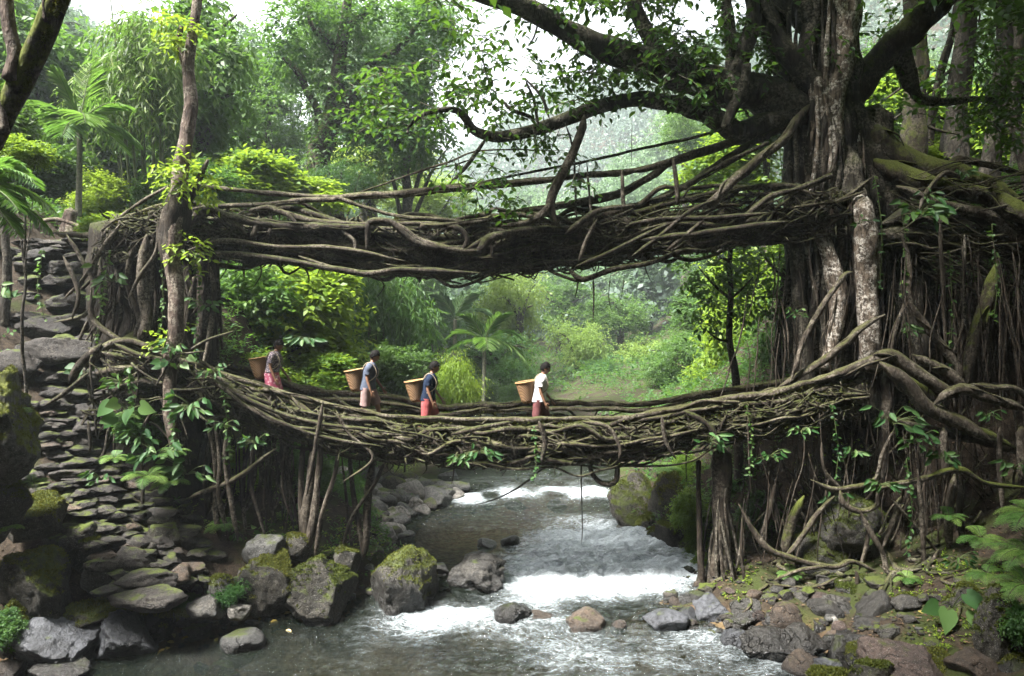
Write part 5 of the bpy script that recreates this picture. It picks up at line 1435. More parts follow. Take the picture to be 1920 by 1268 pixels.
tree('broadleaf_tree', 500, 215, 42, 210, 290, 'far', 'leaf_mid', 'deep green tree filling the space left of the mossy giant')
tree('broadleaf_tree', 690, 180, 50, 230, 330, 'far', 'leaf_blue', 'bluish tree crowding behind the arms of the mossy giant')
tree('broadleaf_tree', 610, 90, 56, 230, 220, 'far', 'leaf_mid', 'tall tree top rising behind the mossy giant')
tree('broadleaf_tree', 150, 210, 40, 190, 250, 'far', 'leaf_mid', 'deep green tree behind the palm and the bamboo')
tree('broadleaf_tree', 60, 200, 36, 240, 330, 'far', 'leaf_mid', 'deep green tree on the slope behind the leaning trunk')
# the mossy giant: its own trunk, arms and foliage
root = thing('mossy_tree', (P(595, 350, 31)[0], 31, gz(P(595, 350, 31)[0], 36)), 'old mossy tree with twisting arms rising behind the upper bridge left of centre', 'tree')
mb = MB()
b = np.array(root.location)
for pts, r in [([None, (592, 350), (610, 250), (630, 170), (640, 90), (650, 20), (655, -60)], [34, 24, 19, 16, 12, 9, 6]), ([(605, 260), (640, 200), (690, 130), (740, 90), (790, 40)], [12, 10, 8, 6, 3]), ([(640, 100), (610, 70), (585, 40), (575, -10)], [10, 8, 6, 4]),
               ([(600, 240), (590, 190), (560, 130), (530, 105)], [9, 7, 6, 3]), ([(645, 60), (680, 30), (720, -30)], [8, 6, 4]), ([(600, 330), (640, 305), (690, 310)], [6, 5, 2]), ([(600, 350), (640, 318), (690, 300)], [5, 4, 2])]:
    pp = [b - (0, 0, .3) if q is None else P(q[0], q[1], 31) for q in pts]
    tube(mb, pp, np.array(r) * 31 / F, 12, .3, .15, .3, 1.6)
mb.build('trunk', M['bark_mossy'], root)
cb = MB()
def blobs(cb, items, Y, leaf, r, kind=T_QUAD, k=5, hang=.3):
    for cx, cy, w, h, n in items:
        d = sphere_dirs(n, r)
        p0 = P(cx, cy, Y)
        p = p0 + d * np.array([w, w, h]) * (Y / F) * r.uniform(.5, 1, (n, 1))
        keep = fbm(p * .9, 5, 2) > -.3
        sprays(cb, p[keep], d[keep] + .5 * r.randn(keep.sum(), 3), leaf * 2.4, k, leaf, leaf * .48, .35, kind, hang, .9, r)
blobs(cb, [(560, 50, 60, 50, 300), (640, 20, 80, 40, 350), (720, 50, 80, 60, 400), (790, 60, 50, 70, 260), (690, 140, 50, 40, 220), (740, 180, 60, 50, 260), (620, 130, 40, 40, 120), (540, 110, 40, 40, 150), (760, 250, 60, 50, 160), (640, 250, 40, 50, 120), (840, 20, 50, 40, 200)], 31, .24, rs)
cb.build('crown', M['leaf_mid'], root)
cb = MB()
blobs(cb, [(600, 200, 25, 60, 120), (615, 120, 24, 50, 90), (655, 60, 20, 40, 60), (600, 300, 26, 40, 90), (700, 300, 40, 20, 60)], 30.6, .2, rs, hang=.6)
cb.build('hanging_moss', M['leaf_dark'], root)

# through and below the bridges
tree('broadleaf_tree', 545, 610, 21.5, 280, 270, 'broad', 'leaf_lime', 'bright green large leaved tree hanging under the upper bridge at the left')
tree('broadleaf_tree', 470, 560, 20.5, 190, 190, 'broad', 'leaf_mid', 'deep green tree in the shade beside the left abutment')
shrub(610, 705, 20.5, 130, 90, 'broadbig', 'leaf_lime', 'yellow green shrub behind the second basket carrier')
shrub(500, 700, 19.5, 140, 90, 'broad', 'leaf_lime', 'broad leaved shrub behind the first basket carrier')
tree('broadleaf_tree', 640, 560, 30, 130, 200, 'fine', 'leaf_dark', 'dark slender tree between the hanging green tree and the bamboo')
tree('broadleaf_tree', 810, 580, 44, 150, 190, 'far', 'leaf_blue', 'soft blue green tree right of the dark bamboo')
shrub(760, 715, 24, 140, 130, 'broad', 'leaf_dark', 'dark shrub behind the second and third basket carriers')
shrub(845, 710, 26, 120, 130, 'weep', 'leaf_lime', 'feathery lime shrub right of the third basket carrier')
tree('broadleaf_tree', 970, 600, 50, 150, 220, 'fine', 'leaf_yellow', 'golden yellow green tree in the gap between the bridges')
tree('broadleaf_tree', 930, 690, 44, 170, 150, 'fine', 'leaf_mid', 'rounded mid green tree below the golden one')
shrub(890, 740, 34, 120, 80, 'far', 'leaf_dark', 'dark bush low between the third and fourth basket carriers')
shrub(985, 745, 36, 110, 80, 'fine', 'leaf_mid', 'green bush low behind the fourth basket carrier')
tree('broadleaf_tree', 1265, 690, 38, 150, 150, 'fine', 'leaf_mid', 'mid green tree just left of the lime foliage above the lower bridge')
tree('broadleaf_tree', 1340, 640, 48, 130, 190, 'far', 'leaf_blue', 'blue green tree behind the thin dark trunk in the right gap')
tree('broadleaf_tree', 1160, 680, 66, 120, 190, 'far', 'leaf_mid', 'upright green tree behind the two pale round trees')
shrub(1475, 650, 20.6, 110, 150, 'broad', 'leaf_mid', 'leafy bush pressed against the left side of the fig roots')
tree('broadleaf_tree', 1080, 672, 56, 130, 150, 'fine', 'leaf_yellow', 'round pale yellow tree right of the fourth basket carrier')
tree('broadleaf_tree', 1205, 695, 58, 140, 125, 'fine', 'leaf_yellow', 'low round pale tree right of the taller round one')
tree('broadleaf_tree', 1140, 715, 50, 90, 90, 'fine', 'leaf_mid', 'small round bush between the two pale round trees')
shrub(1060, 755, 46, 120, 50, 'fine', 'leaf_lime', 'lime bush just above the far handrail right of the fourth carrier')
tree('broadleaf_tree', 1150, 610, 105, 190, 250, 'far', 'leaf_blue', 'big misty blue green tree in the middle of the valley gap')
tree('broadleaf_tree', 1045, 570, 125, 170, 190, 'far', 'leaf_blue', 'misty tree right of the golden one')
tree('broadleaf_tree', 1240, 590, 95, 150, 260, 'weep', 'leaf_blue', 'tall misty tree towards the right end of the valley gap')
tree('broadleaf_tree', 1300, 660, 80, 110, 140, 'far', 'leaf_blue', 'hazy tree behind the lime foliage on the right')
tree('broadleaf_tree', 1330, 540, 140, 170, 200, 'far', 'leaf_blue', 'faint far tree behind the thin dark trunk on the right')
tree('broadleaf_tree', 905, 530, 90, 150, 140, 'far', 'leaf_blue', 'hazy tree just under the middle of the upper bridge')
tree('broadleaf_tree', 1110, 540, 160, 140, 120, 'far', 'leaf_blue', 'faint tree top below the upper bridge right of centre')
shrub(1260, 742, 40, 70, 50, 'fine', 'leaf_lime', 'small lime bush above the far handrail near the right')
tree('broadleaf_tree', 1405, 600, 27, 210, 270, 'broad', 'leaf_lime', 'bright lime tree between the bridges left of the fig roots')
tree('broadleaf_tree', 1465, 545, 24, 130, 210, 'broad', 'leaf_lime', 'bright green tree close behind the fig roots')
tree('broadleaf_tree', 1450, 700, 22.5, 130, 110, 'broad', 'leaf_mid', 'green bushy tree low behind the fig roots above the lower bridge')
shrub(1340, 705, 30, 130, 100, 'broad', 'leaf_lime', 'lime shrub at the foot of the thin dark trunk')
# trees filling the valley sides, further up
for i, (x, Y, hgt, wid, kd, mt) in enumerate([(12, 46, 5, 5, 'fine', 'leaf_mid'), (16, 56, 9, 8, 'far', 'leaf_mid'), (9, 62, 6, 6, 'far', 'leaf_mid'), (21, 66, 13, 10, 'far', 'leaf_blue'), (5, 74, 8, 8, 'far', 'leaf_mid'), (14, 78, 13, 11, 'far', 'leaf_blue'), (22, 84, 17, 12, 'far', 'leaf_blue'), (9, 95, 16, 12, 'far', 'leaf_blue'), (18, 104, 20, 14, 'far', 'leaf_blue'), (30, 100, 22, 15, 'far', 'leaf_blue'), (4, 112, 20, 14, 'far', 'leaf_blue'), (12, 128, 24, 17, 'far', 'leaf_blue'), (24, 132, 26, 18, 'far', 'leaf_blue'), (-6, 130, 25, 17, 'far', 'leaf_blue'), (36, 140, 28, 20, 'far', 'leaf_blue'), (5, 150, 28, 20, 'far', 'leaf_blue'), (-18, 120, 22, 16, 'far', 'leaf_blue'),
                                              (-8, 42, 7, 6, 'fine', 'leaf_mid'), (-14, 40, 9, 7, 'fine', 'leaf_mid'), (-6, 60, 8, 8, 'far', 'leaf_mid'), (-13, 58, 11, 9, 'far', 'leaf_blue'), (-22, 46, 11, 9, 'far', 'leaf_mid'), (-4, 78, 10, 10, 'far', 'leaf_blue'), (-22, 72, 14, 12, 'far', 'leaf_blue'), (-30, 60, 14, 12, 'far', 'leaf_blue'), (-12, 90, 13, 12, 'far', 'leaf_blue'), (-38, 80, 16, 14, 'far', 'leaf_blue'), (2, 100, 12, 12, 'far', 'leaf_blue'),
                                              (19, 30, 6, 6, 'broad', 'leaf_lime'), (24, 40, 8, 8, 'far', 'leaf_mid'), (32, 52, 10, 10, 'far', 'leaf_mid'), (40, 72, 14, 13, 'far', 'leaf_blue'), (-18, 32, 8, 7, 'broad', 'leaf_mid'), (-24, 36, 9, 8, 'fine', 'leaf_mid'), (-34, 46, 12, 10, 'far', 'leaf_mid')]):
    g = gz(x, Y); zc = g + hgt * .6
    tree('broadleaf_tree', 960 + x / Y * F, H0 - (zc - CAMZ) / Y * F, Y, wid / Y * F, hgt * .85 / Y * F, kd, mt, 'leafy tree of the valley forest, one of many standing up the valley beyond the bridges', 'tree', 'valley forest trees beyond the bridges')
# above the upper bridge at the right
tree('broadleaf_tree', 1290, 240, 60, 120, 170, 'far', 'leaf_mid', 'hazy tree left of the lime one above the upper bridge')
tree('broadleaf_tree', 1360, 320, 28, 190, 160, 'broad', 'leaf_lime', 'lime tree seen through the long ropes of the upper bridge')
tree('broadleaf_tree', 1440, 230, 27, 140, 160, 'broad', 'leaf_mid', 'green tree behind the thick fig limb')
tree('broadleaf_tree', 1700, 220, 30, 200, 190, 'broad', 'leaf_lime', 'bright tree right behind the fig trunk')
tree('broadleaf_tree', 1840, 260, 31, 180, 180, 'broad', 'leaf_lime', 'bright bushy tree between the far right trunks')
tree('broadleaf_tree', 1650, 120, 38, 150, 150, 'far', 'leaf_mid', 'tree top under the right hand fig limb')
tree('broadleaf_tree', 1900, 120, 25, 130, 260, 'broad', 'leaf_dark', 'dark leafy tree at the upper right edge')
shrub(1720, 300, 22, 110, 60, 'broadbig', 'leaf_lime', 'mossy green herb patch at the foot of the right trunks')
# low banks
shrub(510, 905, 19.5, 130, 150, 'weep', 'leaf_lime', 'feathery lime bush below the lower bridge at the left')
shrub(440, 880, 16.9, 110, 100, 'broad', 'leaf_lime', 'lime bush right behind the root curtain, uppermost of the three')
shrub(500, 960, 17.3, 120, 90, 'broad', 'leaf_lime', 'lime bush low behind the root curtain')
shrub(585, 890, 17.8, 110, 110, 'broad', 'leaf_mid', 'green bush seen past the twisted root pillar')
shrub(265, 800, 15.25, 90, 70, 'broadbig', 'leaf_mid', 'leafy bush clinging to the wall between stairway and slender trunk')
shrub(640, 930, 19.5, 130, 130, 'weep', 'leaf_mid', 'grassy green bush behind the root posts')
shrub(725, 880, 26, 120, 90, 'weep', 'leaf_yellow', 'pale grassy bush above the left cobbles')
shrub(870, 885, 27, 110, 60, 'broadbig', 'leaf_mid', 'leafy bush hanging over the rapids')
shrub(790, 895, 28, 110, 70, 'fine', 'leaf_mid', 'green bush between the pale grass and the rapids')
shrub(1050, 895, 30, 90, 50, 'broad', 'leaf_mid', 'dim bush behind the rapids')
shrub(1170, 890, 29, 110, 60, 'broad', 'leaf_mid', 'dim bush behind the tall mossy boulder')
shrub(1290, 905, 20.3, 120, 130, 'fine', 'leaf_lime', 'bright shrub spilling over the mossy rock face')
shrub(1310, 1030, 17.6, 70, 110, 'fine', 'leaf_lime', 'bright shrub at the right water edge behind the root column')
shrub(1300, 965, 18.0, 90, 90, 'broad', 'leaf_lime', 'bright bush at the right water edge, above the lower one')
shrub(1318, 1075, 16.9, 60, 80, 'broad', 'leaf_lime', 'bright low bush at the foot of the root column by the water')
shrub(1425, 960, 17.2, 100, 80, 'broad', 'leaf_mid', 'green bush seen through the root curtain right of the root column')
shrub(1400, 910, 19, 130, 80, 'fine', 'leaf_mid', 'dim green shrub behind the root column')

# thin dark trunks in the right gap, each with a little foliage
for pts, Y, lab in [([(1384, 790), (1380, 700), (1368, 640), (1370, 560), (1368, 490), (1372, 420)], 18.6, 'thin dark tree in the right gap, nearer the middle of the bridges'), ([(1452, 780), (1458, 700), (1462, 600), (1470, 520), (1480, 440)], 19.2, 'thin dark tree in the right gap, next to the fig roots')]:
    p0 = P(pts[0][0], pts[0][1], Y); g = gz(p0[0], Y)
    root = thing('slender_tree', (p0[0], Y, g - .1), lab, 'tree')
    mb = MB(); q = curve_px(pts, Y)
    tube(mb, np.vstack([[p0[0], Y, g - .2], q]), np.array([9, 8, 7, 6, 5, 4]) * Y / F, 8, .15, .03, .2)
    for a, bpt in [(2, (-45, -20)), (3, (-60, -60)), (3, (40, -40)), (4, (-50, -30))]:
        if a < len(q):
            e = q[a] + np.array([bpt[0], rs.uniform(-20, 20), -bpt[1]]) * Y / F
            tube(mb, [q[a], (q[a] + e) / 2 + (0, 0, -.05), e], np.array([3.5, 2.5, 1]) * Y / F, 6, .12, .03)
    mb.build('trunk', M['bark_root'], root)
    cb = MB()
    cx = pts[3][0]
    blobs(cb, [(cx - 50, 500, 40, 40, 60), (cx + 30, 480, 40, 30, 50), (cx - 60, 570, 30, 40, 40), (cx - 20, 560, 50, 30, 30)], Y, .17, rs, T_FOLD)
    cb.build('crown', M['leaf_dark'], root)

# trunks at the upper right
for pts, r, Y, mt, lab in [([(1712, 330), (1715, 230), (1718, 120), (1712, 0), (1715, -90)], [26, 20, 18, 17, 16], 21, 'bark_mossy', 'broad mossy trunk right of the fig, half hidden by its limb'),
                           ([(1785, 330), (1795, 230), (1805, 110), (1812, 0), (1818, -90)], [28, 20, 18, 17, 16], 21.5, 'bark_far', 'straight grey trunk in the middle of the upper right group'),
                           ([(1852, 330), (1868, 230), (1885, 110), (1888, 0), (1890, -90)], [18, 15, 16, 18, 18], 20.5, 'bark_far', 'forked grey trunk near the right edge'),
                           ([(1925, 330), (1900, 230), (1905, 100), (1910, -60)], [12, 9, 9, 8], 20, 'bark_root', 'dark narrow trunk at the right edge'),
                           ([(1735, 330), (1760, 160), (1790, 30), (1810, -60)], [7, 7, 6, 6], 23, 'bark_root', 'thin leaning trunk between the broad mossy trunk and the straight grey one')]:
    q = curve_px(pts, Y); g = gz(q[0][0], Y)
    root = thing('forest_tree', (q[0][0], Y, g - .1), lab, 'tree')
    mb = MB(); tube(mb, np.vstack([[q[0][0], Y, min(g, q[0][2]) - .3], q]), np.array([r[0] * 1.3] + r) * Y / F, 14, .2, .05, .2, 2, .08, 5)
    mb.build('trunk', M[mt], root)
    for i in range(4):
        mb = MB()
        s = q[1 + i % 2] ; e = s + np.array([rs.uniform(-1.4, 1.4), rs.uniform(-.5, .5), rs.uniform(-1.3, .4)])
        tube(mb, [s, (s + e) / 2 + rs.randn(3) * .15, e], [.06, .045, .02], 6, .12, .05)
        mb.build('side_branch', M['bark_root'], root)
    cb = MB(); blobs(cb, [(pts[-1][0], -160, 120, 60, 300), (pts[-1][0] + 30, -90, 90, 40, 160)], Y, .24, rs)
    cb.build('crown', M['leaf_dark'], root)

# leaning mossy trunk at the left edge, close to the camera
root = thing('leaning_tree', (-8.2, 8.4, gz(-8.2, 8.4)), 'thick leaning trunk furred with moss at the upper left edge', 'tree')
mb = MB()
tube(mb, np.vstack([[-8.2, 8.6, gz(-8.2, 8.6) - .2], curve_px([(-130, 420), (-10, 250), (45, 140), (88, 50), (122, -30), (170, -150)], 8.2)]), [.36, .2, .135, .115, .11, .105, .1], 22, .1, .03, .22, 3)
mb.build('trunk', M['bark_leaning'], root)
q_, _t = resample(curve_px([(-10, 250), (45, 140), (88, 50), (122, -30)], 8.2), .01)
n_ = 9000; k_ = rs.randint(0, len(q_), n_); an_ = rs.uniform(-1.5, 1.9, n_)
pp_ = q_[k_] + np.stack([np.cos(an_), -.75 * np.abs(np.sin(an_ * 1.3)), .5 * np.sin(an_)], 1) * .112
kp_ = fbm(pp_ * 4, 3, 3) > -.12
mo_ = MB(); leaves(mo_, pp_[kp_], (pp_ - q_[k_])[kp_] * 4 + .7 * rs.randn(kp_.sum(), 3), rs.randn(kp_.sum(), 3), .02 + .02 * rs.rand(kp_.sum()), .012, T_QUAD)
o_ = mo_.build('moss', M['leaf_moss'], root); o_['kind'] = 'stuff'
mb = MB()
tube(mb, curve_px([(20, 150), (28, 105), (18, 55), (12, -10), (14, -80)], 8.1), [.09, .075, .07, .065, .06], 12, .08, .02, .2, 3)
tube(mb, curve_px([(85, 40), (82, 10), (84, -30)], 8.1), [.025, .02, .02], 7, .08, .02, .2, 3)
tube(mb, curve_px([(10, 250), (0, 190), (-20, 140)], 8.1), [.05, .04, .04], 8, .08, .02, .2, 3)
mb.build('branch', M['bark_slim'], root)
cb = MB(); blobs(cb, [(180, -210, 90, 40, 160)], 8.2, .12, rs)
cb.build('crown', M['leaf_dark'], root)

# slender trunk that carries the left end of both bridges
root = thing('slender_tree', (P(320, 800, 15.4)[0], 15.4, gz(P(320, 800, 15.4)[0], 15.4)), 'slender pinkish barked tree standing in front of the left bridge ends', 'tree')
mb = MB()
tube(mb, curve_px([(332, 850), (320, 780), (318, 700), (330, 620), (328, 540), (322, 470), (330, 400), (338, 330), (350, 260), (358, 190), (352, 120), (365, 50), (375, -20), (385, -110)], np.linspace(15.1, 15.7, 14)), np.array([9, 12, 13, 13, 14, 15, 17, 15, 12, 12, 11, 9, 9, 8]) * 15.5 / F, 16, .1, .03, .2, 3)
mb.build('trunk', M['bark_slim'], root)
mb = MB()
tube(mb, curve_px([(352, 130), (342, 105), (334, 80), (340, 50)], 15.6), np.array([9, 8, 6, 4]) * 15.6 / F, 9, .08, .02)
mb.build('branch', M['bark_slim'], root)
mb = MB()
tube(mb, curve_px([(322, 500), (324, 470), (330, 420), (337, 375), (340, 335)], 15.42), np.array([13, 21, 24, 23, 12]) * 15.5 / F, 16, .08, .03, .25, 3.5, .1, 4)
tube(mb, curve_px([(346, 385), (368, 345), (390, 300)], 15.5), np.array([12, 8, 3]) * 15.6 / F, 8, .08, .02)
mb.build('dark_root_sheath', M['bark_root'], root)
cb = MB()
blobs(cb, [(330, 55, 26, 14, 40), (345, 330, 40, 26, 50), (372, 345, 30, 20, 30), (320, 300, 26, 16, 10), (355, 470, 16, 22, 22), (330, 640, 30, 20, 26), (380, 620, 20, 20, 12)], 15.4, .15, rs, T_FOLD)
cb.build('leaf_tuft', M['leaf_lime'], root)

# bamboo
def bamboo(culms, Y, label, crownspec, mat='leaf_bamboo', lean=1.0):
    x0 = np.mean([c[0] for c in culms]); c0 = P(x0, 0, Y)
    root = thing('bamboo_clump', (c0[0], Y, gz(c0[0], Y) - .1), label, 'bamboo')
    for (a, b, top, r) in culms:
        g = gz(P(a, 0, Y)[0], Y); q0 = np.array([P(a, 0, Y)[0], Y + rs.uniform(-.5, .5), g - .2])
        q1 = P(b, top, Y + rs.uniform(-.5, .5))
        mid = (q0 + q1) / 2 + np.array([(a - b) * .12 * Y / F, 0, 0])
        mb = MB(); rr = r * Y / F
        n = 25
        tube(mb, [q0, mid, q1], [rr, rr * .9, rr * .35], 7, .35, 0, .12, 8)
        mb.build('culm', M['culm'], root)
    cb = MB()
    for cx, cy, w, h, n in crownspec:
        d = sphere_dirs(n, rs)
        p = P(cx, cy, Y) + d * np.array([w, w, h]) * (Y / F) * rs.uniform(.3, 1, (n, 1))
        dd = d * .6 + .5 * rs.randn(n, 3); dd[:, 2] -= .5
        sprays(cb, p, dd, .8, 7, .34, .055, .6, T_QUAD, .8, .6, rs)
    cb.build('foliage', M[mat], root)
bamboo([(255, 205, -20, 2.4), (245, 225, 200, 3), (260, 240, 160, 3), (270, 262, 190, 3.5), (278, 270, 240, 3), (288, 285, 150, 4), (296, 300, 200, 4), (230, 200, 180, 2.5), (250, 188, 60, 2), (283, 292, 250, 3), (305, 312, 200, 3)], 23.6,
       'bamboo clump with thin dark culms between the palm and the slender trunk', [(240, 150, 60, 80, 240), (300, 100, 60, 70, 240), (190, 190, 50, 50, 100), (300, 190, 50, 40, 80), (250, 60, 50, 50, 110)])
bamboo([(700, 690, 500, 4), (712, 705, 480, 4), (725, 735, 480, 3.5), (735, 765, 500, 3), (690, 668, 520, 4), (742, 785, 530, 2.6), (718, 720, 470, 4), (705, 660, 560, 3), (728, 750, 520, 2.5), (680, 655, 500, 3)], 27,
       'dark bamboo clump behind the second basket carrier', [(690, 560, 60, 70, 240), (740, 540, 60, 60, 220), (770, 610, 50, 70, 160), (660, 640, 40, 50, 110), (720, 650, 60, 50, 130)], 'leaf_mid')

# palms
def frond(mb_r, mb_l, base, d, L, leafL, n=26, droop=.6, width=.035, rr=.02):
    d = nrm(np.asarray(d, float))
    t = np.linspace(0, 1, 9)[:, None]
    C = base + d * L * t - np.array([0, 0, 1]) * droop * L * t ** 2.2
    tube(mb_r, C, [rr, rr * .7, rr * .25], 6, L / 12, 0, 0)
    s = np.linspace(.12, .99, n)
    Pp = np.stack([np.interp(s, t[:, 0], C[:, i]) for i in range(3)], -1)
    T = nrm(np.stack([np.interp(np.clip(s + .02, 0, 1), t[:, 0], C[:, i]) - np.interp(s - .02, t[:, 0], C[:, i]) for i in range(3)], -1))
    S = nrm(np.cross(T, [0, 0, 1.0]))
    up = nrm(np.cross(S, T))
    env = np.sin(np.pi * (s * .86 + .12)) ** .6
    for sg in (1, -1):
        dd = T * .75 + sg * S * .85 + up * .15 + .06 * RNG.randn(n, 3) - np.array([0, 0, .12])
        leaves(mb_l, Pp, dd, up + .2 * RNG.randn(n, 3), leafL * env, width + 0 * env, T_BLADE)

def palm(px, top, bot, Y, label, fr, r=5, mat='leaf_fern', leafL=.8):
    q = P(px, bot, Y); g = gz(q[0], Y)
    root = thing('palm_tree', (q[0], Y, g - .05), label, 'palm')
    tp = P(px + 3, top, Y)
    mb = MB(); tube(mb, [[q[0], Y, g - .1], (np.array([q[0], Y, g]) + tp) / 2 + (.02, 0, 0), tp], np.array([r * 1.3, r, r * .9]) * Y / F, 10, .12, 0, .06, 9)
    mb.build('trunk', M['palm_bark'], root)
    for d, L, dr in fr:
        a, b = MB(), MB()
        frond(a, b, tp, d, L, leafL, 30, dr)
        f = b.build('frond', M[mat], root)
        a.build('rachis', M['stem'], f)
    return root
palm(146, 232, 428, 21, 'areca palm with a slim ringed trunk at the head of the stairway', [((.05, .2, 1), 2.1, .12), ((-.25, -.2, 1), 2.0, .3), ((.75, -.1, .75), 1.9, .45), ((-.75, .1, .7), 1.9, .5), ((.9, .3, .25), 1.6, .55), ((-.9, .2, .3), 1.7, .6), ((-.55, -.6, .5), 1.6, .6), ((.5, -.7, .4), 1.6, .6), ((.2, -.8, .1), 1.4, .6), ((-.95, -.2, -.1), 1.4, .5), ((.95, -.1, -.1), 1.4, .5)])
# fronds that reach in at the left edge
p0 = np.array([-9.6, 12.6, gz(-9.6, 12.6)])
root = thing('palm_tree', p0, 'pale silvery palm with arching fronds at the left edge above the stairs', 'palm')
tp = P(-60, 350, 12.4)
mb = MB(); tube(mb, [p0, (p0 + tp) / 2, tp], [.09, .08, .07], 9, .15); mb.build('trunk', M['palm_bark'], root)
for d, L, dr in [((.8, -.1, .5), 1.5, .55), ((.9, .2, .3), 1.4, .6), ((.7, -.3, .1), 1.3, .5), ((.9, 0, .75), 1.5, .6), ((.6, .3, .9), 1.3, .5), ((.75, -.2, -.3), 1.1, .4), ((-.5, 0, .7), 1.2, .5), ((.9, .1, .0), 1.3, .6)]:
    a, b = MB(), MB(); frond(a, b, tp, d, L, .5, 30, dr, .03)
    f = b.build('frond', M['leaf_fern'], root); a.build('rachis', M['stem'], f)
palm(905, 640, 760, 32, 'small palm with drooping green fronds in the gap between the bridges', [((.8, 0, .7), 2.2, .6), ((-.8, 0, .7), 2.2, .6), ((.4, -.3, 1), 2.4, .4), ((-.4, -.3, 1), 2.3, .4), ((.9, -.2, .2), 2.0, .7), ((-.9, -.2, .3), 2.0, .7), ((.1, -.8, .4), 1.8, .6)], 4, 'leaf_mid', .8)
palm(850, 600, 760, 38, 'blue green palm behind the small green one', [((.8, 0, .7), 2.6, .6), ((-.8, 0, .7), 2.6, .6), ((.4, -.3, 1), 2.8, .4), ((-.4, -.3, 1), 2.7, .4), ((.9, -.2, .2), 2.4, .7), ((-.9, -.2, .3), 2.4, .7)], 4, 'leaf_blue', 1.1)

# unseen trees added over and behind the viewer, shading gorge and near air
for i, (x, Y, z, s) in enumerate([(-17, -4, 18, 8), (-4, 1, 22, 6.5), (5, 1, 22, 6.5), (0, 5, 25, 5), (9, 5, 24, 5), (12, -4, 13, 7), (1, -12, 15, 9), (17, 5, 16, 7), (18, 12, 18, 5), (11, -15, 18, 9), (-11, -17, 18, 9), (23, 16, 20, 6), (25, -6, 24, 9), (0, -24, 26, 10), (-15, -27, 30, 10), (15, -27, 30, 10)]):
    bx, by = (x, Y) if abs(x) > .8 * Y + 2.5 else ((-11 if x <= 0 else 11) - .3 * x, -2.5 - .4 * Y)     # the stem stands back on the bank and leans over the stream
    root = thing('added_shade_tree', (bx, by, gz(bx, by) - .2), 'unseen tree added above and behind the viewpoint for its shade', 'tree', 'unseen trees added for shade round the viewpoint')
    o = bpy.data.objects.new('crown', crown('broad', 'leaf_dark')[i % 2]); COL.objects.link(o); o.parent = root
    o.location = (x - bx, Y - by, z - root.location[2]); o.scale = (s, s, s * .7); o.rotation_euler = (0, 0, i)
    mb = MB(); tube(mb, [(bx, by, gz(bx, by) - .3), (bx * .8 + x * .2, by * .8 + Y * .2, z * .6 + gz(bx, by) * .4), (x, Y, z)], [.4, .3, .15], 8, .6, .1); mb.build('trunk', M['bark_far'], root)

# ---- the far wooded slopes, one mass
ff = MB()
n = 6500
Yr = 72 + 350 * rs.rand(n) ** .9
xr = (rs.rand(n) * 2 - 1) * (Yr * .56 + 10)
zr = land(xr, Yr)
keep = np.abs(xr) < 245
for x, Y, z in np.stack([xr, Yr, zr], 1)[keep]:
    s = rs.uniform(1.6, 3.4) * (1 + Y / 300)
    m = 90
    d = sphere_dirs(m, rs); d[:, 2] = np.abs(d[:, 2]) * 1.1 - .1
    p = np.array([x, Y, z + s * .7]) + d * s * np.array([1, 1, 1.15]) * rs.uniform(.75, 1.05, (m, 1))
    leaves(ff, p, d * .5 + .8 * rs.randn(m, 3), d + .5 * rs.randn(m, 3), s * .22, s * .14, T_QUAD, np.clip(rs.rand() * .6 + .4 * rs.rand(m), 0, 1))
M['leaf_far'] = mat_leaf('far_forest_mist_leaf', st((G(.055, .085, .06), G(.10, .145, .105), G(.17, .215, .16))), .3, tcol=(.15, .22, .13))  # mist painted into the leaf colour, greyer and bluer
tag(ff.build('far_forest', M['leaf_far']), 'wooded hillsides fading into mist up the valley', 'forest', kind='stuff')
# nearer slopes on both sides: forest too dense to count, low scrub
us = MB()
def bank_points(n, y0, y1, gate, seed, wx=.72, right_free=True):
    r = np.random.RandomState(seed)
    Yr = y0 + (y1 - y0) * r.rand(n) ** 1.3; xr = (r.rand(n) * 2 - 1) * (Yr * wx + 3)
    q = np.stack([xr * .5, Yr * .5, 0 * xr], -1)
    zr = land(xr, Yr)
    dist = np.min(np.abs(xr[:, None] - SP[None, ::4, 0]) + np.abs(Yr[:, None] - SP[None, ::4, 1]), 1)
    plat = (np.abs(xr + 5.5) < 1.6) & (np.abs(Yr - 14.6) < 1.0)
    keep = (zr > WL(Yr) + .25) & (fbm(q, seed, 3) > gate) & (dist > 1.35) & ~plat & (zr < 40)
    if right_free: keep &= ~((xr > 2.5) & (xr < 15) & (Yr < 18.4))
    return np.stack([xr, Yr, zr], 1)[keep]
for y0, y1, n, L, W, tw, gate in [(13, 19, 4200, .13, .06, .42, -.05), (18, 27, 13000, .14, .06, .5, -.45), (26, 45, 6000, .2, .085, .9, -.3), (44, 75, 6000, .3, .13, 1.5, -.3)]:
    P0 = bank_points(n, y0, y1, gate, int(y0))
    d = rs.randn(len(P0), 3); d[:, 2] = np.abs(d[:, 2]) + .7
    h = len(P0) // 2
    sprays(us, P0[:h], d[:h], tw, 7, L, W, .35, T_QUAD, .25, .9, rs)
    sprays(us, P0[h:], d[h:] + (0, 0, .5), tw * 1.3, 7, L * 1.3, W * .5, .6, T_QUAD, .5, .6, rs)
tag(us.build('undergrowth', M['leaf_mid']), 'low leafy growth covering the banks', 'undergrowth', kind='stuff')
hb = MB()
P0 = bank_points(9000, 11.8, 19, .05, 5, .72, False)
d = rs.randn(len(P0), 3); d[:, 2] = np.abs(d[:, 2]) + .5
sprays(hb, P0, d, .14, 6, .055, .03, .3, T_QUAD, .2, .9, rs)
tag(hb.build('ground_herbs', M['leaf_lime']), 'tiny herbs and moss sprigs on the near banks', 'herbs', kind='stuff')
lt = MB()
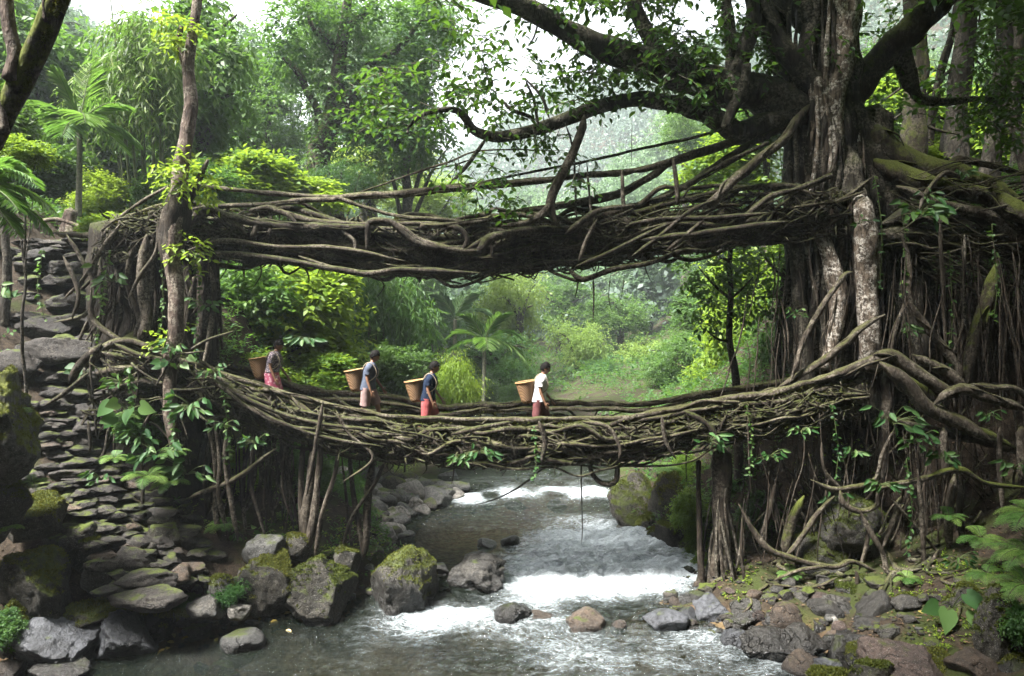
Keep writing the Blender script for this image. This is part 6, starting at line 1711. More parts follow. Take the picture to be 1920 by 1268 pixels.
P0 = bank_points(9000, 11.8, 18, -.6, 6, .72, False)
leaves(lt, P0 + (0, 0, .025), rs.randn(len(P0), 3) * (1, 1, .15), np.array([[0, 0, 1.0]]) + .35 * rs.randn(len(P0), 3), .06 + .05 * rs.rand(len(P0)), .035)
M['litter'] = mat_leaf('brown_leaf_litter', st((G(.035, .022, .012), G(.075, .05, .028), G(.16, .11, .055))), .1, tcol=(.1, .06, .02))
tag(lt.build('leaf_litter', M['litter']), 'brown leaf litter strewn over the near banks', 'litter', kind='stuff')
gv = MB()
v3, f3 = ICO[2]
n = 2000
Yg = rs.uniform(12.2, 24, n); sg = rs.rand(n) < .5
xg = np.where(sg, EL(Yg) + .5 - np.abs(rs.randn(n)) * .7, ER(Yg) - .4 + np.abs(rs.randn(n)) * .9)
zg = land(xg, Yg)
for x, Y, z in zip(xg, Yg, zg):
    s_ = rs.uniform(.02, .075)
    w_ = v3 * np.array([1, rs.uniform(.7, 1), rs.uniform(.45, .8)]) * (1 + .18 * rs.randn(len(v3), 1).clip(-1, 1)) * s_
    gv.add(w_ + (x, Y, z + s_ * .2), f3)
tag(gv.build('gravel', M['rock_dry']), 'gravel along the water edge', 'gravel', kind='stuff')
# ---------------------------------------------------------------- ferns, broad leaved plants, litter
rs = np.random.RandomState(71)
def fern_frond(mb_r, mb_l, base, d, L, droop=.55):
    d = nrm(np.asarray(d, float))
    t = np.linspace(0, 1, 9)[:, None]
    C = base + d * L * t - np.array([0, 0, 1]) * droop * L * t ** 2.2
    tube(mb_r, C, [.007, .005, .002], 5, L / 12, 0, 0)
    n = 20
    s_ = np.linspace(.14, .98, n)
    Pp = np.stack([np.interp(s_, t[:, 0], C[:, i]) for i in range(3)], -1)
    T = nrm(np.stack([np.interp(np.clip(s_ + .02, 0, 1), t[:, 0], C[:, i]) - np.interp(s_ - .02, t[:, 0], C[:, i]) for i in range(3)], -1))
    S = nrm(np.cross(T, [0, 0, 1.0])); up = nrm(np.cross(S, T))
    pl = L * .30 * np.sin(np.pi * (s_ * .80 + .18)) ** .8
    for sg in (1, -1):
        D_ = nrm(T * .45 + sg * S + up * .1 - np.array([0, 0, .18]) + .05 * rs.randn(n, 3))
        for j in range(8):
            f_ = (j + .5) / 8
            q_ = Pp + D_ * (pl * f_)[:, None] - np.array([0, 0, 1]) * (pl * .15 * f_ * f_)[:, None]
            for s2 in (1, -1):
                leaves(mb_l, q_, D_ * .6 + s2 * T * .9, up + .15 * rs.randn(n, 3), np.maximum(pl * .24 * (1.15 - f_), .008), np.maximum(pl * .10, .006), T_QUAD)
def fern(pos, size, n, label, group=None, mat='leaf_fern', lean=(0, -.4, 0)):
    root = thing('fern', pos, label, 'fern', group)
    for i in range(n):
        a = i / n * 6.283 + rs.uniform(-.3, .3)
        d = np.array([math.cos(a), math.sin(a) * .8, rs.uniform(.35, .9)]) + np.array(lean)
        L = size * rs.uniform(.75, 1.1)
        mr, ml = MB(), MB()
        fern_frond(mr, ml, np.array(pos), d, L)
        f = ml.build('frond', M[mat], root)
        mr.build('rachis', M['stem'], f)
    return root
def bigleaf(pos, n, L, label, group=None, mat='leaf_broad', face=(0, -1, .3), tmpl=T_HEART, spread=1.0, wr=.8):
    root = thing('broad_leaf_plant', pos, label, 'plant', group)
    if tmpl is not T_HEART: n, L = int(n * 1.8), L * .85
    for i in range(n):
        a = rs.uniform(0, 6.283)
        st_ = L * rs.uniform(.6, 1.6) * spread
        tip = np.array(pos) + np.array([math.cos(a) * st_, -abs(math.sin(a)) * st_ * .6 - .05, rs.uniform(-.2, .9) * st_])
        mb = MB(); tube(mb, [np.array(pos), (np.array(pos) + tip) / 2 + (0, 0, .15 * L), tip], [.009, .008, .006], 5, .08, 0, 0)
        lf = MB()
        dd = np.array([[math.cos(a) * .8, -.45, -.35]]) + .25 * rs.randn(1, 3)
        leaves(lf, tip[None], dd, np.array([face]) + .3 * rs.randn(1, 3), L * rs.uniform(.75, 1.15), L * wr * rs.uniform(.8, 1.1), tmpl)
        f = lf.build('leaf', M[mat], root); mb.build('leaf_stalk', M['stem'], f)
    return root
def at(px, py, Y): return P(px, py, Y)
# left bank wall
for px, py, Y, s, n, lab in [(275, 895, 14.6, .62, 9, 'bright green fern arching over the path edge below the lower bridge'), (322, 850, 14.8, .45, 8, 'small fern under the lower bridge beside the slender trunk'), (240, 780, 15.0, .4, 7, 'fern growing on the root wall left of the slender trunk'),
                             (60, 905, 13.2, .4, 7, 'fern tucked under the leaning mossy boulder'), (30, 770, 12.9, .45, 7, 'pale fern on top of the leaning mossy boulder'), (15, 990, 12.9, .4, 7, 'dark fern at the left edge above the big rough boulder')]:
    fern(at(px, py, Y), s, n, lab)
for px, py, Y, L, n, lab in [(212, 528, 15.9, .3, 7, 'glossy broad leaved plant on the dark root wall under the upper bridge'), (245, 775, 14.9, .36, 6, 'split leaved creeper beside the stairway'), (360, 765, 14.9, .3, 9, 'broad leaved creeper on the lower bridge right of the slender trunk'), (385, 575, 15.9, .26, 7, 'pale leaved plant on the left abutment wall'),
                             (330, 655, 15.0, .24, 8, 'leafy creeper round the slender trunk at the lower bridge'), (295, 855, 14.7, .3, 9, 'broad leaved plant hanging under the lower bridge'), (330, 690, 15, .2, 6, 'small creeper below the leafy one on the slender trunk'), (575, 640, 19.4, .34, 8, 'pale broad leaved plant between the first two basket carriers'),
                             (10, 560, 14.5, .3, 8, 'green plant at the left edge of the upper stairs'), (190, 900, 14.3, .2, 8, 'small weed between the stairway stones'), (160, 700, 15.6, .2, 6, 'small weed beside the landing slab')]:
    bigleaf(at(px, py, Y), n, L, lab, tmpl=T_FOLD if n > 6 else T_HEART, wr=.45 if n > 6 else .8)
# right side
for px, py, Y, L, n, lab in [(1722, 405, 15.7, .36, 14, 'cluster of dark glossy leaves growing on the fig trunk'), (1738, 372, 15.8, .2, 6, 'small leaf tuft above the dark glossy cluster'), (1672, 795, 15.1, .34, 8, 'bright green plant on the right end of the lower bridge'), (1715, 830, 15.1, .24, 8, 'small bright plant just below the larger one on the right end of the bridge'),
                             (1328, 830, 15.1, .24, 8, 'leafy sprig hanging from the lower bridge near its right third'), (1500, 810, 15.1, .2, 6, 'pale sprig on the lower bridge below the fig'), (1650, 910, 15.0, .24, 9, 'leafy plant in the middle of the root lattice'), (1900, 880, 14.6, .26, 8, 'green plant hanging at the right edge'),
                             (1795, 1050, 14.5, .2, 8, 'low plant at the foot of the root curtain'), (1560, 940, 15.6, .22, 8, 'dim plant behind the root lattice'), (1610, 420, 16.2, .2, 3, 'single pale leaf pair on the fig trunk'), (900, 850, 15.0, .24, 8, 'leafy sprig hanging from the middle of the lower bridge'), (870, 860, 15.1, .2, 8, 'small leaf tuft under the lower bridge left of the middle one')]:
    bigleaf(at(px, py, Y), n, L, lab, tmpl=T_FOLD, wr=.42)
bigleaf(at(1785, 1140, 12.9), 5, .42, 'blue green plant with big heart shaped leaves on the right bank', tmpl=T_HEART, wr=.75)
for px, py, Y, s, n, lab in [(1938, 965, 12.2, .8, 11, 'large fern at the right edge, topmost of the three'), (1930, 1035, 12.0, .78, 11, 'large fern at the right edge, middle of the three'), (1925, 1098, 11.7, .65, 10, 'large fern at the right edge just above the mossy stump boulder'), (1850, 1075, 12.4, .38, 8, 'smaller fern left of the large ones on the right')]:
    fern(at(px, py, Y), s, n, lab, lean=(-.55, -.25, -.1))
shrub(1900, 1165, 11.5, 70, 90, 'broadbig', 'leaf_mid', 'leafy bush on the right edge beside the mossy stump boulder', base=gz(P(1900, 1165, 11.5)[0], 11.5))
shrub(20, 1180, 12.7, 80, 80, 'broad', 'leaf_mid', 'small leafy bush on the lower left ledge', base=.3)
shrub(345, 1130, 14.2, 60, 30, 'broad', 'leaf_mid', 'low green tuft by the trampled earth on the left', base=.5)
shrub(430, 1110, 14.4, 70, 50, 'broad', 'leaf_mid', 'green tuft against the grey boulder on the left bank', base=.5)
for px, py, Y, L, n, lab in [(265, 830, 14.9, .3, 10, 'leafy plant on the root wall just left of the slender trunk base'), (230, 720, 15.1, .22, 9, 'leafy plant where the bridge roots meet the stairway'), (420, 800, 15.1, .2, 8, 'leaf sprig under the left part of the lower bridge'), (480, 830, 15.2, .2, 8, 'leaf sprig hanging under the first basket carrier'), (350, 890, 15.0, .32, 10, 'big leaved plant at the top of the root curtain'),
                              (400, 700, 15.1, .2, 8, 'leaf tuft on the near rail at the left end of the lower bridge'), (450, 1000, 16.0, .3, 10, 'leafy plant low behind the root curtain'), (560, 960, 17.2, .34, 10, 'leafy plant behind the twisted root pillar'), (1440, 860, 15.2, .2, 8, 'leaf sprig under the lower bridge near the root column'), (1600, 850, 15.2, .2, 8, 'leaf sprig under the right end of the lower bridge'),
                              (1760, 860, 15.2, .26, 9, 'leafy plant among the roots right of the lower bridge'), (1850, 780, 15.2, .2, 8, 'leaf tuft on the big surface roots at the right'), (1490, 590, 16.3, .16, 8, 'pale sprig on the fig root columns'), (1700, 620, 16.0, .2, 8, 'leaf tuft in the dark hollow right of the fig'), (1800, 330, 16.6, .2, 8, 'leaf tuft on the surface roots above the hollow')]:
    bigleaf(at(px, py, Y), n, L, lab, tmpl=T_FOLD, wr=.42)
for px, py, Y, s, n, lab in [(320, 905, 14.8, .5, 8, 'fern below the broad leaved plant at the left bank'), (215, 860, 14.6, .4, 8, 'fern at the stair edge under the root wall'), (420, 985, 15.6, .5, 8, 'fern at the foot of the root curtain'), (520, 960, 17, .6, 8, 'fern behind the root curtain'), (185, 560, 16.0, .35, 7, 'fern beside the upper stairs'), (1620, 1000, 15.8, .45, 8, 'fern in the shade of the root lattice'), (1780, 970, 15.2, .45, 8, 'fern among the hanging roots at the right'), (1250, 880, 20, .6, 8, 'fern on the tall mossy rocks upstream'), (1840, 1010, 14.2, .6, 9, 'fern at the foot of the far right hanging roots'), (1700, 1085, 14.4, .4, 8, 'fern on the bank below the root lattice'), (1480, 1075, 15.2, .4, 8, 'fern among the roots above the rusty brown boulder')]:
    fern(at(px, py, Y), s, n, lab)
def vine(pts, Y, n, L, label):
    q = curve_px(pts, Y)
    root = thing('hanging_vine', q[0], label, 'vine')
    mb = MB(); C = tube(mb, q, [.010, .008, .005], 5, .08, .03, 0); mb.build('vine_stem', M['stem'], root)
    k = rs.choice(len(C), n) ; lf = MB()
    d = rs.randn(n, 3) * (1, .8, .4) + (0, -.4, -.5)
    leaves(lf, C[k], d, np.array([0, -.8, .5]) + .4 * rs.randn(n, 3), L * rs.uniform(.5, 1.2, n), L * .62 * rs.uniform(.6, 1.1, n), T_FOLD)
    lf.build('leaves', M['leaf_broad' if n % 2 else 'leaf_mid'], root)
for pts, Y, n, L, lab in [([(1690, 380), (1700, 470), (1694, 560)], 15.9, 40, .13, 'leafy vine trailing down the fig beside the dark glossy cluster'), ([(1640, 330), (1655, 430), (1650, 540)], 16.2, 26, .1, 'thin vine on the right edge of the pale fig column'), ([(1780, 470), (1786, 600), (1780, 690)], 15.8, 40, .12, 'leafy vine hanging in the dark hollow at the right'),
                          ([(1860, 420), (1870, 520), (1862, 600)], 15.8, 34, .12, 'leafy vine at the far right of the hollow'), ([(360, 440), (372, 540), (365, 640), (372, 700)], 15.7, 60, .13, 'leafy vine climbing right of the slender trunk'), ([(300, 470), (306, 560), (300, 640)], 15.8, 40, .11, 'leafy vine on the root wall left of the slender trunk'),
                          ([(205, 470), (190, 560), (180, 640)], 15.8, 40, .11, 'leafy vine beside the upper stairs'), ([(240, 690), (255, 790), (250, 860)], 14.95, 60, .15, 'leafy vine hanging from the bridge roots above the stairs'), ([(320, 730), (330, 830), (345, 900)], 14.9, 60, .15, 'leafy vine over the earth wall under the lower bridge'), ([(420, 730), (425, 800), (430, 870)], 15.2, 40, .13, 'leafy vine hanging from the lower bridge at its left'),
                          ([(1000, 800), (1006, 860), (1002, 900)], 15.0, 24, .1, 'short vine dangling from the lower bridge near the middle'), ([(1400, 760), (1410, 830), (1404, 890)], 15.1, 30, .1, 'vine dangling from the lower bridge near the root column'), ([(1560, 760), (1570, 840), (1566, 900)], 15.1, 36, .11, 'vine dangling below the fig at the bridge end'), ([(1700, 860), (1710, 950), (1700, 1040)], 14.9, 46, .12, 'leafy vine hanging in the root lattice'),
                          ([(1460, 260), (1468, 350), (1460, 430)], 16.6, 30, .1, 'vine on the left edge of the fig trunk'), ([(80, 470), (70, 540), (84, 600)], 15.5, 36, .12, 'leafy vine over the stones at the left edge')]:
    vine(pts, Y, n, L, lab)
# root posts and root curtain under the left end of the lower bridge
root = thing('root_pillar', (P(580, 1040, 15.6)[0], 15.6, gz(P(580, 1040, 15.6)[0], 15.6)), 'twisted pillar of roots reaching from the lower bridge to the left bank boulders', 'roots')
for pts, Y, r in [([(590, 800), (582, 900), (575, 970), (578, 1045)], 15.6, [6, 8, 10, 12]), ([(604, 790), (596, 900), (588, 980), (570, 1050)], 15.5, [5, 6, 8, 9]), ([(640, 800), (625, 900), (600, 980), (590, 1045)], 15.5, [4, 5, 6, 6]), ([(570, 810), (566, 920), (570, 1040)], 15.8, [5, 6, 7])]:
    own(root, 'root', M['bark_rail'], curve_px(pts, Y), np.array(r) * Y / F, 9, .1, .03, .25)
root = thing('root_pillar', (P(690, 1020, 15.8)[0], 15.8, gz(P(690, 1020, 15.8)[0], 15.8)), 'dark forked root pillar right of the twisted one', 'roots')
for pts, Y, r in [([(700, 860), (692, 920), (686, 1000), (680, 1050)], 15.8, [7, 7, 7, 8]), ([(655, 845), (662, 920), (675, 1000), (682, 1050)], 15.8, [4, 5, 5, 5]), ([(725, 860), (700, 910), (660, 970), (640, 1030)], 15.7, [3, 4, 4, 4]), ([(640, 850), (650, 960), (662, 1050)], 15.9, [2, 3, 3])]:
    own(root, 'root', M['bark_root'], curve_px(pts, Y), np.array(r) * Y / F, 8, .1, .03, .25)
root = thing('root_curtain', (P(400, 1000, 16)[0], 16, gz(P(400, 1000, 16)[0], 16)), 'curtain of thin hanging roots between the stairway and the twisted root pillar', 'roots')
for i in range(46):
    x = rs.uniform(300, 560); y1 = rs.uniform(940, 1030); Y = rs.uniform(15.6, 16.8); w = rs.uniform(1.2, 4.5)
    own(root, 'root', M['bark_root' if i % 4 else 'bark_rail'], curve_px([(x, rs.uniform(760, 830)), (x + rs.uniform(-16, 16), 900), (x + rs.uniform(-30, 30), y1)], Y), np.array([w, w, w * .7]) * Y / F, 6, .15, .06, .2)
for pts in [[(400, 780), (412, 860), (415, 930), (428, 1015)], [(430, 790), (424, 850), (432, 940), (446, 1018)], [(340, 940), (430, 900), (520, 840)], [(385, 780), (402, 860), (405, 960), (414, 1015)]]:
    own(root, 'root', M['bark_rail'], curve_px(pts, 15.5), np.array([2.5, 4.5, 5, 4]) * 15.5 / F, 8, .1, .05, .25)
# roots over the left abutment
root = thing('root_wall', (P(270, 560, 16.6)[0], 16.6, gz(P(270, 560, 16.6)[0], 16.6)), 'dark wall of clinging roots holding up the left end of the upper bridge', 'roots')
for pts, Y, r in [([(125, 440), (150, 480), (175, 540), (160, 590), (100, 605)], 16.0, [4, 4, 4, 4, 3]), ([(225, 420), (190, 470), (150, 530), (120, 560)], 16.0, [5, 5, 4, 3]), ([(118, 480), (140, 520), (150, 560), (135, 600)], 15.9, [3, 4, 4, 3]), ([(170, 545), (175, 600), (215, 630), (265, 660)], 15.6, [4, 5, 5, 6]),
                  ([(275, 440), (270, 520), (275, 600), (262, 640)], 15.9, [9, 10, 10, 12]), ([(285, 450), (280, 560), (250, 640)], 16.0, [6, 6, 6]), ([(255, 440), (240, 520), (262, 600), (255, 650)], 16.1, [5, 5, 5, 6]), ([(295, 420), (290, 470), (262, 520), (240, 560)], 15.7, [4, 4, 4, 3]), ([(395, 500), (400, 560), (392, 640), (380, 690)], 15.9, [5, 5, 6, 5]), ([(372, 470), (380, 560), (372, 660)], 16.2, [9, 10, 12]),
                  ([(350, 480), (356, 570), (350, 660)], 16.3, [10, 11, 12]), ([(160, 690), (200, 650), (240, 640), (300, 665)], 15.4, [9, 8, 7, 6]), ([(130, 720), (150, 690), (190, 645)], 15.3, [6, 8, 8]), ([(85, 760), (120, 735), (165, 700)], 15.2, [4, 5, 6]), ([(180, 700), (230, 690), (300, 690), (340, 700)], 15.3, [9, 9, 8, 7]), ([(165, 790), (172, 830), (168, 850)], 14.9, [3, 3, 2]), ([(205, 800), (200, 840), (190, 870)], 14.9, [4, 3, 3]),
                  ([(200, 740), (260, 715), (310, 720)], 15.2, [8, 8, 8]), ([(190, 660), (260, 680), (330, 690)], 15.25, [5, 6, 5]), ([(215, 645), (280, 672), (340, 680)], 15.2, [5, 5, 5])]:
    own(root, 'root', M['bark_rail' if len(pts) > 3 else 'bark_root'], curve_px(pts, Y), np.array(r) * Y / F, 9, .1, .04, .25)
rest = MB()
for i in range(150):
    x = rs.uniform(170, 410); y0 = rs.uniform(430, 540); l = rs.uniform(60, 200); Y = rs.uniform(16.1, 17.2); w = rs.uniform(1, 4) * Y / F
    tube(rest, curve_px([(x, y0), (x + rs.uniform(-14, 14), y0 + l / 2), (x + rs.uniform(-34, 24), y0 + l)], Y), [w, w, w * .7], 6, .15, .06, .2)
for i in range(120):
    x = rs.uniform(150, 380); y0 = rs.uniform(650, 790); l = rs.uniform(30, 110); Y = rs.uniform(15.0, 15.8); w = rs.uniform(.8, 3) * Y / F; a = rs.uniform(-.5, 2.2)
    tube(rest, curve_px([(x, y0), (x + math.cos(a) * l / 2, y0 + math.sin(a) * l / 2 + rs.uniform(-8, 8)), (x + math.cos(a) * l, y0 + math.sin(a) * l)], Y), [w, w, w * .7], 5, .12, .05, .2)
o = rest.build('root_tangle', M['bark_root'], root); o['kind'] = 'stuff'
# a massive earth and root body behind those roots
mb = MB()
for pts, Y, r in [([(250, 440), (255, 540), (270, 640)], 17.3, [70, 75, 80]), ([(350, 445), (352, 540), (350, 660), (350, 760)], 17.2, [46, 44, 50, 60]), ([(230, 660), (300, 700), (390, 720)], 16.2, [46, 44, 30]), ([(330, 740), (340, 860), (350, 960)], 16.9, [70, 90, 110])]:
    tube(mb, curve_px(pts, Y), np.array(r) * Y / F, 26, .16, .1, .35, 1.6)
mb.build('earth_body', M['core'], root)
# sawn stump at the top of the stairs
root = tag(None or thing('tree_stump', P(130, 436, 19.0), 'brown broken stump and log beside the palm at the head of the stairway', 'stump'))
mb = MB(); tube(mb, curve_px([(130, 440), (128, 420), (132, 395)], 19), np.array([17, 13, 10]) * 19 / F, 14, .06, .02, .3, 4, .12, 5); mb.build('stump_body', M['bark_slim'], root)
mb = MB(); tube(mb, curve_px([(75, 415), (110, 412), (150, 425), (172, 434)], 18.9), np.array([4, 4, 4, 4]) * 19 / F, 8, .1, .02); mb.build('log', M['bark_slim'], root)
# fallen leaves
for i in range(34):
    a = [(400, 1050, 14.6, 110, 30), (330, 1120, 13.8, 90, 20), (1650, 1200, 13.0, 160, 40), (560, 1060, 14.8, 80, 30)][i % 4]
    x, Y = P(a[0] + rs.uniform(-a[3], a[3]), 0, a[2])[0], a[2] + rs.uniform(-.5, .5)
    mb = MB(); z = max(gz(x, Y), WL(Y)) + .03
    leaves(mb, np.array([[x, Y, z]]), rs.randn(1, 3) * (1, 1, .1), np.array([[0, -.3, 1.0]]) + .25 * rs.randn(1, 3), .17, .085, T_FOLD)
    tag(mb.build('fallen_leaf', M['leaf_fallen'], None, True, (x, Y, z)), 'fallen yellow leaf lying on the bank', 'leaf', 'fallen leaves on the banks')
# ---------------------------------------------------------------- the four basket carriers
def cloth_mat(name, c, pattern=None, c2=None, scale=30, rough=.9):
    k = NT(name)
    p = k.obj()
    if pattern == 'floral':
        vo = k.n("ShaderNodeTexVoronoi", None, Scale=scale); k.t.links.new(p, vo.inputs['Vector'])
        col = k.mix(k.rng(vo.outputs['Distance'], .3, .5), c2, c)
    elif pattern == 'plaid':
        w1 = k.n("ShaderNodeTexWave", {'bands_direction': 'Z'}, Scale=scale); w2 = k.n("ShaderNodeTexWave", {'bands_direction': 'X'}, Scale=scale)
        k.t.links.new(p, w1.inputs['Vector']); k.t.links.new(p, w2.inputs['Vector'])
        col = k.mix(k.rng(k.math('MAXIMUM', w1.outputs['Fac'], w2.outputs['Fac']), .6, .9), c, c2)
    else:
        n = k.noise(p, 9, 4, .6)
        col = k.mix(k.rng(n, .3, .7), tuple(x * .8 for x in c), tuple(min(1, x * 1.15) for x in c))
    return k.done(k.bsdf(col, rough, .15, k.bump(k.noise(p, 22, 4, .6), .4, .02)))
M['skin'] = mat_plain('brown_skin', G(.22, .115, .07), .5, .12, 20, .4)
M['hair'] = mat_plain('black_hair', G(.006, .005, .0045), .75, .3, 120, .12)
k = NT('basket_weave')
p = k.obj()
w1 = k.n("ShaderNodeTexWave", {'bands_direction': 'Z'}, Scale=17.0, Distortion=.6); k.t.links.new(p, w1.inputs['Vector'])
w2 = k.n("ShaderNodeTexWave", {'bands_direction': 'DIAGONAL'}, Scale=15.0, Distortion=.6); k.t.links.new(p, w2.inputs['Vector'])
hh = k.math('MULTIPLY', w1.outputs['Fac'], w2.outputs['Fac'])
col = k.mix(k.rng(hh, .05, .6), (.14, .075, .034), (.34, .20, .095))
col = k.mix(k.rng(k.noise(p, 7, 4), .4, .7, 0, .35), col, (.26, .14, .065))
M['basket'] = k.done(k.bsdf(col, .7, .3, k.bump(hh, .8, .015)))
M['basket_rim'] = mat_plain('basket_rim', G(.33, .20, .09), .7, .25, 30)

def skin_body(pts, edges, rad, level=1):
    me = bpy.data.meshes.new('tmp')
    me.from_pydata([tuple(p) for p in pts], edges, [])
    o = bpy.data.objects.new('tmp', me); COL.objects.link(o)
    m = o.modifiers.new('s', 'SKIN'); m.use_smooth_shade = True; m.branch_smoothing = .6
    for i, r in enumerate(rad):
        sv = me.skin_vertices[0].data[i]
        sv.radius = (r, r) if np.isscalar(r) else r
        sv.use_root = (i == 0)
    sb = o.modifiers.new('d', 'SUBSURF'); sb.levels = level; sb.render_levels = level
    dg = bpy.context.evaluated_depsgraph_get(); dg.update()
    ev = o.evaluated_get(dg)
    em = ev.to_mesh()
    V = np.array([v.co[:] for v in em.vertices]); Fc = [list(p.vertices) for p in em.polygons]
    ev.to_mesh_clear()
    bpy.data.objects.remove(o); bpy.data.meshes.remove(me)
    return V, Fc

def ell(c, rx, ry, n=20, fold=0., seed=0, tilt=0.):
    a = np.linspace(0, 2 * np.pi, n, endpoint=False)
    f = 1 + fold * np.sin(a * 5 + seed) + fold * .6 * np.sin(a * 9 + 2 * seed)
    return np.stack([c[0] + rx * np.cos(a) * f, c[1] + ry * np.sin(a) * f, c[2] + tilt * np.cos(a)], 1)

def person(name, px, headtop, Y, H, label, shirt, lower, kind, step=1.0, headdown=.5, arm=0.0):
    """walks to the right (+X); feet on the lower bridge"""
    s = H / 1.66
    x0 = (px - 960) / F * Y
    zf = CAMZ - (headtop - H0) / F * Y - H
    root = thing('person', (x0, Y, zf), label, 'person')
    st_ = step
    lean = .05
    # joints: x forward, y left (away from the camera), z up
    J = [(-.02, 0, .93), (0.0, 0, 1.06), (.03, 0, 1.22), (.05, 0, 1.36), (.075, 0, 1.43), (.10, 0, 1.49)]
    r = [(.135, .11), (.125, .10), (.14, .115), (.10, .08), .052, .06]
    E = [(0, 1), (1, 2), (2, 3), (3, 4), (4, 5)]
    def chain(start, pts, rr):
        i = start
        for p, q in zip(pts, rr):
            J.append(p); r.append(q); E.append((i, len(J) - 1)); i = len(J) - 1
        return i
    # legs: far leg forward, near leg back
    chain(0, [(-.01, .09, .86), (.14 * st_, .095, .48), (.18 * st_, .095, .09), (.24 * st_, .095, .04), (.34 * st_, .095, .03)], [.095, .058, .038, .035, .028])
    chain(0, [(-.03, -.09, .86), (-.06 * st_, -.095, .47), (-.28 * st_, -.095, .15), (-.25 * st_, -.095, .07), (-.15 * st_, -.095, .03)], [.095, .058, .038, .035, .028])
    def armc(sg, elbow, wrist, palm):
        i = chain(3, [(.04, sg * .16, 1.345), elbow, wrist, palm], [.055, .040, .027, (.030, .020)])
        palm = np.array(palm); w = np.array(wrist); d = nrm(palm - w)
        side = nrm(np.cross(d, [0, 1.0, 0]))
        if side[0] < 0: side = -side
        for f, (o, L) in enumerate(((.030, .062), (.011, .072), (-.010, .068), (-.028, .052))):
            b = palm + side * o + d * .035
            m = b + d * L * .55 + np.array([.006, -sg * .004, 0])
            e = m + nrm(d + np.array([.05, -sg * .55, 0])) * L * .5
            chain(i, [b, m, e], [.0095, .0085, .007])
        b = w + d * .035 + side * .034
        chain(i, [b, b + d * .03 + side * .022, b + d * .062 + side * .026], [.011, .0095, .008])
    armc(-1, (-.01 + arm * .2, -.205, 1.08), (.05 + arm, -.215, .835), (.075 + arm * 1.2, -.21, .755))
    armc(1, (.07, .205, 1.09), (.23, .215, .875), (.275, .21, .80))
    V, Fc = skin_body(J, E, r)
    mb = MB()
    q4 = np.array([f for f in Fc if len(f) == 4]); q3 = [f for f in Fc if len(f) == 3]
    mb.add(V, q4)
    if q3: mb.F.append(np.array(q3))
    # head: skull, jaw, nose, brow, ears
    v, f = ICO[4]
    h = v.copy()
    low = np.clip(-h[:, 2], 0, 1)
    h[:, 1] *= .77 - .17 * low
    h[:, 0] *= .93
    h[:, 0] += .13 * low * (h[:, 0] > -.2)
    h[:, 2] *= 1.17
    fr_ = np.clip(h[:, 0], 0, 1)
    nose = np.exp(-((h[:, 1] / .15) ** 2) - ((h[:, 2] + .12) / .2) ** 2) * (h[:, 0] > .3)
    h[:, 0] += .24 * nose
    eye = np.exp(-(((np.abs(h[:, 1]) - .33) / .13) ** 2) - ((h[:, 2] - .10) / .10) ** 2) * (h[:, 0] > .2)
    h[:, 0] -= .11 * eye
    mouth = np.exp(-((h[:, 1] / .26) ** 2)) * (np.exp(-((h[:, 2] + .50) / .07) ** 2) + np.exp(-((h[:, 2] + .64) / .07) ** 2)) * (h[:, 0] > .3)
    h[:, 0] += .06 * mouth
    chin = np.exp(-((h[:, 1] / .25) ** 2) - ((h[:, 2] + .95) / .2) ** 2) * (h[:, 0] > .1)
    h[:, 0] += .10 * chin
    h = h * .102
    ear_c = []
    for sg in (-1, 1):
        e = v * np.array([.022, .010, .034]) + np.array([-.012, sg * .078, -.005])
        ear_c.append(e)
    hd = headdown
    ca, sa = math.cos(hd), math.sin(hd)
    def rot(p):
        return np.stack([p[:, 0] * ca + p[:, 2] * sa, p[:, 1], -p[:, 0] * sa + p[:, 2] * ca], 1) + np.array([.125, 0, 1.545])
    mb.add(rot(h), f)
    for e in ear_c: mb.add(rot(e), f)
    def place(m): m.V = [a * s + np.array([x0, Y, zf]) for a in m.V]; return m
    place(mb).build('body', M['skin'], root)
    # hair
    hb = MB()
    hv = v.copy()
    cut = -.12 - .50 * (hv[:, 0] < .05) + .42 * sstep(.1, .75, hv[:, 0])
    hv[:, 2] = np.maximum(hv[:, 2], cut)
    n = 1 + .06 * fbm(hv * 5 + px, 7, 3)
    hv = hv * np.array([1.03, .86, 1.24]) * n[:, None] * .106 + np.array([-.010, 0, .014])
    hb.add(rot(hv), f)
    place(hb).build('hair', M['hair'], root)
    # shirt: torso shell and two sleeves
    sb = MB()
    hem = .84 if kind != 'wrap' else .96
    rings = [ell((-.03, 0, hem), .172, .21, 24, .04, px), ell((-.025, 0, .95), .160, .195, 24, .03, px), ell((-.005, 0, 1.06), .152, .182, 24, .025, px + 1), ell((.02, 0, 1.19), .158, .195, 24, .02, px + 2), ell((.04, 0, 1.29), .146, .20, 24, .01, px),
             ell((.05, 0, 1.355), .105, .175, 24), ell((.06, 0, 1.395), .080, .115, 24), ell((.072, 0, 1.42), .064, .072, 24, tilt=-.012)]
    loft(sb, rings, cap=(False, False))
    for sg, el_ in ((-1, (-.01 + arm * .2, -.205, 1.08)), (1, (.07, .205, 1.09))):
        a = np.array([.04, sg * .13, 1.36]); b = np.array([.035, sg * .195, 1.30]); c = a * .30 + np.array(el_) * .70; c[1] += sg * .005
        m = a * .55 + np.array(el_) * .45 + np.array([0, sg * .02, 0.01])
        tube(sb, [a, b, m, c], [.066, .078, .074, .076], 16, .04, 0, .08, 18, cap=False)
    place(sb).build('shirt', shirt, root)
    # lower garment
    gb = MB()
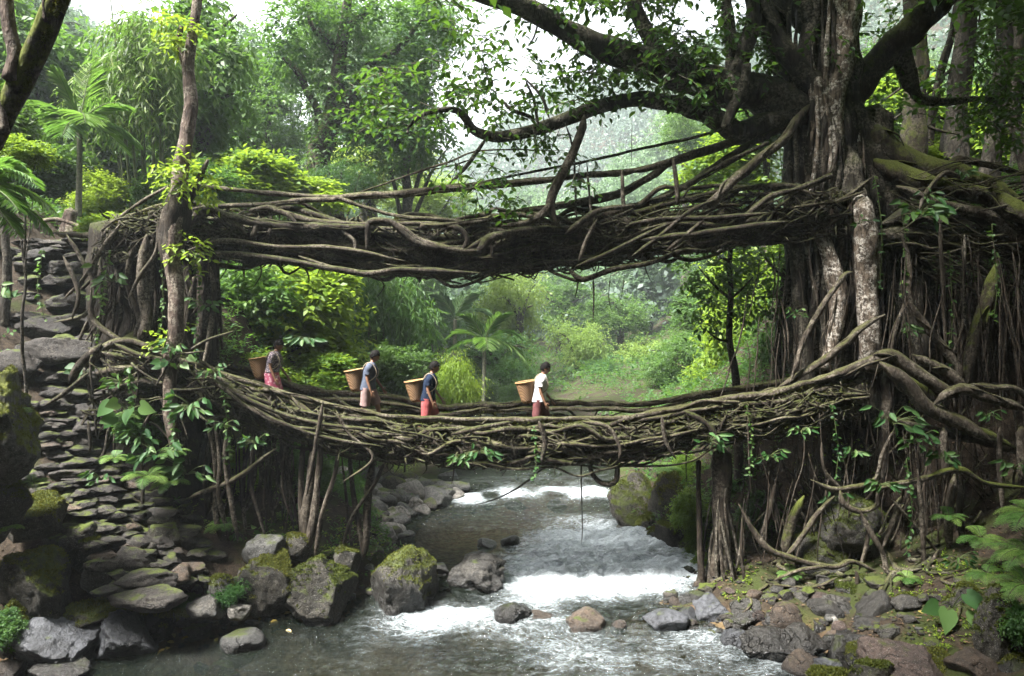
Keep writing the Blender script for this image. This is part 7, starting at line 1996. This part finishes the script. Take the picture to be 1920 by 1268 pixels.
    if kind == 'wrap':
        rings = [ell((-.02, 0, 1.0), .140, .185, 28, .02, 1), ell((-.03, 0, .92), .158, .20, 28, .03, 2), ell((0, 0, .75), .165, .20, 28, .05, 3), ell((.02, 0, .58), .185, .205, 28, .07, 4), ell((.03, 0, .40), .205, .21, 28, .08, 5)]
        loft(gb, rings, cap=(False, False))
    else:
        loft(gb, [ell((-.02, 0, .98), .134, .178, 24, .01), ell((-.025, 0, .88), .146, .192, 24, .02), ell((-.02, 0, .80), .140, .19, 24, .03)], cap=(False, True))
        for sg, hip, knee in ((1, (-.01, .092, .88), (.14 * st_, .095, .48)), (-1, (-.03, -.092, .88), (-.06 * st_, -.095, .47))):
            hip, knee = np.array(hip), np.array(knee)
            e = hip * .06 + knee * .94
            tube(gb, [hip, hip * .5 + knee * .5, e], [.122, .112, .106], 18, .05, 0, .10, 14, cap=False)
    place(gb).build('skirt' if kind == 'wrap' else 'shorts', lower, root)
    return root, (x0, Y, zf, s)

def basket(pos, label, tilt=.16, h=.46, rt=.212, rb=.13):
    root = thing('basket', pos, label, 'basket', None)
    a = np.linspace(0, 2 * np.pi, 40, endpoint=False)
    ca, sa = math.cos(tilt), math.sin(tilt)
    def rt_(p): return np.stack([p[:, 0] * ca - p[:, 2] * sa, p[:, 1], p[:, 0] * sa + p[:, 2] * ca], 1) + np.array(pos)
    zs = np.linspace(0, 1, 15)
    R_ = rb + (rt - rb) * zs ** .8
    R_[0] *= .82
    out = [rt_(np.stack([np.cos(a) * q * (1 + .012 * np.cos(20 * a + 3.14 * i)), np.sin(a) * q, np.full(40, z * h)], 1)) for i, (q, z) in enumerate(zip(R_, zs))]
    inn = [rt_(np.stack([np.cos(a) * (q - .014), np.sin(a) * (q - .014), np.full(40, max(z, .03) * h)], 1)) for q, z in zip(R_[::-1], zs[::-1])]
    mb = MB(); loft(mb, out + inn, cap=(True, True)); mb.build('basket_body', M['basket'], root)
    mb = MB(); c = rt_(np.stack([np.cos(a) * rt, np.sin(a) * rt, np.full(40, h)], 1)); tube(mb, np.vstack([c, c[:2]]), .014, 8, .03, 0, .1, 20, cap=False); mb.build('rim', M['basket_rim'], root)
    return root

C_ = dict(p1s=cloth_mat('floral_blouse', G(.10, .085, .10), 'floral', G(.33, .27, .27), 26), p1w=cloth_mat('pink_wrap', G(.42, .10, .16), 'floral', G(.62, .36, .40), 16),
          p2s=cloth_mat('slate_tee', G(.075, .088, .12)), p2l=cloth_mat('plaid_shorts', G(.16, .10, .095), 'plaid', G(.34, .24, .22), 14), p3s=cloth_mat('navy_tee', G(.012, .020, .04)), p3l=cloth_mat('red_shorts', G(.34, .085, .085)),
          p4s=cloth_mat('white_shirt', G(.74, .73, .74)), p4l=cloth_mat('dull_red_shorts', G(.13, .05, .05)))
strapm = mat_plain('woven_strap', G(.3, .25, .18), .8, .2, 60)
for px, ht, Y, H, lab, sh, lo, kd, st_, hd, arm, blab in [
    (512, 638, 16.2, 1.62, 'person in a patterned blouse and pink wrap skirt walking down the bridge', 'p1s', 'p1w', 'wrap', .6, .55, .05, 'wicker basket on the back of the person in the pink wrap'),
    (692, 658, 16.2, 1.68, 'person in a slate grey t-shirt and plaid shorts walking with head bowed', 'p2s', 'p2l', 'shorts', 1.2, .5, .02, 'wicker basket on the back of the person in the slate grey t-shirt'),
    (804, 679, 16.2, 1.66, 'person in a navy t-shirt and red shorts walking across the bridge', 'p3s', 'p3l', 'shorts', .9, .35, .04, 'wicker basket on the back of the person in the navy t-shirt'),
    (1012, 681, 16.2, 1.66, 'person in a white shirt leading the line across the bridge', 'p4s', 'p4l', 'shorts', 1.0, .4, .05, 'wicker basket on the back of the person in the white shirt')]:
    root, (x0, yy, zf, s) = person('person', px, ht, Y, H, lab, C_[sh], C_[lo], kd, st_, hd, arm)
    bk = basket((x0 - .245 * s, yy, zf + .80 * s), blab)
    for sg in (-1, 1):     # shoulder straps of the basket
        mb = MB()
        q = np.array([(-.16, .10 * sg, 1.19), (-.05, .125 * sg, 1.385), (.06, .125 * sg, 1.405), (.165, .12 * sg, 1.27), (.165, .13 * sg, 1.13), (.05, .195 * sg, 1.03), (-.13, .13 * sg, .98)]) * s + np.array([x0, yy, zf])
        tube(mb, q, .011, 6, .04, 0, 0); mb.build('strap', strapm, bk)
# ---------------------------------------------------------------- damp air of the valley
v = np.array([(x, y, z) for x in (-256, 256) for y in (-64, 436) for z in (-3.0, 128)], float)
f = np.array([(0, 1, 3, 2), (4, 6, 7, 5), (0, 4, 5, 1), (2, 3, 7, 6), (0, 2, 6, 4), (1, 5, 7, 3)])
k = NT('valley_haze')
pv = k.n("ShaderNodeVolumePrincipled", None, Density=HAZE_DENSITY, Anisotropy=.2)
pv.inputs['Color'].default_value = (.86, .94, 1.0, 1)
k.t.links.new(pv.outputs[0], k.out.inputs['Volume'])
mb = MB(); mb.add(v, f)
tag(mb.build('haze', k.m, None, False), kind='stuff')
